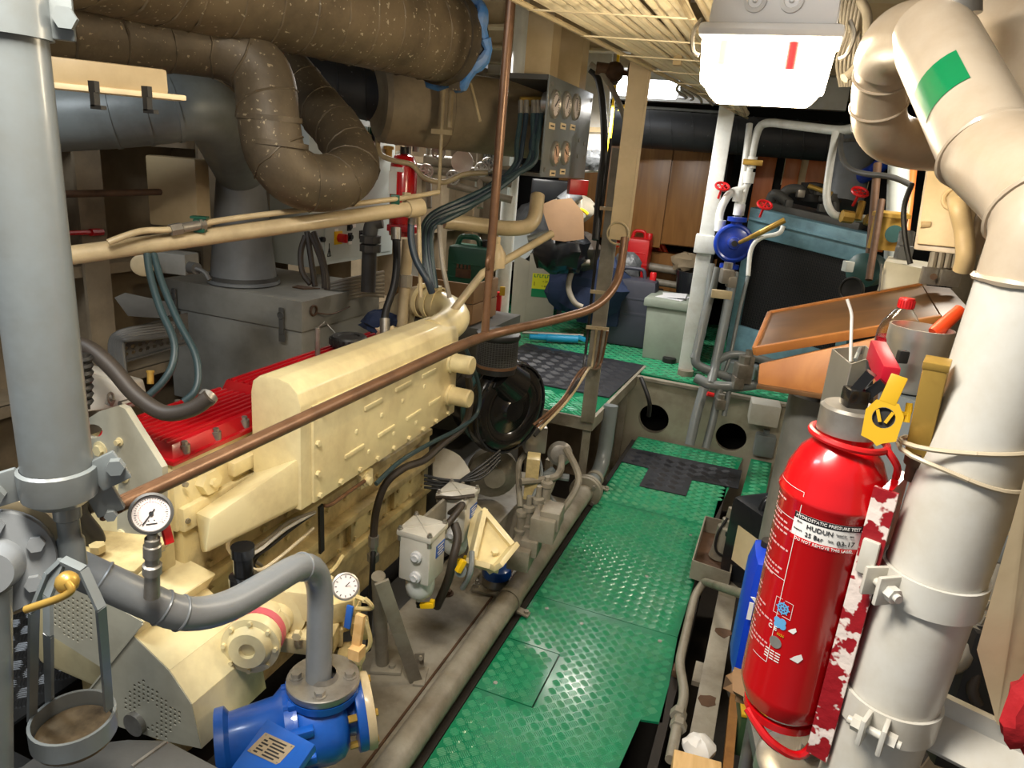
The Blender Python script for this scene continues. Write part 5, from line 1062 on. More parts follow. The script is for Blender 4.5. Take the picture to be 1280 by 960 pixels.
b = MB(); b.tube([D(556, 402, 2.75), D(603, 342, 2.8), D(690, 292, 2.95)], 0.016, 12); one(b, 'slanting_pole', 'tan', 'tan pole slanting up behind the hanging rod', 'pole')
b = MB(); b.tube([D(660, 300, 3.1), D(686, 293, 3.1)], 0.02, 12); one(b, 'grey_tube', 'grey', 'short grey tube lying under the slanting pole', 'pipe')

# ================================================================== GAUGE PANEL
GX = -1.0
t = thing('instrument_board', 'grey instrument panel with five round gauges hanging on two beige straps', 'panel', (GX - 0.06, 3.2, 1.7))
b = MB(); b.span((GX - 0.008, 2.87, 1.70), (GX, 3.52, 2.09), bevel=0.002); b.build('front_plate', 'grey', t)
b = MB(); b.span((GX - 0.2, 2.86, 2.07), (GX - 0.006, 3.53, 2.09)); b.span((GX - 0.2, 2.86, 1.70), (GX - 0.006, 3.53, 1.715)); b.span((GX - 0.21, 3.5, 1.70), (GX - 0.006, 3.53, 2.09)); b.build('tray_frame', 'grey_dark', t)
for y in (2.92, 3.34): b = MB(); b.span((GX - 0.13, y, 2.09), (GX - 0.02, y + 0.1, 2.62)); b.build('hanging_strap', 'beige', t)
for k, (x, y, r, m_) in enumerate(((692, 130, .05, 'dial'), (706, 131.5, .05, 'dial'), (718, 134, .05, 'dial'), (692.5, 192, .045, 'dial_warm'), (705, 191, .045, 'dial_warm'))):
    c = AX(x, y, GX)
    b = MB(); b.lathe(c, XX, [(0, -0.04), (r * 0.9, -0.04), (r * 0.9, 0), (r * 1.12, 0.001), (r * 1.12, 0.01), (r, 0.016), (r * 0.92, 0.01), (0, 0.008)], 30); g = b.build('gauge', 'stainless', t)
    b = MB(); b.disc(c + XX * 0.009, XX, r * 0.9, 0.002, 30); b.build('dial_face', m_, g)
    b = MB(); a = 0.7 + 0.5 * k
    b.bar(c + XX * 0.0125 - V((0, math.cos(a), math.sin(a))) * r * 0.3, c + XX * 0.0125 + V((0, math.cos(a), math.sin(a))) * r * 0.75, 0.005, 0.001, up=XX)
    for q in range(19): a2 = math.radians(-45 + 15 * q); b.bar(c + XX * 0.0115 + V((0, math.cos(a2), math.sin(a2))) * r * 0.7, c + XX * 0.0115 + V((0, math.cos(a2), math.sin(a2))) * r * 0.84, 0.003, 0.001, up=XX)
    b.build('needle_and_scale', 'ink', g, kind='stuff')
    b = MB(); b.box(c + V((0.002, 0, -r - 0.035)), (0.003, 0.07, 0.024)); lb = b.build('name_tag', 'cream_panel', t)
    b = MB(); b.box(c + V((0.0038, 0, -r - 0.035)), (0.0006, 0.045, 0.006)); b.build('print', 'ink', lb)
b = MB()
for y, z in ((3.36, 1.87), (3.45, 1.86), (3.36, 1.80), (3.48, 1.80), (2.9, 1.73), (3.5, 2.06), (2.9, 2.06)): b.disc((GX, y, z), XX, 0.009, 0.004, 12)
b.build('panel_screws', 'steel', t, kind='stuff')
for k, (x0, xm, xe) in enumerate(((651, 650, 600), (658, 654, 606), (667, 664, 612), (672, 668, 596), (677, 672, 604))):
    b = MB(); p = [D(x0, 128, 2.9), D(x0 - 1, 150, 2.9), D(xm - 4 + 3 * (k % 3), 180, 2.88), D(xm - 6, 205, 2.85), D(xe + 22, 228, 2.8), D(xe - 18, 248 + 3 * k, 2.7), D(540 + 2 * k, 268 + 3 * k, 2.65), D(527 + 3 * k, 292, 2.62), D(528 + 3 * k, 325, 2.6), D(537 + 2 * k, 360, 2.6)]
    b.tube(smooth(p, 6), 0.0105, 9); h = one(b, 'gauge_hose', 'hose_navy' if k % 2 else 'hose_green', ('nearest', 'second', 'middle', 'fourth', 'farthest')[k] + ' dark hose looping from behind the gauge panel to the manifold', 'hose', 'hoses behind the gauge panel')
    b = MB(); b.cyl(D(x0, 126, 2.9), D(x0, 142, 2.9), 0.0115, n=8); b.build('hose_fitting', 'steel', h)
b = MB(); b.cyl(D(650, 127, 2.98), D(682, 127, 3.0), 0.02, n=8); one(b, 'brass_header', 'brass', 'brass header with hose outlets behind the gauge panel', 'fitting')
b = MB(); b.box(D(722, 234, 3.4), (0.09, 0.06, 0.07), 0.5, 0.004); one(b, 'red_box', 'red_plastic', 'small red box under the lower edge of the gauge panel', 'box')

# posts and cables between the panel and the far store
pX, pY = -0.75, 3.32
b = MB(); z0, z1 = ZV(776, 300, pX, pY), 2.62
b.box((pX, pY, (z0 + z1) / 2), (0.085, 0.012, z1 - z0), 0.3); b.box((pX - 0.04, pY + 0.02, (z0 + z1) / 2), (0.012, 0.06, z1 - z0), 0.3); b.box((pX + 0.04, pY + 0.03, (z0 + z1) / 2), (0.012, 0.06, z1 - z0), 0.3)
hp = one(b, 'channel_post', 'beige', 'beige steel channel hanging from the deck beside the gauge panel', 'post')
b = MB(); b.ring((pX, pY - 0.015, z0 + 0.03), YY, 0.05, 0.005, 20, 6); b.build('wire_loop', 'tan', hp)
aX, aY = -0.86, 3.6
b = MB(); z1 = ZV(770, 185, aX, aY)
b.box((aX, aY, (z1 + 0.42) / 2), (0.07, 0.01, z1 - 0.42), 0.2); b.box((aX + 0.03, aY + 0.03, (z1 + 0.42) / 2), (0.01, 0.07, z1 - 0.42), 0.2)
ap = one(b, 'angle_post', 'grey_dirty', 'dusty steel angle post standing at the near platform corner', 'post')
b = MB(); b.tube(smooth([V((aX - 0.05, aY, 1.9)), V((aX - 0.055, aY, 1.3)), V((aX - 0.05, aY - 0.01, 0.8)), D(726, 470, 3.3), D(700, 508, 3.2), D(668, 545, 3.1)], 6), 0.008, 8); one(b, 'black_cable', 'black', 'black cable strapped down the dusty angle post', 'cable')
for k in range(3):
    b = MB(); b.tube(smooth([V((aX + 0.03 * k, aY - 0.03, 0.95)), V((aX + 0.02 * k, aY - 0.04, 0.75)), D(735 - 4 * k, 462, 3.35), D(710 - 4 * k, 500, 3.2), D(675 - 4 * k, 537 - 3 * k, 3.1)], 6), 0.0065, 8); one(b, 'capillary_tube', 'copper' if k else 'tan', ('outer', 'middle', 'inner')[k] + ' thin tube curving from the angle post down to the turbocharger', 'pipe', 'thin tubes at the angle post')
for y in (260, 365, 410):
    b = MB(); z = ZV(750, y, aX, aY); b.box((aX, aY - 0.012, z), (0.12, 0.012, 0.018), 0.2); b.build('cable_strap', 'tan', ap)
b = MB(); b.tube(smooth([D(738, 87, 3.6), D(748, 100, 3.6), D(754, 140, 3.6), D(755, 190, 3.6), D(750, 230, 3.6), D(744, 300, 3.6)], 6), 0.018, 10); one(b, 'thick_cable', 'black', 'thick black cable falling from the ceiling right of the gauges', 'cable')
b = MB(); b.tube(smooth([D(738, 80, 3.5), D(755, 95, 3.5), D(772, 125, 3.5), D(784, 160, 3.5), D(788, 200, 3.6)], 6), 0.014, 10); one(b, 'grey_conduit', 'cable_grey', 'grey conduit arching from the ceiling to the beige channel', 'conduit')
b = MB(); b.bar(D(776, 42, 4.5), D(760, 195, 4.5), 0.016, 0.02, up=YY); b.prism([D(772, 138, 4.5), D(790, 122, 4.5), D(790, 138, 4.5)], (0, 0.02, 0)); one(b, 'yellow_strip', 'yellow', 'yellow strip and triangle hanging behind the beige channel', 'strip')
b = MB(); b.bar(D(749, 40, 5.0), D(738, 215, 5.0), 0.22, 0.03, up=YY); o = one(b, 'white_duct_wrap', 'white', 'white wrapped downpipe behind the thick black cable', 'pipe')
b = MB(); b.bar(D(744, 160, 4.96), D(743, 166, 4.96), 0.23, 0.03, up=YY); b.build('wrap_band', 'tan', o)
b = MB(); b.ball(D(738, 200, 4.9), 0.08, 14, (1, 1, 0.8), 0.3, 2); one(b, 'wrapped_bundle', 'foil', 'crumpled clear wrapped bundle below the gauge panel corner', 'bundle')
rv = thing('shutoff_valve', 'dark red shutoff valve on a pipe near the ceiling beside the beige channel', 'valve', D(770, 95, 3.5))
b = MB(); b.tube([D(745, 85, 3.5), D(765, 88, 3.5)], 0.03, 12); b.ball(D(768, 90, 3.5), 0.05, 12); b.tube([D(768, 90, 3.5), D(786, 92, 3.47)], 0.012, 8); b.tube([D(768, 90, 3.5), D(767, 104, 3.5)], 0.022, 8); b.build('valve_body', 'rust', rv)
b = MB(); b.ring(D(789, 90, 3.44), XX, 0.04, 0.01, 20, 6); b.build('handwheel', 'rust', rv)

# ================================================================== CEILING CABLES AND LAMPS
tr = thing('cable_tray', 'ladder rack carrying painted cables under the deck', 'tray', (-0.6, 3.3, 2.16))
def tx(y, s): return (-0.80 + (y - 2.0) * 0.11) * (1 - s) + (-0.36 + (y - 2.0) * 0.0 - 0.02 * (y - 2.0)) * s
for s_ in (0, 1): b = MB(); b.tube([(tx(y, s_), y, 2.165) for y in (1.2, 2.5, 4.0, 5.4)], 0.008, 6); b.build('side_rail', 'tan', tr)
for k in range(11):
    y = 1.35 + 0.38 * k
    b = MB(); b.bar((tx(y, -0.03), y - 0.05, 2.16), (tx(y, 1.03), y + 0.05, 2.16), 0.008, 0.004); b.build('rung', 'cable', tr)
for k in range(3): y = 1.75 + 1.2 * k; b = MB(); b.bar((tx(y, 0.55), y, 2.15), (tx(y, 0.55), y, 2.6), 0.03, 0.03, up=YY); b.build('drop_rod', 'beige', tr)
ORD = 'first second third fourth fifth sixth seventh eighth ninth tenth eleventh twelfth thirteenth fourteenth fifteenth sixteenth'.split(); ORD += ['upper ' + o for o in ORD]
rr = random.Random(11)
for k in range(20):
    s_ = (k % 14 + 0.5) / 14; lay = k // 14; m_ = 'cable' if rr.random() < 0.8 else 'cable_grey'; r = rr.choice((0.010, 0.0145, 0.017))
    if k > 17: m_ = 'cable_grey'
    pts = [V((tx(y, s_) + rr.uniform(-.012, .012), y, 2.178 + r + lay * 0.024 + rr.uniform(-.003, .006) - (0.02 if y > 4.9 else 0))) for y in (1.1, 1.7, 2.3, 2.9, 3.5, 4.1, 4.7, 5.2)]
    b = MB(); b.tube(smooth(pts, 4), r, 8); one(b, 'ceiling_cable', m_, ORD[k] + ' painted cable from the port edge of the ceiling rack', 'cable', 'cables on the ceiling rack')
for k in range(5):
    b = MB(); pts = [D(905 - 14 * k, 134 - 3 * k, 4.6 + 0.05 * k), D(890 - 8 * k, 122, 4.4), D(870 - 6 * k, 112, 4.2), D(855, 110 - 3 * k, 4.1)]
    b.tube(smooth(pts, 5), 0.009, 7); one(b, 'loose_cable_end', 'cable_grey', ORD[k] + ' grey loose cable from the right at the far end of the rack', 'cable', 'loose cables at the rack end')
b = MB(); b.tube(smooth(DP(2.6, (796, 44), (800, 38), (818, 40), (828, 40), (850, 36), (856, 44)), 5), 0.008, 7); one(b, 'black_ceiling_wire', 'black', 'short black wire hanging under the ceiling rack', 'wire')
# wide painted cable run nearest the lamp
for k in range(5):
    b = MB(); x = -0.37 + 0.026 * k; b.tube(smooth([V((x + rr.uniform(-.004, .004), y, 2.235 + rr.uniform(-.004, .004))) for y in (1.1, 1.6, 2.1, 2.6, 3.1)], 4), 0.011, 8); one(b, 'lamp_side_cable', 'cable', ORD[k] + ' cream cable from the left over the large lit lamp', 'cable', 'cables above the lit lamp')
lm = thing('bulkhead_lamp', 'large lit bulkhead lamp with a glowing diffuser under the ceiling', 'lamp', (-0.12, 1.86, 1.96))
LCm = V((-0.125, 1.86, 0)); 
def trap(z0, w0, d0, z1, w1, d1): return [LCm + V((sx * (w0 if sz < 0 else w1) / 2, sy * (d0 if sz < 0 else d1) / 2, z0 if sz < 0 else z1)) for sz in (-1, 1) for sy in (-1, 1) for sx in (-1, 1)]
b = MB(); b.hexa(trap(2.08, 0.27, 0.17, 2.25, 0.25, 0.15), 0.012); b.build('lamp_base', 'fixture', lm)
b = MB(); b.hexa(trap(2.052, 0.305, 0.2, 2.082, 0.305, 0.2), 0.014); b.build('rim', 'fixture', lm)
b = MB(); b.hexa(trap(1.925, 0.21, 0.1, 1.955, 0.255, 0.15), 0.01); b.hexa(trap(1.955, 0.268, 0.16, 2.053, 0.285, 0.18), 0.008); df = b.build('diffuser', 'lit', lm, 'glowing translucent diffuser')
for x in (-0.04, 0.035):
    b = MB(); b.lathe(LCm + V((x, -0.082, 2.125)), (0, -1, 0.0), [(0, 0), (0.024, 0), (0.024, 0.006), (0.016, 0.008), (0.014, 0.004), (0.006, 0.004), (0.004, 0.01), (0, 0.01)], 20); b.build('cable_gland', 'fixture', lm)
b = MB(); b.tube([LCm + V((0.055, -0.086, 2.045)), LCm + V((0.055, -0.082, 1.99))], 0.012, 12); b.build('red_starter', emit('backlight_glow_red', (214, 60, 60), 0.9), lm, 'red starter on the diffuser face, backlight put in as glow')  # capsule set on the diffuser; weak emission stands in for backlight
b = MB(); b.tube([LCm + V((-0.09, -0.086, 2.045)), LCm + V((-0.09, -0.082, 1.995))], 0.013, 12); b.build('lamp_end', emit('backlight_glow_tan', (236, 214, 180), 1.2), lm, 'pale lamp end on the diffuser face, backlight put in as glow')  # its own faint emission replaces light coming from behind
for s_ in (-1, 1): b = MB(); b.tube(smooth([LCm + V((s_ * 0.158, -0.02, 2.1)), LCm + V((s_ * 0.172, -0.03, 2.07)), LCm + V((s_ * 0.165, -0.04, 2.03)), LCm + V((s_ * 0.15, -0.04, 2.02))], 5), 0.005, 6); b.build('spring_clip', 'steel', lm)
fl_ = thing('far_lamp', 'small lit white lamp far back under the ceiling rack', 'lamp', D(820, 122, 4.9))
c = D(825, 112, 4.9); b = MB(); b.hexa([c + V((sx * (0.11 if sz < 0 else 0.14), sy * 0.06, sz * 0.055)) for sz in (-1, 1) for sy in (-1, 1) for sx in (-1, 1)], 0.015); b.build('diffuser', 'lit_far', fl_)
b = MB(); b.box(c + UP * 0.075, (0.3, 0.16, 0.05), bevel=0.01); b.cyl(c + UP * 0.08, V((c.x, c.y, 2.63)), 0.02, n=10); b.build('lamp_base', 'fixture', fl_)
fl2 = thing('far_lamp', 'lit white lamp half hidden behind the beige channel', 'lamp', D(790, 110, 5.3)); c = D(786, 105, 5.3); b = MB(); b.box(c, (0.16, 0.1, 0.16), 0, 0.015); b.build('diffuser', 'lit_far', fl2); b = MB(); b.box(c + UP * 0.1, (0.2, 0.14, 0.05), 0, 0.01); b.cyl(c + UP * 0.1, V((c.x, c.y, 2.63)), 0.02, n=10); b.build('lamp_base', 'fixture', fl2)
for pts, r, lab in (([(1075, 0), (1084, 20), (1082, 60), (1070, 85), (1055, 98)], .012, 'dark grey flexible conduit curling beside the lit lamp'),):
    b = MB(); b.tube(smooth([D(x, y, 1.75) for x, y in pts], 6), r, 10); one(b, 'flexible_conduit', 'cable_grey', lab, 'conduit')
for k in range(6):
    b = MB(); p0_ = D(1052 + 4 * k, 6 + 4 * k, 1.9); p = [V((p0_.x, p0_.y, 2.63)), p0_, D(1058 + 3 * k, 40, 1.92), D(1046 + 5 * k, 75, 1.95), D(1050 + 3 * k, 108, 2.0)]
    b.tube(smooth(p, 5), 0.004, 6); one(b, 'lamp_wire', 'cable_grey', ORD[k] + ' cream wire outwards from the side of the lit lamp', 'wire', 'wires beside the lit lamp')
b = MB(); b.tube([D(760, 158, 5.5), D(1075, 180, 5.3)], 0.14, 28); bd = tag(b.build('far_duct', 'duct_dark', None), 'black spiral duct crossing over the teak cabinet doors', 'duct')
b = MB(); b.tube(helix([D(760, 158, 5.5), D(1075, 180, 5.3)], 0.141, 0.16, 0), 0.005, 5); b.build('spiral_seam', 'duct_dark', bd)
b = MB(); b.tube([D(740, 130, 6.0), D(930, 142, 6.0)], 0.012, 8); one(b, 'far_ceiling_pipe', 'white_pipe', 'thin pale pipe under the far ceiling above the black duct', 'pipe')
b = MB(); b.span((-2.0, 6.0, 2.3), (0.2, 6.1, 2.55)); one(b, 'far_beam_panel', 'white', 'pale deck beam behind the far lamps', 'beam')

# ================================================================== THINGS STOWED ON THE UPPER FLOOR
# grey battery box with papers
t = thing('battery_box', 'grey green lidded box with white papers on top beside the white pillar', 'box', (-0.77, 5.45, ZT))
bz = ZV(808, 383, -0.9, 5.25) + 0.06
b = MB(); b.hexa([V((x, y, z)) for z in (ZT, bz - 0.03) for y in (5.22, 5.62) for x in (-0.9 + (0.0 if z > 0.5 else 0.015), -0.56)], 0.012); b.build('box_body', 'battery', t)
b = MB(); b.span((-0.925, 5.2, bz - 0.05), (-0.535, 5.65, bz + 0.012), bevel=0.015); b.build('box_lid', 'battery', t)
b = MB(); b.prism([V((-0.86, 5.3, bz + 0.013)), V((-0.66, 5.26, bz + 0.013)), V((-0.62, 5.5, bz + 0.013)), V((-0.8, 5.52, bz + 0.013))], (0, 0, 0.004)); b.prism([V((-0.8, 5.29, bz + 0.018)), V((-0.64, 5.3, bz + 0.03)), V((-0.66, 5.54, bz + 0.026)), V((-0.84, 5.5, bz + 0.018))], (0, 0, 0.004)); one(b, 'paper_sheets', 'paper', 'white loose papers lying on the grey green box', 'paper')
b = MB(); b.box((-0.575, 5.33, bz + 0.016), (0.07, 0.1, 0.005), 0.2); one(b, 'paper_note', 'paper', 'small white note on the edge of the grey green box', 'paper')
b = MB(); c = AZ(836, 453, ZT); b.lathe(c, UP, [(0, 0), (0.05, 0), (0.05, 0.035), (0.04, 0.04), (0, 0.04)], 18); one(b, 'rubber_block', 'black', 'black round rubber block on the floor before the grey green box', 'foot block')
def jerrycan(name, label, c, w, dp, h, m, rot=0.0, cap='black', capm=None, group=None, handle=True):
    t = thing(name, label, 'jerrycan', c, group); R = Matrix.Rotation(rot, 3, 'Z'); c = V(c)
    b = MB(); b.box(c + V((0, 0, h * 0.43)), (w, dp, h * 0.86), R, bevel=0.035 * (h / 0.45))
    b.build('can_body', m, t)
    b = MB(); b.box(c + V((0, 0, h * 0.43)), (w * 0.96, dp * 1.012, h * 0.05), R, bevel=0.006); b.box(c + V((0, 0, h * 0.62)), (w * 0.7, dp * 1.02, h * 0.03), R, bevel=0.004); b.build('moulded_band', m, t)
    if handle: b = MB(); b.tube(fillet([c + R @ V((-w * 0.36, 0, h * 0.84)), c + R @ V((-w * 0.3, 0, h * 0.97)), c + R @ V((w * 0.15, 0, h * 0.97)), c + R @ V((w * 0.2, 0, h * 0.84))], 0.03), 0.015, 10); b.build('carry_handle', m, t)
    b = MB(); q = c + R @ V((w * 0.36, 0, h * 0.85)); b.lathe(q, UP, [(0, 0), (0.026, 0), (0.026, h * 0.09), (0.022, h * 0.1), (0, h * 0.1)], 14); b.build('screw_cap', cap, t)
    return t
gj = AZ(780, 434, ZT)
jerrycan('jerrycan', 'tall grey jerrycan with a red cap standing left of the grey green box', (gj.x, gj.y + 0.12, ZT), 0.36, 0.22, 0.63, 'jerry_grey', 0.05, 'red_plastic')
rj = D(797, 328, 6.1)
jerrycan('jerrycan', 'red jerrycan standing behind the tall grey jerrycan', (rj.x, rj.y, rj.z - 0.22), 0.2, 0.22, 0.5, 'red_plastic', 0.05, 'red_plastic')
b = MB(); b.box((rj.x, rj.y, (rj.z - 0.22 + ZT) / 2), (0.45, 0.35, rj.z - 0.22 - ZT)); one(b, 'stowage_crate', 'black', 'dark crate under the red jerrycan', 'crate')
b = MB(); b.ball(D(783, 335, 5.75), 0.13, 16, (0.9, 0.6, 1.0), 0.14, 4); one(b, 'film_parcel', 'foil', 'shiny film wrapped parcel before the red jerrycan', 'parcel')
for k in range(3):
    b = MB(); c = D(798, 328, 6.3 + 0.05 * k); b.ring(c, (0.3, -0.9, 0.2), 0.255 - 0.03 * k, 0.022, 36, 10); one(b, 'orange_hose', 'orange', ('outermost', 'middle', 'innermost')[k] + ' coil of orange hose behind the red jerrycan', 'hose', 'coils of orange hose')
# cardboard box and blue can
c0 = AZ(655, 405, ZT)
t = thing('flat_carton', 'upright grey cardboard carton with a yellow and green label', 'carton', (c0.x + 0.15, c0.y + 0.1, ZT))
H_ = ZV(664, 318, c0.x, c0.y) - ZT; cr = AZ(690, 408, ZT)
ux = (cr - c0).normalized(); uy = UP.cross(ux).normalized(); W_ = (cr - c0).length
b = MB(); b.hexa([c0 + ux * W_ * i + uy * 0.12 * j + UP * H_ * k for k in (0, 1) for j in (0, 1) for i in (0, 1)], 0.004); b.build('carton_body', 'carton_grey', t)
b = MB(); b.prism([c0 + UP * H_ * 0.9, c0 - ux * 0.13 + uy * 0.02 + UP * H_ * 0.98, c0 - ux * 0.12 + UP * H_ * 0.0, c0], uy * 0.004); b.build('carton_flap', 'carton_grey', t)
lc = c0 + ux * W_ * 0.48 + UP * H_ * 0.56 - uy * 0.003
def panel_rect(o, ux, uy, w, h, m, name, parent, t=0.003, label=None):
    n = ux.cross(uy); b = MB(); b.hexa([o + ux * w * (i - .5) + uy * h * (j - .5) + n * t * (k - .5) for k in (0, 1) for j in (0, 1) for i in (0, 1)]); return b.build(name, m, parent, label)
lg = panel_rect(lc - UP * 0.055, ux, UP, 0.16, 0.07, 'label_green', 'green_label', t); ly = panel_rect(lc + UP * 0.025, ux, UP, 0.16, 0.09, 'label_yellow', 'yellow_label', t); l3 = panel_rect(lc + UP * 0.09, ux, UP, 0.16, 0.04, 'label_yellow', 'label_head', t)
b = MB()
for k in range(6): q = lc + UP * 0.09 - uy * 0.0025 + ux * (-0.062 + 0.022 * k); b.bar(q - UP * 0.012, q + UP * 0.012, 0.006, 0.002, up=uy); b.bar(q + UP * (0.01 if k % 2 else -0.01), q + ux * 0.014 + UP * (0.01 if k % 2 else -0.01), 0.002, 0.006, up=UP)
b.build('green_print', 'label_green', l3, kind='stuff'); text('1', 0.05, lc + UP * 0.02 - ux * 0.06 - uy * 0.003, ux, UP, 'ink', ly); text('= 20', 0.024, lc + UP * 0.045 + ux * 0.03 - uy * 0.003, ux, UP, 'ink', ly); text('+ 480', 0.024, lc + UP * 0.005 + ux * 0.03 - uy * 0.003, ux, UP, 'ink', ly)
bc = AZ(700, 388, ZT)
t = jerrycan('jerrycan', 'blue plastic jerrycan standing behind the grey carton', (bc.x, bc.y + 0.1, ZT), 0.2, 0.22, 0.46, 'blue_can', 0.1, 'blue_can')
b = MB(); b.box((bc.x + 0.035, bc.y - 0.015, ZT + 0.17), (0.1, 0.006, 0.16), 0.1); lb = b.build('white_label', 'label_white', t)
b = MB()
for k in range(4): b.box((bc.x + 0.035, bc.y - 0.019, ZT + 0.225 - 0.035 * k), (0.06, 0.002, 0.016), 0.1)
b.build('print', 'ink', lb, kind='stuff')
# green jerrycan in its wooden crate
gc_ = D(583, 345, 3.7)
t = thing('wooden_crate', 'wooden crate below the green jerrycan', 'crate', D(560, 372, 3.55) - UP * 0.12)
c = D(558, 368, 3.6); 
for dx, dy, sx, sy in ((0, -0.15, 0.42, 0.015), (0, 0.15, 0.42, 0.015), (-0.21, 0, 0.015, 0.3), (0.21, 0, 0.015, 0.3)):
    for k in range(2): b = MB(); b.box(c + V((dx, dy, -0.05 + 0.1 * k)), (sx, sy, 0.095), 0, 0.003); b.build('plank', 'carton', t)
b = MB(); b.box(c + V((0, 0, -0.1)), (0.41, 0.29, 0.012)); b.build('bottom', 'carton', t)
b = MB(); b.span((c.x - 0.25, c.y - 0.16, ZT), (c.x + 0.3, c.y + 0.3, c.z - 0.11)); one(b, 'low_bench', 'grey_dark', 'dark low bench under the wooden crate', 'bench')
t = jerrycan('jerrycan', 'dark green jerrycan standing in the wooden crate', (gc_.x, gc_.y + 0.05, c.z - 0.09), 0.22, 0.17, 0.38, 'jerry_green', 0.15, 'black')
b = MB(); b.box((gc_.x + 0.0, gc_.y - 0.04, c.z + 0.1), (0.08, 0.012, 0.045), 0.15)
for k in range(4): b.box((gc_.x - 0.03 + 0.02 * k, gc_.y - 0.047 + 0.003 * k, c.z + 0.135), (0.012, 0.01, 0.02), 0.15)
b.build('worn_emblem', 'rust', t, 'worn reddish emblem', kind='stuff')
# tools lying on the platform
t = thing('grease_gun', 'cyan and silver grease gun lying on the black platform mat', 'tool', AZ(690, 425, ZT + 0.03))
g0, g1 = AZ(662, 421, ZT + 0.045), AZ(722, 424, ZT + 0.045)
b = MB(); b.tube([g0.lerp(g1, 0.35), g1], 0.03, 16); b.build('barrel', 'cyan', t)
b = MB(); b.tube([g0, g0.lerp(g1, 0.35)], 0.022, 12); b.tube([g0.lerp(g1, 0.1) + YY * 0.08, g1 + YY * 0.08], 0.012, 8); b.bar(g1 + UP * 0.02, g1 + V((0.06, 0.02, 0.0)), 0.05, 0.03, bevel=0.006); b.build('head_and_lever', 'cyan', t)
b = MB(); b.tube([g0 + V((-0.1, 0.1, 0)), g1 + V((0, 0.16, 0))], 0.014, 8); one(b, 'steel_tube', 'steel', 'silver tube lying behind the cyan grease gun', 'tube')
# clear bag, round plate, boxes and cloths by the port side
b = MB(); b.ball(D(668, 285, 6.4), 0.25, 30, (0.9, 0.8, 0.9), 0.06, 6); b.ball(D(662, 300, 6.3), 0.17, 20, (0.9, 0.8, 0.9), 0.1, 16); one(b, 'clear_bag', 'foil', 'crinkled grey plastic bag beside the upturned tan pipe', 'bag')
b = MB(); b.lathe(D(645, 306, 6.1), (0.2, -0.9, 0.4), [(0, 0), (0.15, 0), (0.155, 0.01), (0.07, 0.02), (0, 0.02)], 28); one(b, 'white_disc', 'board', 'white round plate leaning under the grey plastic bag', 'plate')
b = MB(); q = [D(676, 256, 4.8), D(690, 250, 4.8), D(705, 268, 4.8), D(706, 302, 4.8), D(690, 300, 4.8)]; b.prism(q, V((0.1, 0.12, 0.02))); one(b, 'cardboard_box', mat('dark_cardboard', (104, 78, 50), 0.8, amt=0.4, bump=0.05), 'open brown cardboard box behind the grey plastic bag', 'carton')
b = MB(); b.ball(D(700, 315, 5.0), 0.22, 18, (1, 0.8, 0.7), 0.16, 8); one(b, 'bin_bag', 'bag', 'black bin bag behind the grey carton', 'bag')
b = MB(); b.ball(D(722, 312, 5.3), 0.2, 18, (0.9, 0.8, 0.7), 0.2, 10); one(b, 'brown_sack', 'hose_brown', 'dark brown crumpled sack beside the bin bag', 'sack')
b = MB(); b.ball(D(735, 355, 5.6), 0.28, 20, (1.1, 0.8, 0.9), 0.22, 12); one(b, 'navy_overalls', 'denim', 'heap of navy cloth between the blue and grey jerrycans', 'cloth')
b = MB(); b.box(D(752, 375, 5.7), (0.34, 0.3, 0.36), 0.1, 0.03); one(b, 'navy_crate', 'denim', 'navy blue crate partly behind the dusty angle post', 'crate')
b = MB(); b.ball(D(715, 262, 5.2), 0.16, 16, (1, 1, 0.7), 0.2, 14); one(b, 'rag_pile', 'carton_grey', 'pale rags piled above the cardboard box', 'rags')
b = MB(); b.tube(smooth(DP(5.0, (737, 328), (722, 330), (713, 345), (711, 362), (718, 378), (728, 384)), 6), 0.02, 10); one(b, 'white_hose_loop', 'cable_grey', 'pale grey hose loop in front of the navy cloth', 'hose')
b = MB(); b.tube(smooth(DP(5.0, (700, 285), (712, 268), (726, 262), (735, 268)), 6), 0.012, 8); one(b, 'yellow_rope', 'yellow', 'yellow rope looped over the pale rags', 'rope')
b = MB(); b.tube([D(702, 255, 5.0), D(722, 240, 5.0)], 0.06, 14); one(b, 'clear_tube_roll', 'foil', 'roll of clear tubing lying over the rags', 'roll')
b = MB(); b.box(D(690, 238, 5.4), (0.3, 0.2, 0.16), 0.2, 0.02); one(b, 'dark_toolbox', 'jerry_black', 'dark toolbox below the gauge panel', 'box')
pp = AZ(628, 398, ZT)
px0 = D(632, 310, 4.0)
b = MB(); b.cyl((px0.x, px0.y, ZT), (px0.x, px0.y, 2.62), 0.045, n=18); o = one(b, 'white_pole', 'white_pipe', 'pale blue white pole behind the hanging brown rod', 'pole')
b = MB(); b.box(D(628, 364, 3.94), (0.03, 0.012, 0.05), 0.4, 0.004); b.build('chipped_patch', 'seal_yellow', o)
b = MB(); b.box(D(623, 378, 3.97), (0.03, 0.03, 0.12), 0.2, 0.006); one(b, 'red_grip', 'red_plastic', 'small red handle beside the foot of the white pole', 'handle grip')
b = MB(); b.prism([D(512, 300, 3.6), D(535, 282, 3.6), D(528, 350, 3.6), D(512, 345, 3.6)], V((0.02, 0.04, 0))); one(b, 'white_sheet', 'board', 'white folded sheet standing behind the tan stand pipe', 'sheet')

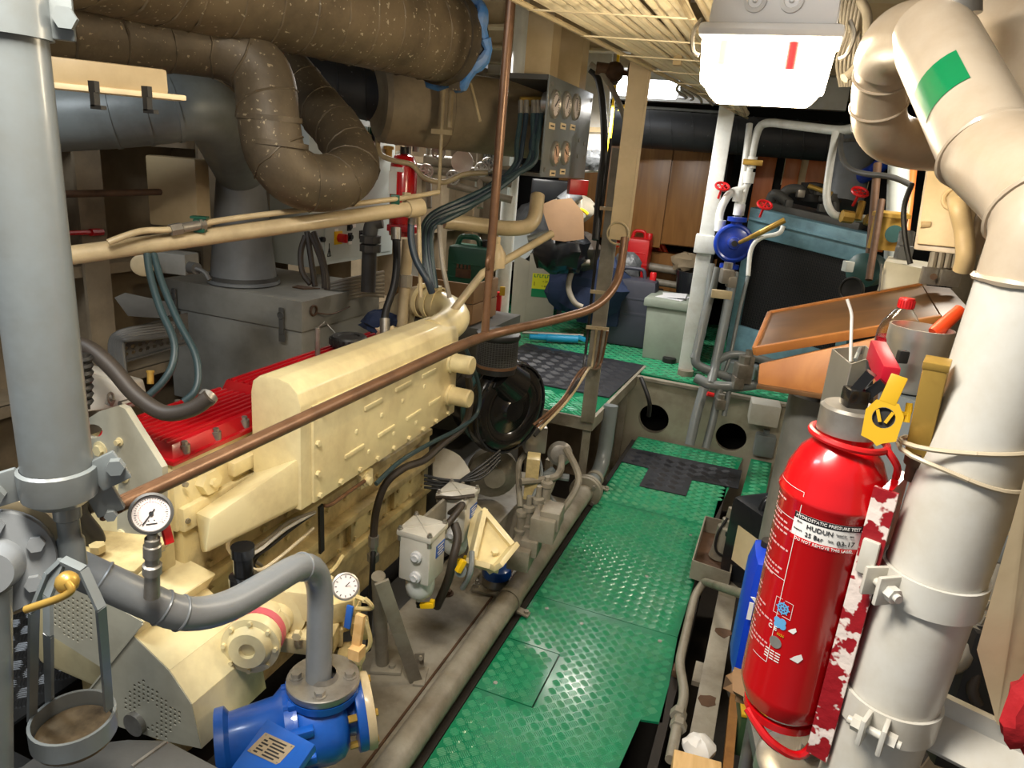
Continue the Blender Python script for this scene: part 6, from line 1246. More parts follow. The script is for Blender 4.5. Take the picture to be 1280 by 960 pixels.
sb = D(662, 318, 6.35); b = MB(); b.span((sb.x - 0.3, sb.y - 0.25, sb.z - 0.03), (sb.x + 0.3, sb.y + 0.3, sb.z))
for sx in (-0.27, 0.27): b.bar((sb.x + sx, sb.y + 0.2, ZT), (sb.x + sx, sb.y + 0.2, sb.z - 0.02), 0.04, 0.04, up=YY)
one(b, 'stowage_shelf', 'grey_dark', 'dark shelf behind the grey carton carrying the plastic bag', 'shelf')

# ================================================================== FAR STORE: CABINET, PILLAR, RADIATOR
t = thing('store_cabinet', 'teak faced wall cabinet below the black spiral duct', 'cabinet', (-1.2, 6.4, 1.1))
zb_, zt2 = 1.18, 1.9
b = MB(); b.span((-2.0, 6.22, zb_), (-0.6, 6.7, zt2 + 0.1), bevel=0.004); b.build('carcass', 'wood_door', t)
for x0, x1, z0, z1 in ((-1.36, -1.03, 1.15, 1.97), (-1.02, -0.615, 1.19, 1.96), (-1.72, -1.38, 1.2, 1.97)):
    b = MB(); b.span((x0, 6.195, z0), (x1, 6.22, z1), bevel=0.004); d_ = b.build('door', 'wood_door', t)
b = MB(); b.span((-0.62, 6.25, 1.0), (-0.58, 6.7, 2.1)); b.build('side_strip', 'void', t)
b = MB(); b.span((-1.9, 6.3, 0.75), (-0.55, 6.8, 1.1)); one(b, 'low_locker', 'wood_door', 'brown low locker under the teak wall cabinet', 'locker')
for y_, r in ((330, 0.035), (348, 0.03)): b = MB(); b.tube([D(760, y_ - 5, 6.2), D(880, y_ + 14, 6.0)], r, 12); one(b, 'low_pipe', 'grey_dirty', 'grey pipe along the back below the teak cabinet, ' + ('upper one' if y_ == 330 else 'lower one'), 'pipe')
b = MB(); b.ball(D(858, 328, 5.9), 0.1, 16, (1.3, 0.9, 0.8), 0.2, 21); one(b, 'wrapped_pump', 'tank', 'tan wrapped lump hanging below the teak cabinet door', 'bundle')
b = MB(); b.lathe(D(868, 362, 5.8) - UP * 0.05, UP, [(0, 0), (0.14, 0), (0.17, 0.2), (0.16, 0.2), (0.14, 0.04), (0, 0.03)], 24); one(b, 'black_bucket', 'jerry_black', 'black bucket behind the grey green box', 'bucket')
for (xa, xb, ya, yb) in ((936, 972, 196, 262), (978, 1004, 192, 224), (1005, 1046, 198, 232), (1100, 1128, 210, 300)):
    p, q = AY(xa, yb, 6.9), AY(xb, ya, 6.9); b = MB(); b.span((p.x, p.y, p.z - 0.1), (q.x, p.y + 0.03, q.z + 0.05), bevel=0.004); one(b, 'wood_panel', 'wood_orange', {936: 'orange wood panel just right of the white pillar', 978: 'narrow orange wood panel above the radiator', 1005: 'orange wood panel behind the generator top', 1100: 'orange wood panel between the pipes right of the radiator'}[xa], 'panel')
b = MB(); p = AY(1040, 218, 6.93); b.span((p.x - 0.4, p.y, p.z - 0.12), (p.x + 0.3, p.y + 0.02, p.z + 0.12)); one(b, 'cream_back_panel', 'cream_panel', 'cream back panel over the generator', 'panel')

wpx, wpy = AZ(856, 466, ZT).x, AZ(856, 466, ZT).y
t = thing('white_pillar', 'white painted square pillar standing on the upper floor edge', 'pillar', (wpx, wpy, ZT))
b = MB(); b.box((wpx, wpy, 1.4), (0.1, 0.1, 1.96), 0.1, 0.012); b.build('shaft', 'white_pipe', t)
b = MB(); zz = ZV(884, 305, wpx, wpy); b.box((wpx, wpy, zz), (0.14, 0.14, 0.12), 0.1, 0.008); b.build('pad_plate', 'white_pipe', t)
b = MB(); b.cyl((wpx + 0.01, wpy - 0.06, 0.1), (wpx + 0.01, wpy - 0.06, 0.46), 0.055, n=18); one(b, 'pillar_stub', 'grey_dirty', 'grey pipe stub below the foot of the white pillar', 'pipe')

# white pipes with the blue valve
d0 = 4.55
wp_ = thing('white_pipework', 'white pipes with tee fittings running up beside the pillar', 'pipes', D(925, 300, d0))
def wpipe(pts, r, rad=0.06, m='white_pipe'): b = MB(); b.tube(fillet([D(p[0], p[1], p[2] if len(p) > 2 else d0) for p in pts], rad, 6), r, 14); return b.build('pipe', m, wp_)
wpipe([(1068, 160, 3.9), (1052, 164, 4.0), (955, 152), (945, 165), (936, 215), (922, 272)], 0.026, 0.12)
wpipe([(937, 155), (930, 215), (921, 262)], 0.021)
wpipe([(936, 225), (930, 237), (912, 240), (900, 262), (898, 282)], 0.026, 0.05)
wpipe([(1045, 165, 4.0), (1036, 215, 4.0), (1032, 250, 4.0), (1040, 268, 4.0), (1052, 271, 4.0), (1090, 274, 4.0)], 0.021, 0.1)
wpipe([(1052, 165, 4.0), (1050, 190, 3.9), (1058, 210, 3.8), (1080, 218, 3.6), (1115, 220, 3.4), (1140, 232, 3.3)], 0.014, 0.15, 'grey_dark')
for x, y, r in ((936, 222, .036), (924, 262, .036), (900, 282, .034), (940, 203, .03), (922, 245, .03)):
    b = MB(); c = D(x, y, d0 - 0.02); b.cyl(c - UP * 0.035, c + UP * 0.035, r, n=10); b.build('tee_fitting', 'white_pipe', wp_)
b = MB(); b.box(D(941, 203, d0 - 0.05), (0.12, 0.02, 0.035), 0.1, 0.004); b.build('pipe_strap', 'brass', wp_)
bv = thing('blue_valve', 'blue round valve with a long yellow lever on the white pipes', 'valve', D(918, 330, d0))
vc = D(917, 304, d0 - 0.08); vx = V((0.15, -0.98, 0.05)).normalized()
b = MB(); b.lathe(vc, vx, [(0, -0.06), (0.1, -0.06), (0.122, -0.04), (0.122, 0.0), (0.105, 0.012), (0.04, 0.02), (0.035, 0.04), (0, 0.045)], 28); b.ring(vc + vx * 0.005, vx, 0.105, 0.014, 28, 8); b.build('valve_disc', 'valve_blue', bv)
for s_ in (1, -1):
    b = MB(); b.lathe(vc + UP * s_ * 0.1 - vx * -0.0 - vx * 0.03, UP * s_, [(0, 0), (0.035, 0), (0.035, 0.03), (0.06, 0.035), (0.06, 0.06), (0, 0.06)], 20); b.build('valve_flange', 'valve_blue', bv)
b = MB(); b.cyl(vc + vx * 0.04, vc + vx * 0.075, 0.018, n=10); b.build('spindle', 'black', bv)
b = MB(); b.tube([vc + vx * 0.06 + V((0.03, 0, 0.01)), D(952, 290, 4.2), D(981, 275, 4.15)], [0.012, 0.017, 0.017], 12); b.build('lever', 'brass', bv, 'yellow lever handle')
for x, y, d_, lab in ((903, 233, 4.5, 'red handwheel on the white pillar pipes'), (956, 256, 4.3, 'red handwheel over the blue valve lever'), (1075, 240, 3.9, 'red handwheel above the brass valve on the radiator top')):
    b = MB(); c = D(x, y, d_); a = V((0.2, -0.5, 0.85)); b.ring(c, a, 0.042, 0.008, 22, 8); u, v = perp(a)
    for k in range(3): q = u * math.cos(math.pi * k / 3) + v * math.sin(math.pi * k / 3); b.bar(c - q * 0.04, c + q * 0.04, 0.01, 0.006)
    b.cyl(c, c - a.normalized() * 0.09, 0.008, n=8)
    one(b, 'handwheel', 'red_plastic', lab, 'handwheel', 'red handwheels')
b = MB()
for x0, y0, x1, y1, r in ((1078, 252, 1072, 275, .02), (1052, 270, 1066, 272, .034), (1082, 274, 1096, 278, .03)): b.cyl(D(x0, y0, 3.95), D(x1, y1, 3.95), r, n=8)
one(b, 'brass_valve', 'brass', 'brass valve with white unions on the radiator top', 'valve')
b = MB(); b.tube(fillet([D(935, 345, 4.3), D(938, 310, 4.3), D(950, 296, 4.25), D(975, 293, 4.2), D(979, 283, 4.2)], 0.06), 0.014, 10); one(b, 'thin_white_pipe', 'white_pipe', 'thin white pipe bending under the yellow lever', 'pipe')
# lower grey pipes of the manifold
lpz = thing('seawater_manifold', 'grey pipes and valves on the bulkhead below the blue valve', 'pipes', D(900, 470, 4.4))
for pts, r in (([(918, 340), (906, 400), (893, 462), (888, 480)], 0.03), ([(896, 335), (880, 400), (868, 452), (874, 458), (905, 470), (930, 478)], 0.028), ([(890, 330), (878, 420), (866, 448)], 0.02), ([(935, 345), (925, 385), (912, 450), (902, 475)], 0.012), ([(870, 472), (888, 482), (920, 484), (950, 480)], 0.032), ([(893, 452), (915, 442), (950, 448), (985, 462)], 0.026), ([(880, 485), (870, 520), (862, 556)], 0.03), ([(900, 485), (890, 530), (882, 560)], 0.024), ([(905, 520), (912, 485)], 0.016)):
    b = MB(); b.tube(fillet([D(x, y, 4.38 - (0.0 if y < 480 else 0.05)) for x, y in pts], 0.05), r, 12); b.build('pipe', 'grey', lpz)
for x, y, s_ in ((908, 345, .09), (914, 352, .07), (928, 466, .12), (935, 452, .08), (922, 478, .08), (900, 505, .07), (950, 470, .07)):
    b = MB(); c = D(x, y, 4.3); b.box(c, (s_ * .8, s_ * .8, s_), 0.4, 0.012); b.cyl(c, c + UP * s_ * 0.9, s_ * 0.3, n=8); b.build('valve_body', 'steel', lpz)
b = MB(); b.box(D(902, 368, 4.3), (0.12, 0.03, 0.05), 0.15, 0.004); b.build('pipe_clamp', 'tan', lpz)
b = MB(); b.tube([D(884, 492, 4.25), D(892, 494, 4.25)], 0.014, 8); b.build('red_tag', 'red_plastic', lpz)
b = MB(); b.tube(smooth([D(801, 472, 4.6), D(808, 490, 4.55), D(812, 505, 4.55), D(811, 520, 4.6)], 5), 0.014, 8); one(b, 'bulkhead_cable', 'black', 'black cable dropping into the left round bulkhead hole', 'cable')

# generator with blue radiator
rl, rr_ = D(940, 270, 4.75), D(1082, 304, 4.45)
rx_ = (rr_ - rl); RW = rx_.length; rx_.normalize(); ry_ = V((-rx_.y, rx_.x, 0)).normalized(); rz_ = UP
def RP(u, w, h): return rl + rx_ * RW * u + ry_ * w + rz_ * h
def rbox(b, u0, u1, w0, w1, h0, h1, bev=0.006): b.hexa([RP(u, w_, h) for h in (h0, h1) for w_ in (w0, w1) for u in (u0, u1)], bev)
t = thing('generator_radiator', 'blue grey generator radiator with a dark core beside the white pipes', 'radiator', RP(0.5, 0.1, -0.9))
b = MB(); rbox(b, -0.03, 1.03, 0, 0.3, -0.13, 0.055, 0.012); b.build('header_tank', 'rad_blue', t)
b = MB(); rbox(b, -0.02, 1.02, -0.02, 0.02, -0.025, -0.01, 0.002); b.build('header_seam', 'rad_blue', t)
for u0, u1 in ((-0.03, 0.06), (0.94, 1.03)): b = MB(); rbox(b, u0, u1, 0, 0.25, -0.75, -0.12); b.build('side_frame', 'rad_blue', t)
b = MB(); rbox(b, -0.03, 1.03, 0, 0.28, -0.95, -0.74); b.build('bottom_tank', 'rad_blue', t)
b = MB(); rbox(b, 0.06, 0.94, 0.05, 0.2, -0.76, -0.11, 0); core = b.build('core', 'rad_core', t)
b = MB()
for k in range(60): u = 0.065 + 0.87 * k / 59; b.bar(RP(u, 0.046, -0.75), RP(u, 0.046, -0.13), 0.003, 0.006, up=ry_)
for k in range(34): h = -0.74 + 0.6 * k / 33; b.bar(RP(0.06, 0.044, h), RP(0.94, 0.044, h), 0.003, 0.003, up=ry_)
b.build('grille_wires', 'duct_dark', core, kind='stuff')
b = MB(); p = RP(0.5, 0.15, -0.95); b.span((p.x - 0.4, p.y - 0.2, ZT), (p.x + 0.4, p.y + 0.6, p.z)); one(b, 'generator_skid', 'grey', 'grey steel base frame under the blue radiator', 'base')
gtop = thing('generator_engine', 'dark generator engine top with elbows above the blue radiator', 'engine', RP(0.4, 0.4, 0.08))
b = MB(); rbox(b, 0.1, 0.9, 0.2, 0.9, 0.05, 0.1); b.build('rocker_box', 'grey_dark', gtop)
b = MB(); c = RP(0.42, 0.35, 0.16); b.lathe(c, UP, [(0, 0), (0.09, 0), (0.1, 0.03), (0.1, 0.05), (0.07, 0.055), (0.07, 0.09), (0.085, 0.09), (0.085, 0.12), (0, 0.13)], 22); b.build('filter_head', 'black', gtop)
for q in (([0.12, 0.3, 0.1], [0.2, 0.3, 0.2], [0.32, 0.3, 0.22], [0.4, 0.3, 0.18]), ([0.5, 0.3, 0.2], [0.62, 0.3, 0.2], [0.66, 0.3, 0.1], [0.7, 0.3, 0.05]), ([0.05, 0.3, 0.05], [0.1, 0.25, 0.16], [0.25, 0.25, 0.12])):
    b = MB(); b.tube(smooth([RP(*p) for p in q], 5), 0.035, 10); b.build('elbow_hose', 'grey_dark', gtop)
for u, h in ((0.25, 0.12), (0.34, 0.2), (0.55, 0.14), (0.62, 0.22), (0.5, 0.24)): b = MB(); b.box(RP(u, 0.22, h), (0.05, 0.04, 0.05), 0.4, 0.006); b.build('casting_lug', 'grey_dark' if u != 0.34 else 'steel', gtop)
b = MB(); b.cyl(RP(0.4, 0.2, 0.26), RP(0.62, 0.2, 0.24), 0.016, n=10); one(b, 'brass_rod', 'brass', 'short brass rod above the generator engine', 'rod')
c = D(1066, 208, 5.2); b = MB(); b.cyl(D(1052, 256, 5.2), D(1074, 165, 5.2), 0.14, n=24); gd = one(b, 'galvanised_duct', 'steel_blue', 'galvanised round downpipe behind the radiator top', 'duct')
b = MB(); b.band(D(1066, 185, 5.2), D(1074, 165, 5.2) - D(1052, 256, 5.2), 0.14, 0.02, 0.006); b.build('joint_band', 'steel', gd)
b = MB(); b.tube([D(1072, 224, 5.15), D(1092, 214, 4.9), D(1112, 196, 4.8)], 0.05, 14); one(b, 'blue_hose_end', 'valve_blue', 'blue hose end beside the galvanised downpipe', 'hose')
for x, y0, y1, r, m_, lab in ((1097, 205, 300, .02, 'rust', 'rust brown standing pipe right of the radiator'), (1124, 196, 300, .05, 'board', 'pale standing pipe behind the round gauge cylinder'), (1142, 200, 262, .022, 'wood_orange', 'orange brown thin standing pipe near the junction cabinet')):
    b = MB(); b.tube([D(x, y0, 3.6), D(x - 12 if r < 0.05 else x - 6, y1 + 40, 3.5)], r, 12); one(b, 'standing_pipe', m_, lab, 'pipe')
b = MB(); c = D(1110, 288, 3.4); b.lathe(c - UP * 0.09, UP, [(0, 0), (0.075, 0), (0.075, 0.15), (0.085, 0.152), (0.085, 0.17), (0.06, 0.18), (0, 0.18)], 24); sf = one(b, 'strainer_cylinder', 'brass', 'brass coloured strainer cylinder with a round green label', 'strainer')
b = MB(); b.disc(c + V((0.02, -0.072, -0.01)), (0.2, -1, 0), 0.04, 0.006, 22); gl = b.build('round_label', 'teal', sf)
b = MB()
for k in range(8): b.box(c + V((-0.002 + 0.012 * (k % 4), -0.08 + 0.0024 * (k % 4), 0.002 - 0.022 * (k // 4))), (0.008, 0.003, 0.013), 0.2)
b.build('label_print', 'board', gl, kind='stuff')
tm = thing('teal_motor', 'teal electric motor with a black fan beside the radiator', 'motor', D(1075, 360, 3.5))
b = MB(); b.lathe(D(1078, 338, 3.5), (-0.5, -0.85, 0), [(0, -0.1), (0.08, -0.1), (0.085, 0), (0.06, 0.02), (0.03, 0.03), (0, 0.03)], 24); b.build('housing', 'teal', tm)
b = MB(); b.lathe(D(1064, 362, 3.35), (-0.5, -0.85, 0.1), [(0, -0.02), (0.055, -0.02), (0.06, 0), (0.055, 0.01), (0.02, 0.004), (0, 0.004)], 22); b.ring(D(1064, 362, 3.33), (-0.5, -0.85, 0.1), 0.055, 0.006, 22, 6); b.build('fan_cover', 'black', tm)
b = MB(); b.box(D(1060, 333, 3.4), (0.04, 0.04, 0.05), 0.5, 0.004); b.build('terminal', 'board', tm)
b = MB(); b.tube([D(1102, 250, 3.3), D(1086, 350, 3.25)], 0.016, 12); one(b, 'rusty_pipe', 'rust', 'rusty pipe slanting past the teal motor', 'pipe')
b = MB(); b.box(D(1128, 322, 2.62), (0.055, 0.045, 0.09), 0.2, 0.01); b.cyl(D(1130, 312, 2.62), D(1134, 290, 2.62), 0.027, n=14); one(b, 'foil_canister', 'foil', 'small shiny canister behind the control box', 'canister')

# ================================================================== STARBOARD FOREGROUND
RY, RR = 0.998, 0.060
def RXZ(z): return 0.2455 + 0.036 * (z - 0.85)
RX = RXZ(0.9)
zt_p = ZV(1284, 352, RXZ(1.6), RY); RT = RXZ(zt_p)
t = thing('exhaust_pipe', 'thick white painted exhaust pipe with a green tape mark and two clamps', 'pipe', (RX, RY, 0.2))
e1 = D(1284, 300, 0.87); e2 = D(1238, 190, 0.95); e3 = D(1172, 58, 1.1); e4 = D(1160, 34, 1.13)
b = MB(); b.cyl((RXZ(0.15), RY, 0.15), (RT, RY, zt_p), RR, n=36); b.build('lower_pipe', 'white', t)
b = MB(); up_path = fillet([V((RT, RY, zt_p - 0.005)), V((RT + 0.003, RY, zt_p + 0.085)), e2], 0.1, 8); b.tube(up_path, RR + 0.001, 32); b.build('bend', 'exhaust', t)
b = MB(); b.tube([e2, e3, e4], [RR, RR, RR * 0.86], 32); b.build('upper_pipe', 'exhaust', t)
ud = (e3 - e2).normalized()
for p, a in ((V((RT, RY, zt_p)), UP), (e2, ud), (up_path[len(up_path) // 2], up_path[len(up_path) // 2 + 1] - up_path[len(up_path) // 2])):
    b = MB(); u, v = perp(V(a)); rr = random.Random(2)
    b.tube([p + (u * math.cos(2 * math.pi * k / 40) + v * math.sin(2 * math.pi * k / 40)) * (RR + 0.0015) for k in range(41)], [0.0042 + rr.uniform(-.001, .0015) for k in range(41)], 6); b.build('weld_seam', 'exhaust', t)
br = [D(1168, 42, 1.16), D(1118, 46, 1.26), D(1098, 108, 1.36), D(1098, 168, 1.44), D(1150, 184, 1.5), D(1250, 184, 1.6) * 2.6 - D(1150, 184, 1.5) * 1.6]
b = MB(); bp = fillet(br, 0.085, 8); b.tube(bp, [0.056] * 10 + [0.05] * (len(bp) - 10), 28); b.build('branch_elbow', 'exhaust', t)
for i in (10, 12, 17):
    p = bp[i]; a = bp[i + 1] - bp[i - 1]; u, v = perp(a)
    b = MB(); b.tube([p + (u * math.cos(2 * math.pi * q / 32) + v * math.sin(2 * math.pi * q / 32)) * 0.0508 for q in range(33)], 0.0028, 6); b.build('weld_seam', 'exhaust', t)
p = bp[37]; b = MB(); b.ring(p, br[5] - br[4], 0.0505, 0.003, 32, 6); b.build('weld_seam', 'exhaust', t)
# green tape on the upper pipe, wrapped round the side that faces the passage
u, v = perp(ud); tc = e2.lerp(e3, 0.42); to = (EYE - tc); to = (to - ud * to.dot(ud)).normalized(); sd = ud.cross(to)
b = MB(); n = 9; vs = []
for i in range(n):
    a = math.radians(-62 + 78 * i / (n - 1))
    for s_ in (-0.034, 0.034): vs.append(tc + ud * (s_ + 0.012 * (i / n)) + (to * math.cos(a) + sd * math.sin(a)) * (RR + 0.0012))
b._add(vs, [(2 * i, 2 * i + 1, 2 * i + 3, 2 * i + 2) for i in range(n - 1)]); b.build('green_tape', 'label_green', t, 'green square tape mark')
b = MB(); q = e4 + (e4 - e3).normalized() * 0.0; b.cyl(D(1196, 22, 1.1), D(1196, -60, 1.08), 0.034, n=24); b.build('top_stub', 'steel', t)
fd = (EYE - V((RX, RY, EYE.z))).normalized(); fd.z = 0; sd2 = V((-fd.y, fd.x, 0))
def pclamp(z, side, tilt=0.0):
    dirn = (fd * math.cos(side) + sd2 * math.sin(side)); c = V((RXZ(z), RY, z))
    b = MB(); b.band(c, UP, RR + 0.0005, 0.045, 0.005, 40); cl_ = b.build('pipe_clamp', 'white', t)
    tan = UP.cross(dirn)
    for s_ in (-1, 1):
        b = MB(); b.bar(c + dirn * (RR - 0.002) + tan * 0.011 * s_, c + dirn * (RR + 0.036) + tan * 0.013 * s_, 0.007, 0.042, up=UP, bevel=0.003); b.build('clamp_lug', 'white', cl_)
    b = MB(); q = c + dirn * (RR + 0.018); b.cyl(q - tan * 0.034, q + tan * 0.034, 0.006, n=10); b.cyl(q - tan * 0.028, q - tan * 0.016, 0.011, n=6); b.cyl(q + tan * 0.016, q + tan * 0.028, 0.011, n=6); b.build('clamp_bolt', 'white', cl_)
pclamp(ZV(1160, 728, RX, RY), -0.75); pclamp(ZV(1112, 880, RX, RY), -0.1)
b = MB(); p0 = V((RX, RY, ZV(1108, 900, RX, RY))) + V((0.06, 0.02, 0)); p1 = D(1300, 975, 0.95); b.bar(p0, p1, 0.07, 0.012, up=V((0.3, -0.6, 0.7)), bevel=0.002); b.bar(p0 + UP * 0.02 + YY * 0.02, p1 + UP * 0.02 + YY * 0.02, 0.012, 0.05); one(b, 'stay_bar', 'white', 'white angle stay running from the exhaust pipe foot to the hull', 'stay')
b = MB(); b.cyl(D(1255, 20, 1.3) * 1.6 - D(1320, 90, 1.2) * 0.6, D(1320, 90, 1.2) * 3.2 - D(1255, 20, 1.3) * 2.2, 0.085, n=24); one(b, 'upper_tan_pipe', 'exhaust', 'shaded cream pipe in the upper corner behind the green taped pipe', 'pipe')
# hull panels, rag and lines right of the pipe
b = MB(); P = [D(1300, 560, 0.8), D(1284, 585, 0.8), D(1221, 812, 0.92), D(1246, 905, 0.97), D(1310, 940, 0.95)]; b.prism(P, V((0.012, 0.008, 0))); one(b, 'cream_sheet', 'cream_panel', 'cream painted sheet leaning right of the white exhaust pipe', 'sheet')
b = MB(); b.ball(D(1292, 890, 0.86), 0.035, 16, (0.8, 0.7, 1.6), 0.2, 5); one(b, 'red_rag', 'cloth_red', 'red rag hanging at the frame edge before the cream sheet', 'rag')
for pts, r, m_, lab in (([(1262, 640), (1236, 740), (1222, 790), (1200, 828), (1175, 835)], .014, 'grey_dirty', 'grey bent line with nuts behind the white exhaust pipe'), ([(1275, 560), (1262, 650), (1240, 700)], .016, 'grey', 'grey line beside the cream sheet, upper one'), ([(1225, 830), (1215, 860), (1222, 880)], .01, 'hose_brown', 'short brown hose below the cream sheet')):
    b = MB(); b.tube(smooth([D(x, y, 1.25) for x, y in pts], 5), r, 10); o = one(b, 'hull_line', m_, lab, 'pipe')
    if r == .014:
        for x, y in ((1232, 750), (1227, 768), (1222, 786)): b = MB(); c = D(x, y, 1.25); b.cyl(c - UP * 0.009 - V((0.003, 0, 0)), c + UP * 0.009, 0.02, n=6); b.build('union_nut', 'grey_dirty', o)
b = MB(); b.box(D(1262, 668, 1.25), (0.05, 0.03, 0.025), 0.3, 0.004); one(b, 'line_bracket', 'tan', 'small tan clip block on the grey hull line', 'bracket')
b = MB(); b.box(D(1206, 840, 1.35), (0.12, 0.2, 0.3), 0.2, 0.02); one(b, 'dark_bin', 'black', 'dark container between the exhaust pipe and the cream sheet', 'container')

# big red fire extinguisher
EX, EY, ER = 0.122, 1.045, 0.0705
z0e, z1e = ZV(972, 876, EX, EY), ZV(1056, 535, EX, EY)
t = thing('fire_extinguisher', 'large red fire extinguisher strapped to the white exhaust pipe', 'fire extinguisher', (EX, EY, z0e))
He = z1e - z0e
b = MB(); b.lathe((EX, EY, z0e), UP, [(0, 0.006), (0.045, 0.002), (0.06, 0.01), (ER - 0.001, 0.035), (ER, 0.045), (ER, He - 0.105), (ER + 0.003, He - 0.1), (ER + 0.003, He - 0.095), (ER - 0.0005, He - 0.088), (ER - 0.004, He - 0.065), (ER - 0.016, He - 0.038), (ER - 0.035, He - 0.016), (0.04, He - 0.004), (0.036, He), (0, He)], 56); b.build('cylinder', 'ext_red', t, 'red cylinder')
b = MB(); b.lathe((EX, EY, z0e + He - 0.004), UP, [(0, 0), (0.041, 0), (0.041, 0.034), (0.037, 0.038), (0, 0.038)], 40); b.build('steel_collar', 'steel', t, 'steel screw collar')
zc_ = z0e + He
b = MB(); b.ring((EX + 0.004, EY, zc_ - 0.012), (0.06, 0, 1), 0.05, 0.005, 40, 8); b.tube(smooth([V((EX + 0.05, EY - 0.02, zc_ - 0.012)), V((EX + 0.066, EY - 0.03, zc_ - 0.03)), V((EX + 0.07, EY - 0.02, zc_ - 0.05))], 5), 0.005, 8); b.build('safety_cord', 'red_plastic', t, 'red cord round the neck')
b = MB(); b.box((EX, EY, zc_ + 0.045), (0.03, 0.03, 0.03), 0.3, 0.006); b.bar((EX - 0.004, EY, zc_ + 0.05), (EX + 0.012, EY - 0.005, zc_ + 0.085), 0.014, 0.014); b.bar((EX + 0.012, EY, zc_ + 0.05), (EX + 0.03, EY - 0.005, zc_ + 0.075), 0.01, 0.014); b.build('valve_body', 'black_gloss', t)
h0 = D(1078, 505, 1.03); h1 = D(1104, 432, 1.0); h2 = D(1098, 452, 1.1)
b = MB(); b.bar(D(1112, 473, 0.955), D(1095, 438, 1.07), 0.022, 0.032, up=UP, bevel=0.003); b.build('squeeze_lever', mat('dark_red_lever', (178, 16, 44), 0.35, amt=0.2, bump=0.0), t, 'red squeeze lever')
b = MB(); b.prism([D(1078, 508, 1.03), D(1086, 512, 1.02), D(1087, 455, 1.05), D(1083, 450, 1.06)], V((0.006, 0.012, 0))); b.bar(D(1104, 505, 1.0), D(1106, 470, 1.02), 0.012, 0.012, up=fd); b.build('carry_handle', 'black', t)
# yellow seal tag
sc_ = D(1103, 528, 0.9); sn = (EYE - sc_).normalized(); sx = sn.cross(UP).normalized() * -1
if sx.x < 0: sx = -sx
sy = sn.cross(sx); sy = sy if sy.z > 0 else -sy
hexo = [(-0.022, 0.012), (-0.013, 0.027), (0.013, 0.027), (0.022, 0.012), (0.02, -0.02), (0.006, -0.026), (0, -0.031), (-0.006, -0.026), (-0.02, -0.022)]
me = sheet(hexo, [circ(0, 0.006, 0.0135, 20)], 0.004, sc_, sx, sn.cross(sx) if sn.cross(sx).z > 0 else -sn.cross(sx)); tg = place_mesh(me, 'seal_tag', 'seal_yellow', t, 'yellow plastic seal tag')
b = MB(); b.bar(sc_ + sy * 0.025, sc_ + sy * 0.062 + sx * 0.006, 0.02, 0.005, up=sn, bevel=0.0015); b.build('tag_tongue', 'seal_yellow', tg)
b = MB(); b.disc(sc_ + sy * 0.006 - sn * 0.006, sn, 0.013, 0.003, 20); tp_ = b.build('tag_centre', 'black', tg)
b = MB()
for s_ in (-1, 1): b.bar(sc_ + sx * s_ * 0.009 + sy * 0.015, sc_ + sx * s_ * 0.003 + sy * 0.0, 0.004, 0.003, up=sn)
b.build('tag_prongs', 'seal_yellow', tg, kind='stuff')
b = MB(); pn = D(1128, 518, 0.99); b.tube(smooth([pn, D(1136, 516, 0.99), D(1137, 504, 0.99)], 4), 0.004, 8); b.tube([D(1137, 504, 0.99), D(1133, 528, 0.99)], 0.0045, 8); b.cyl(D(1118, 519, 0.99), pn, 0.005, n=8); b.build('safety_pin', 'yellow', t, 'yellow pull pin')
# printed matter wrapped onto the cylinder; s runs round the surface, h up the axis
def wrapper(a0, zc__, tilt=0.0, off=0.0006):
    def f(x, y, z):
        c, s_ = math.cos(tilt), math.sin(tilt); x2, y2 = x * c - y * s_, x * s_ + y * c
        a = a0 + x2 / ER; return V((EX + math.cos(a) * (ER + off + z), EY + math.sin(a) * (ER + off + z), zc__ + y2))
    return f
def wrap_rect(wf, x0, x1, y0, y1, m, name, parent, label=None, n=10, lift=0.0):
    b = MB(); vs = []
    for i in range(n + 1):
        x = x0 + (x1 - x0) * i / n
        vs += [wf(x, y0, lift), wf(x, y1, lift)]
    b._add(vs, [(2 * i, 2 * i + 2, 2 * i + 3, 2 * i + 1) for i in range(n)]); return b.build(name, m, parent, label)
aE = math.atan2(-EY, -EX)                             # the side that faces the passage
zl = ZV(1042, 647, EX, EY); w1 = wrapper(aE + 0.06, zl, 0.0)
lab = wrap_rect(w1, -0.046, 0.046, -0.021, 0.021, 'label_white', 'test_label', t, 'white pressure test label with handwriting')
wrap_rect(w1, -0.046, 0.046, 0.0125, 0.021, 'ink', 'black_header', lab, lift=0.0004); wrap_rect(w1, -0.046, 0.046, -0.021, -0.0135, 'ext_red', 'red_footer', lab, lift=0.0004)
def wtext(s_, size, x, y, m, wf=w1, lift=0.0009, parent=lab, align='CENTER'): return text(s_, size, (0, 0, 0), XX, UP, m, parent, wrap=lambda a, b_, c: wf(a + x, b_ + y, c + lift), align=align)
wtext('HYDROSTATIC PRESSURE TEST', 0.0062, 0, 0.0167, 'label_white'); wtext('DO NOT REMOVE THIS LABEL', 0.0058, 0, -0.0172, 'label_white')
wtext('Firm', 0.004, -0.04, 0.0085, 'ink', align='LEFT'); wtext('HUDUN', 0.0095, -0.026, 0.0055, 'ink', align='LEFT'); wtext('Tested by    date', 0.0035, 0.012, 0.006, 'ink', align='LEFT')
wtext('Pressure', 0.0035, -0.043, -0.003, 'ink', align='LEFT'); wtext('25 Bar', 0.009, -0.026, -0.006, 'ink', align='LEFT'); wtext('Date', 0.0035, 0.004, -0.005, 'ink', align='LEFT'); wtext('03-17', 0.0105, 0.015, -0.0065, 'ink', align='LEFT')
w2 = wrapper(aE - 0.92, ZV(975, 660, EX, EY))
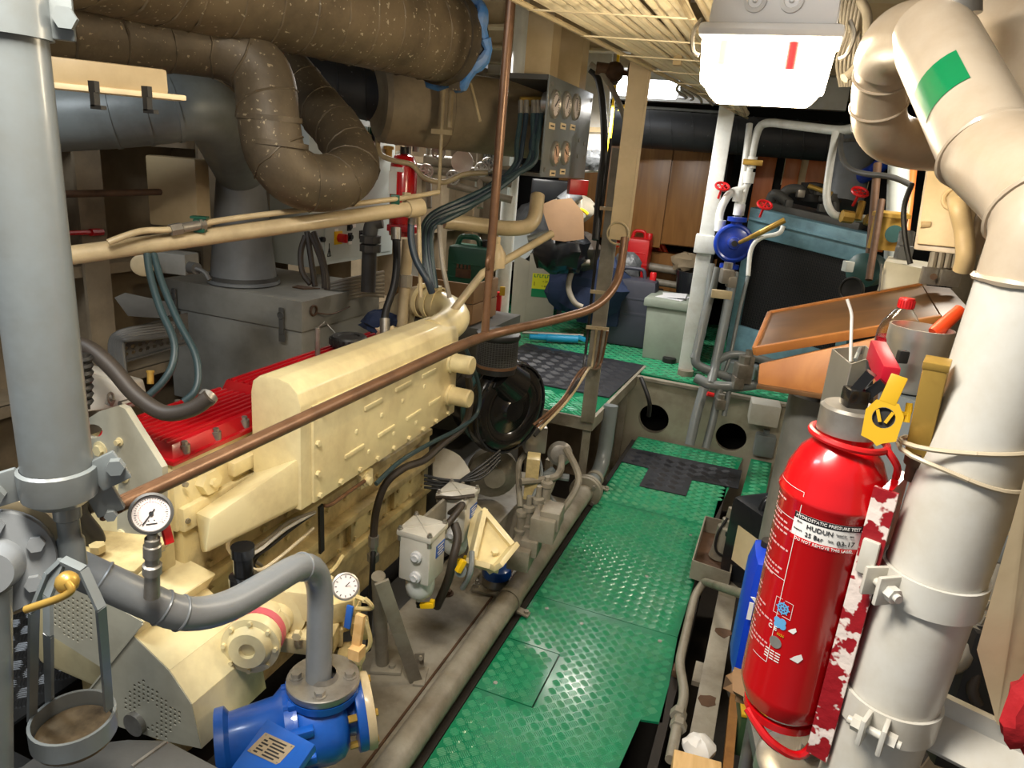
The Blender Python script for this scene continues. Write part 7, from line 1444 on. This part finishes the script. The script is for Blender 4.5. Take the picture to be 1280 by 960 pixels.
pr = wrap_rect(w2, -0.03, 0.03, 0.09, 0.0908, 'label_white', 'printed_frame', t, 'white printed instructions at the side')
for x0, x1, y0, y1 in ((0.0295, 0.0303, -0.19, 0.09), (-0.03, 0.03, 0.045, 0.0458), (-0.03, 0.03, -0.05, -0.0492), (0.0, 0.03, -0.19, -0.1892)): wrap_rect(w2, x0, x1, y0, y1, 'label_white', 'frame_line', pr, lift=0.0003)
b = MB(); rr = random.Random(21)
for k in range(34):
    y = 0.08 - 0.0078 * k
    if rr.random() < 0.25: continue
    x = -0.026
    while x < 0.022:
        L_ = rr.uniform(0.003, 0.009); b._add([w2(x, y, .0004), w2(min(x + L_, 0.025), y, .0004), w2(min(x + L_, 0.025), y + 0.0028, .0004), w2(x, y + 0.0028, .0004)], [(0, 1, 2, 3)]); x += L_ + 0.002
        if rr.random() < 0.2: break
b.build('print_lines', mat('pale_red_print', (222, 168, 168), 0.4, amt=0.0, bump=0.0), pr, kind='stuff')
w3 = wrapper(aE - 0.4, ZV(990, 735, EX, EY)); ic = wrap_rect(w3, -0.0005, 0.0005, -0.0005, 0.0005, 'label_blue', 'approval_marks', t, 'printed wheel, approval and CE marks', n=2)
M['icon_blue'] = mat('icon_blue', (96, 164, 214), 0.4, amt=0.0, bump=0.0)
b = MB()
def wring(b, cx_, cy_, r, t_, n=24):
    vs = []
    for k in range(n):
        a = 2 * math.pi * k / n
        for q in (r - t_, r + t_): vs.append(w3(cx_ + q * math.cos(a), cy_ + q * math.sin(a), 0.0006))
    b._add(vs, [(2 * k, 2 * k + 1, (2 * k + 3) % (2 * n), (2 * k + 2) % (2 * n)) for k in range(n)])
wring(b, 0, 0.0, 0.0075, 0.0012); wring(b, 0, 0.0, 0.003, 0.0012)
for k in range(8):
    a = math.pi * k / 4; vs = [w3(q * math.cos(a) - s_ * math.sin(a), q * math.sin(a) + s_ * math.cos(a), 0.0007) for q in (0.003, 0.0108) for s_ in (-0.0008, 0.0008)]; b._add(vs, [(0, 2, 3, 1)])
b.build('wheel_mark', 'icon_blue', ic)
b = MB()
for x0, x1, y0, y1 in ((-0.013, 0.013, 0.0125, 0.0131), (-0.013, 0.013, -0.0131, -0.0125), (-0.0136, -0.013, -0.013, 0.013), (0.013, 0.0136, -0.013, 0.013)): b._add([w3(x0, y0, .0005), w3(x1, y0, .0005), w3(x1, y1, .0005), w3(x0, y1, .0005)], [(0, 1, 2, 3)])
b.build('wheel_frame', 'label_white', ic)
b = MB()
for dx, dy in ((-0.004, -0.022), (0.004, -0.021), (-0.003, -0.029), (0.005, -0.028)): wring(b, dx, dy, 0.0028, 0.0026, 14)
b.build('clover_mark', 'icon_blue', ic)
wtext('C E', 0.01, -0.009, -0.037, 'label_white', w3, 0.0006, ic); wtext('0036', 0.0055, 0.005, -0.043, 'seal_yellow', w3, 0.0006, ic)
b = MB()
vs = [w3(0, -0.058, 0.0006)] + [w3(0.0095 * math.cos(2 * math.pi * k / 20), -0.058 + 0.0095 * math.sin(2 * math.pi * k / 20), 0.0006) for k in range(20)]; b._add(vs, [(0, k + 1, (k + 1) % 20 + 1) for k in range(20)]); b.build('round_sticker', 'stainless', ic)
b = MB()
for k in range(4):
    for x0, x1 in ((-0.013, -0.006), (-0.0045, 0.002), (0.0035, 0.011)): y = -0.075 - 0.0045 * k; b._add([w3(x0, y, .0005), w3(x1, y, .0005), w3(x1, y + 0.0018, .0005), w3(x0, y + 0.0018, .0005)], [(0, 1, 2, 3)])
b.build('small_print', 'label_white', ic, kind='stuff')
for px_, py_, s_ in ((1020, 765, .006), (1036, 802, .009)):
    wq = wrapper(aE - 0.12 + (px_ - 1020) * 0.012, ZV(px_, py_, EX, EY)); b = MB(); vs = [wq(x * s_, y * s_, 0.0005) for x, y in ((-1, -.6), (.3, -.9), (.9, .1), (.5, .9), (-.4, .2))]; b._add(vs, [(0, 1, 2, 3, 4)]); b.build('paint_chip', 'label_white', t)
b = MB(); b.lathe((EX, EY, z0e - 0.012), UP, [(0.05, 0), (0.058, 0), (0.058, 0.012), (0.05, 0.012), (0.05, 0)], 36); b.tube(smooth([V((EX - 0.05, EY - 0.03, z0e - 0.008)), V((EX - 0.01, EY - 0.06, z0e - 0.03)), V((EX + 0.04, EY - 0.045, z0e - 0.045)), V((EX + 0.07, EY - 0.02, z0e + 0.03))], 6), 0.007, 8); b.build('foot_hook', 'ext_red', t)
# mounting bracket with flaked paint between cylinder and pipe
mid = V((EX, EY, 0)).lerp(V((RX, RY, 0)), 0.56); md = V((RX - EX, RY - EY, 0)).normalized(); mp_ = V((-md.y, md.x, 0))
za, zb2 = z0e - 0.02, ZV(1118, 600, mid.x, mid.y)
bk = thing('extinguisher_bracket', 'red bracket plate with flaking white paint between the extinguisher and the pipe', 'bracket', (mid.x, mid.y, za))
b = MB(); b.box((mid.x, mid.y, (za + zb2) / 2), (0.012, 0.09, zb2 - za), math.atan2(md.y, md.x)); b.build('back_plate', 'ext_red', bk)
q0_ = V((mid.x, mid.y, 0)); rr = random.Random(8)
n = 14; front = -mp_ if (-mp_).dot(fd) > 0 else mp_
b = MB(); q = q0_ + front * 0.046; b.box((q.x, q.y, (za + zb2) / 2), (0.03, 0.006, zb2 - za), math.atan2(md.y, md.x)); b.build('flaked_edge', 'flaking', bk, 'edge with flaking white over red paint')
b = MB()
for k in range(n):
    z = za + (zb2 - za) * k / n; ww = rr.uniform(0.002, 0.012); q = V((mid.x, mid.y, z)) + front * 0.047 - md * rr.uniform(0.0, 0.008)
    b.box(q + UP * 0.009, (ww, 0.0025, (zb2 - za) / n * rr.uniform(.5, 1.4)), Matrix.Rotation(math.atan2(md.y, md.x), 3, 'Z') @ Matrix.Rotation(rr.uniform(-.6, .6), 3, 'Y'))
b.build('flaked_paint', 'white_worn', bk, kind='stuff')
b = MB(); q = V((mid.x, mid.y, ZV(1098, 680, mid.x, mid.y))) + front * 0.05; b.box(q, (0.022, 0.012, 0.05), math.atan2(md.y, md.x), 0.003); b.build('worn_lug', 'white', bk)
# brass tool tied to the pipe with nylon ties
b0, b1 = D(1172, 452, 0.86), D(1146, 566, 0.92)
tl = thing('brass_hand_pump', 'brass square tube tool tied against the white exhaust pipe', 'tool', D(1132, 605, 0.95))
b = MB(); b.bar(b0, b1, 0.027, 0.022, up=fd, bevel=0.003); b.build('brass_body', 'brass', tl)
b = MB(); bd_ = (b1 - b0).normalized(); b.lathe(b1 - bd_ * 0.004, bd_, [(0, 0), (0.013, 0), (0.013, 0.02), (0.009, 0.022), (0.009, 0.045), (0, 0.045)], 14); b.build('steel_nozzle', 'rust', tl)
b = MB(); b.bar(b0 - bd_ * 0.002, b0 + bd_ * 0.008, 0.029, 0.024, up=fd, bevel=0.002); b.build('end_cap', 'brass', tl)
for k, y in enumerate((552, 578)):
    z = ZV(1212, y, RXZ(1.15), RY); RX2 = RXZ(z); b = MB(); pts = []
    for q in range(31):
        a = math.atan2(fd.y, fd.x) + math.pi * 2 * q / 30; pull = max(0, math.cos(a - math.atan2(fd.y, fd.x) + 1.1)) ** 6
        pts.append(V((RX2 + math.cos(a) * (RR + 0.003 + 0.028 * pull), RY + math.sin(a) * (RR + 0.003 + 0.028 * pull), z + 0.012 * math.cos(a - 2.6) * (1 if k else -1.2))))
    b.tube(pts, 0.0032, 6); one(b, 'nylon_tie', 'zip', ('upper' if k == 0 else 'lower') + ' pale nylon tie round the white exhaust pipe and the brass tool', 'tie', 'nylon ties')

# desk with sloping lid
dk = thing('sloping_desk', 'orange varnished wooden desk with a sloping lid by the hull', 'desk', D(990, 480, 2.4))
FL, BL, BR, FR = D(943, 436, 2.2), D(962, 391, 2.45), D(1152, 356, 2.35), D(1176, 396, 2.0)
nrm = (BL - FL).cross(FR - FL).normalized(); nrm = nrm if nrm.z > 0 else -nrm
b = MB(); b.prism([FL, BL, BR, FR], -nrm * 0.025, 0.003); lid = b.build('lid', 'wood_desk', dk)
for p, q in ((FL, FR), (FL, BL), (BL, BR)):
    b = MB(); b.bar(p - nrm * 0.008, q - nrm * 0.008, 0.014, 0.028, up=nrm, bevel=0.002); b.build('lid_edging', 'wood_desk2', lid)
sl = [D(1153, 356, 2.35), D(1188, 360, 2.3), D(1210, 384, 2.1), D(1178, 396, 2.0)]
b = MB(); b.prism(sl, -nrm * 0.025, 0.003); b.build('side_leaf', 'wood_desk', dk, 'separate narrow leaf of the lid')
gr = [D(949, 455, 2.2), D(1060, 425, 2.1), D(1150, 410, 2.0), D(1145, 470, 1.95), D(1035, 496, 2.1), D(947, 482, 2.2)]
b = MB(); b.prism([gr[0], gr[2], gr[3] - UP * 0.0, gr[4], gr[5]], V((0.02, 0.05, 0.0)), 0.003); b.build('front_board', 'wood_desk2', dk)
b = MB(); b.bar(gr[5], gr[4], 0.03, 0.014, bevel=0.002); b.build('bottom_rail', 'wood_desk', dk)
dp = D(1012, 535, 2.35); b = MB(); b.cyl((dp.x, dp.y, -0.1), (dp.x, dp.y, D(990, 488, 2.35).z), 0.085, n=28); one(b, 'desk_pedestal', 'box_grey', 'dark grey round pedestal below the orange desk', 'pedestal')
b = MB(); b.span((-0.02 + dp.x, dp.y - 0.1, D(1000, 480, 2.3).z - 0.02), (dp.x + 0.7, dp.y + 0.5, D(1000, 480, 2.3).z)); one(b, 'desk_shelf', 'wood_desk', 'wooden shelf board under the desk lid', 'shelf')
# small shelf with containers
shz = D(1150, 482, 1.5).z
b = MB(); sp_ = [D(1098, 478, 1.68), D(1098, 530, 1.45), D(1205, 500, 1.3), D(1200, 470, 1.55)]; b.prism([V((p.x, p.y, shz)) for p in sp_], (0, 0, -0.02)); b.prism([V((p.x, p.y, shz - 0.02)) for p in (sp_[0], sp_[1], sp_[2], sp_[3])], (0, 0, -0.2)); one(b, 'metal_ledge', 'grey', 'grey metal ledge carrying the cup, bottle and tin', 'ledge')
tn = thing('open_tin', 'open rectangular metal tin with a white bent straw', 'tin', D(1062, 500, 1.6))
tt = [D(1041, 436, 1.6), D(1064, 455, 1.5), D(1096, 444, 1.56), D(1082, 432, 1.66)]; tz_ = D(1060, 515, 1.6).z; tbm = [V((p.x, p.y, tz_)) for p in tt]
for i in range(4):
    b = MB(); p, q = tt[i], tt[(i + 1) % 4]; p2, q2 = tbm[i], tbm[(i + 1) % 4]; nn_ = (q - p).cross(UP).normalized() * 0.0015
    b.hexa([p2 - nn_, q2 - nn_, p2 + nn_, q2 + nn_, p - nn_, q - nn_, p + nn_, q + nn_]); b.build('tin_wall', 'stainless', tn)
b = MB(); b.prism(tbm, (0, 0, 0.003)); b.build('tin_floor', 'stainless', tn)
b = MB(); b.tube(smooth([tt[1].lerp(tt[3], 0.3) - UP * 0.004, tt[1].lerp(tt[3], 0.5) + UP * 0.012, tt[1].lerp(tt[3], 0.7) - UP * 0.004], 5), 0.005, 8); b.build('tin_handle', 'grey', tn)
b = MB(); b.tube(fillet([D(1063, 452, 1.57), D(1065, 392, 1.57), D(1059, 374, 1.57)], 0.012), 0.0035, 10); one(b, 'bent_straw', 'label_white', 'white bent straw standing in the open tin', 'straw')
tcn = sum(tbm, V()) / 4; b = MB(); b.span((tcn.x - 0.03, tcn.y - 0.03, tz_ - 0.014), (tcn.x + 0.1, tcn.y + 0.1, tz_ - 0.001)); one(b, 'tin_shelf', 'wood_desk', 'narrow wooden shelf under the open tin', 'shelf')
cp = thing('steel_cup', 'stainless steel cup with an orange handle on the ledge', 'cup', D(1150, 470, 1.42))
cc = D(1151, 416, 1.42); cb = V((cc.x, cc.y, shz + 0.004)); ch_ = cc.z - cb.z + 0.012
b = MB(); b.lathe(cb, UP, [(0, 0), (0.05, 0), (0.056, 0.008), (0.056, ch_ * 0.7), (0.059, ch_ * 0.75), (0.059, ch_), (0.056, ch_), (0.053, ch_ * 0.7), (0.055, 0.008), (0, 0.006)], 40); b.build('cup_bowl', 'stainless', cp)
b = MB(); b.tube([D(1166, 416, 1.43), D(1175, 410, 1.43), D(1201, 387, 1.43)], [0.011, 0.014, 0.0125], 14); b.build('cup_handle', 'orange', cp, 'orange handle')
b = MB(); q = D(1128, 446, 1.36); b.box(q, (0.02, 0.015, 0.025), 0.3, 0.004); b.build('black_clip', 'black', cp)
bt = thing('plastic_bottle', 'clear plastic bottle with red cap and some red liquid', 'bottle', D(1122, 470, 1.6))
bc_ = D(1118, 440, 1.62); bc_ = V((bc_.x, bc_.y, shz + 0.004)); bh_ = D(1138, 375, 1.62).z - shz - 0.012
b = MB(); b.lathe(bc_, UP, [(0, 0.002), (0.0396, 0), (0.0462, 0.01), (0.0462, bh_ * 0.55), (0.0396, bh_ * 0.72), (0.022, bh_ * 0.9), (0.014, bh_ * 0.97), (0.014, bh_), (0.0125, bh_), (0.0125, bh_ * 0.97), (0.0205, bh_ * 0.9), (0.0380, bh_ * 0.72), (0.0446, bh_ * 0.55), (0.0446, 0.012), (0, 0.006)], 32); b.build('bottle_body', 'lens', bt)
b = MB(); b.lathe(bc_ + UP * 0.008, UP, [(0, 0), (0.0438, 0.002), (0.0438, bh_ * 0.42), (0, bh_ * 0.42)], 28); b.build('red_liquid', 'red_liquid', bt, 'red liquid')
b = MB(); b.lathe(bc_ + UP * (bh_ - 0.006), UP, [(0, 0), (0.0165, 0), (0.0165, 0.02), (0.015, 0.023), (0, 0.023)], 22)
for k in range(18): a = 2 * math.pi * k / 18; b.bar(bc_ + V((math.cos(a) * 0.0165, math.sin(a) * 0.0165, bh_ - 0.004)), bc_ + V((math.cos(a) * 0.0165, math.sin(a) * 0.0165, bh_ + 0.012)), 0.0025, 0.0025, up=YY)
b.build('bottle_cap', 'red_plastic', bt, 'red screw cap')

# boxes on the hull above the desk
jb = thing('junction_cabinet', 'cream hull junction cabinet with a thick conduit leaving its door', 'cabinet', D(1180, 310, 2.1))
f0, f1, f2, f3 = D(1160, 190, 2.05), D(1240, 205, 1.95), D(1213, 320, 1.95), D(1141, 312, 2.05); dv = V((0.16, 0.14, 0.02))
b = MB(); b.hexa([f3, f2, f3 + dv, f2 + dv, f0, f1, f0 + dv, f1 + dv], 0.006); b.build('case', 'exhaust', jb)
b = MB(); q = (f2 + f0) / 2 + dv; b.bar(q, V((1.25, q.y + 0.1, q.z)), 0.06, 0.04); b.build('hull_bracket', 'exhaust', jb)
k_ = (f1 - f0).cross(f3 - f0).normalized(); k_ = k_ if k_.dot(EYE - f0) > 0 else -k_
b = MB(); b.hexa([p + k_ * q for q in (0.002, 0.012) for p in (f3.lerp(f1, .06), f2.lerp(f0, .06), f0.lerp(f2, .06), f1.lerp(f3, .06))], 0.003); b.build('door', 'beige', jb)
b = MB(); b.cyl(D(1151, 281, 2.03), D(1163, 281, 2.02), 0.01, n=10); b.build('hinge', 'beige', jb)
b = MB(); b.tube(smooth([D(1196, 246, 1.97), D(1198, 258, 1.9), D(1205, 290, 1.9), D(1207, 320, 1.9), D(1203, 338, 1.92)], 6), 0.024, 14); b.ring(D(1195, 248, 1.95), k_, 0.03, 0.007, 22, 8); b.build('conduit', 'beige', jb)
b = MB(); c = D(1125, 345, 2.5); b.hexa([D(1096, 366, 2.4), D(1152, 357, 2.35), D(1100, 366, 2.7), D(1158, 357, 2.7), D(1106, 326, 2.4), D(1156, 336, 2.35), D(1110, 320, 2.7), D(1165, 328, 2.7)], 0.004); cb_ = one(b, 'control_box', 'cream_grey', 'cream lidded control box standing behind the desk lid', 'box')
b = MB(); b.bar(D(1102, 330, 2.37), D(1099, 364, 2.37), 0.006, 0.006, up=YY); b.build('door_joint', 'grey_dark', cb_)
b = MB(); b.box(D(1166, 345, 2.25), (0.07, 0.02, 0.055), 0.2, 0.003); b.box(D(1187, 348, 2.22), (0.06, 0.02, 0.05), 0.2, 0.003); sw = one(b, 'switch_plate', 'steel', 'small metal switch plate under the junction cabinet', 'switch')
b = MB(); b.disc(D(1167, 346, 2.22), (-0.2, -1, 0.1), 0.01, 0.008, 14); b.build('switch_button', 'rust', sw)
for k in range(5): b = MB(); b.tube([D(1168 + 9 * k, 316, 2.25), D(1164 + 9 * k, 336, 2.25)], 0.012, 8); one(b, 'gland_pipe', 'cable_grey', ('first', 'second', 'third', 'fourth', 'fifth')[k] + ' grey cable stub from the left under the junction cabinet', 'cable', 'cable stubs under the cabinet')
b = MB(); b.tube(smooth([D(1140, 230, 2.4), D(1130, 260, 2.4), D(1132, 300, 2.4), D(1138, 330, 2.4)], 5), 0.009, 8); one(b, 'cabinet_wire', 'black', 'black wire beside the junction cabinet', 'wire')

# starboard floor: girder, conduit, tray, jerrycans
zg = 0.03
G = [AZ(893, 745, zg), AZ(925, 740, zg), AZ(895, 965, zg), AZ(850, 930, zg)]
gd_ = thing('side_girder', 'rust stained grey girder along the right of the walkway', 'girder', G[0] - UP * 0.4)
b = MB(); g0, g1 = (G[0] + G[1]) / 2, (G[2] + G[3]) / 2; dr = (g1 - g0).normalized(); b.bar(g0 - dr * 0.5, g1 + dr * 0.3, 0.075, 0.014, bevel=0.002); b.build('top_flange', 'grey_dirty', gd_)
b = MB(); b.bar(g0 - dr * 0.5 - UP * 0.2, g1 + dr * 0.3 - UP * 0.2, 0.012, 0.4); b.build('web', 'grey_dirty', gd_)
b = MB(); q = AZ(880, 830, zg - 0.02); b.prism([q, q + V((0.03, 0.06, 0)), q + V((0.05, 0, 0))], (0, 0, 0.012)); b.span((q.x - 0.03, q.y - 0.1, zg - 0.05), (q.x + 0.06, q.y + 0.02, zg - 0.03)); b.build('gusset', 'grey_dirty', gd_)
for x, y, r in ((905, 790, .03), (885, 875, .028)):
    b = MB(); c = AZ(x, y, zg + 0.0075); rr = random.Random(x); b.prism([c + V((math.cos(a) * r * rr.uniform(.6, 1.3), math.sin(a) * r * rr.uniform(.7, 1.5), 0)) for a in [math.pi * 2 * k / 9 for k in range(9)]], (0, 0, 0.001)); b.build('rust_patch', 'rust', gd_)
b = MB(); b.tube(fillet([D(945, 748, 2.2), AZ(880, 727, 0.08), AZ(868, 745, 0.07), AZ(849, 828, 0.06), AZ(856, 868, 0.06), AZ(848, 900, 0.06), AZ(838, 950, 0.06)], 0.05, 7), 0.017, 14); cd = one(b, 'floor_conduit', 'grey_dirty', 'grey bent conduit with a union nut along the girder', 'conduit')
for y in (893, 907): b = MB(); c = AZ(848, y, 0.06); b.cyl(c - YY * 0.014, c + YY * 0.014, 0.027, n=6); b.build('union_nut', 'grey_dirty', cd)
b = MB(); c = AZ(846, 838, 0.03); b.box(c, (0.03, 0.05, 0.03), 0, 0.006); b.build('conduit_clip', 'rust', cd)
dt = thing('drip_tray', 'rusty grey drip tray with a lever grease pump on the right of the walkway', 'tray', AZ(890, 700, 0.0))
t0, t1, t2, t3 = AZ(866, 700, 0.12), AZ(913, 716, 0.12), AZ(922, 655, 0.12), AZ(882, 645, 0.12); tq = [t0, t1, t2, t3]
for i in range(4):
    p, q = tq[i], tq[(i + 1) % 4]; nn_ = (q - p).cross(UP).normalized() * 0.003; b = MB(); dz = UP * 0.09; b.hexa([p - dz - nn_, q - dz - nn_, p - dz + nn_, q - dz + nn_, p - nn_, q - nn_, p + nn_, q + nn_]); b.build('tray_wall', 'grey_dirty', dt)
b = MB(); b.prism([p - UP * 0.09 for p in tq], (0, 0, 0.006)); b.build('tray_floor', 'rust', dt)
b = MB(); c = (t0 + t2) / 2 - UP * 0.08; b.lathe(c + V((0.02, 0, 0)), (0.08, 0.05, 1), [(0, 0), (0.045, 0), (0.04, 0.04), (0.04, 0.16), (0.028, 0.17), (0.028, 0.2), (0.016, 0.205), (0.016, 0.26), (0, 0.265)], 18); pm_ = b.build('grease_pump', 'grey_dirty', dt)
b = MB(); b.tube(smooth([c + V((0.03, -0.02, 0.22)), c + V((0.0, -0.05, 0.14)), c + V((0.01, -0.06, 0.06)), c + V((0.08, -0.04, 0.03))], 6), 0.006, 8); b.build('grease_hose', 'black', pm_)
b = MB(); b.tube(fillet([c + V((0.1, -0.08, 0.05)), c + V((0.09, -0.1, 0.03)), c + V((0.08, -0.14, -0.2))], 0.03), 0.012, 10); b.build('tray_drain', 'grey_dirty', dt)
bj = AZ(930, 728, 0.03)
bjR = Matrix.Rotation(0.75, 3, 'Z'); bjc = D(934, 674, 3.05) + bjR @ V((0.14, 0, 0)); bjc.z = 0.03
bj_t = jerrycan('jerrycan', 'black jerrycan with a cream label behind the large fire extinguisher', bjc, 0.27, 0.3, 0.46, 'jerry_black', 0.75)
b = MB(); b.box(bjc + bjR @ V((-0.137, -0.01, 0.2)), (0.004, 0.16, 0.17), bjR); b.build('cream_label', 'cream_panel', bj_t)
bb = thing('blue_bottle', 'tall blue plastic bottle with white printing beside the extinguisher', 'bottle', AZ(928, 850, 0.05))
bbp = D(938, 770, 1.75); z_t = D(945, 676, 1.72).z
b = MB(); zq = D(928, 862, 1.72).z; b.box((bbp.x + 0.03, bbp.y, (zq + z_t) / 2), (0.12, 0.15, z_t - zq), 0.1, 0.045); b.build('bottle_body', 'blue_bottle', bb)
b = MB(); b.lathe((bbp.x + 0.01, bbp.y + 0.02, z_t - 0.03), UP, [(0, 0), (0.02, 0), (0.02, 0.04), (0, 0.04)], 16); b.build('bottle_cap', 'black', bb)
lp_ = V((bbp.x + 0.003, bbp.y - 0.085, 0)); fx_ = V((1, 0.1, 0))
b = MB(); z = D(932, 745, 1.7).z
b.prism([lp_ + V((-0.015, -0.004, z + 0.03)), lp_ + V((0.02, -0.001, z - 0.005)), lp_ + V((0.02, -0.001, z + 0.01)), lp_ + V((-0.005, -0.003, z + 0.03))], (0, 0.003, 0)); b.prism([lp_ + V((-0.015, -0.004, z - 0.03)), lp_ + V((-0.005, -0.003, z - 0.03)), lp_ + V((-0.005, -0.003, z + 0.015)), lp_ + V((-0.015, -0.004, z + 0.015))], (0, 0.003, 0)); b.build('white_emblem', 'label_white', bb)
wbp = AZ(866, 948, 0.1)
b = MB(); b.box((wbp.x + 0.02, wbp.y - 0.06, 0.03), (0.14, 0.16, 0.14), 0.1, 0.004); one(b, 'timber_block', 'wood_raw', 'pale sawn timber block at the lower edge of the walkway', 'block')
b = MB(); b.ball(AZ(874, 934, 0.05), 0.045, 14, (1.1, 1, 0.8), 0.15, 3); one(b, 'stone_lump', 'label_white', 'grainy whitish lump behind the timber block', 'lump')
gx_ = AZ(930, 925, -0.05)
gbx = thing('green_box', 'dark green metal box with a yellowish lid under the extinguisher', 'box', gx_)
b = MB(); b.box((gx_.x + 0.03, gx_.y + 0.03, 0.0), (0.13, 0.14, 0.16), 0.15, 0.004); b.build('box_body', 'box_green', gbx); b = MB(); b.box((gx_.x + 0.03, gx_.y + 0.03, 0.085), (0.14, 0.15, 0.012), 0.15, 0.003); b.build('box_lid', 'seal_yellow', gbx)
b = MB(); b.bar(AZ(918, 868, 0.0), AZ(908, 975, 0.0), 0.03, 0.03); one(b, 'brown_batten', 'wood_door', 'reddish brown batten lying beside the girder', 'batten')
b = MB(); b.cyl(AZ(944, 870, 0.1), D(928, 975, 1.4), 0.012, n=10); one(b, 'grey_rod', 'grey_dark', 'dark grey rod standing before the green box', 'rod')
b = MB(); q = D(980, 930, 1.32); 
for k in range(3): b.box(q + V((0.02 * k, 0.0, -0.03 * k)), (0.12, 0.1, 0.028), 0.2, 0.004)
one(b, 'step_casting', 'grey_dark', 'stepped dark grey casting below the extinguisher', 'casting')
fcn2 = D(1010, 960, 1.2); ff = thing('bottom_flange', 'worn grey pipe flange with a large bolt below the extinguisher', 'flange', fcn2)
b = MB(); b.lathe(fcn2 - UP * 0.03, UP, [(0, 0), (0.085, 0), (0.085, 0.03), (0.08, 0.034), (0.05, 0.036), (0, 0.036)], 32); b.build('flange_plate', 'steel', ff)
b = MB(); b.hexbolt(fcn2 + V((0.0, 0.03, 0.006)), UP, 0.017, 0.02); b.disc(fcn2 + V((0.0, 0.03, 0.006)), UP, 0.02, 0.004, 18); b.build('flange_bolt', 'steel', ff)
b = MB(); b.ball(D(945, 860, 1.5), 0.05, 14, (1.2, 0.9, 0.6), 0.3, 6); one(b, 'oily_rag', 'carton', 'brown oily rag lying on the green box', 'rag')
b = MB(); b.box(AY(955, 515, 4.61), (0.18, 0.16, 0.14), 0.1, 0.01); one(b, 'white_terminal_box', 'white', 'white small box on the bulkhead behind the dark pedestal', 'box')
b = MB(); gq = AZ(952, 572, 0.04); b.box(gq + V((0, 0.05, 0.08)), (0.13, 0.12, 0.15), 0.1, 0.02); b.cyl(gq + V((0, 0.05, 0.15)), gq + V((0, 0.05, 0.18)), 0.02, n=12); one(b, 'grey_can', 'grey', 'small grey can before the narrow green floor plate', 'can')
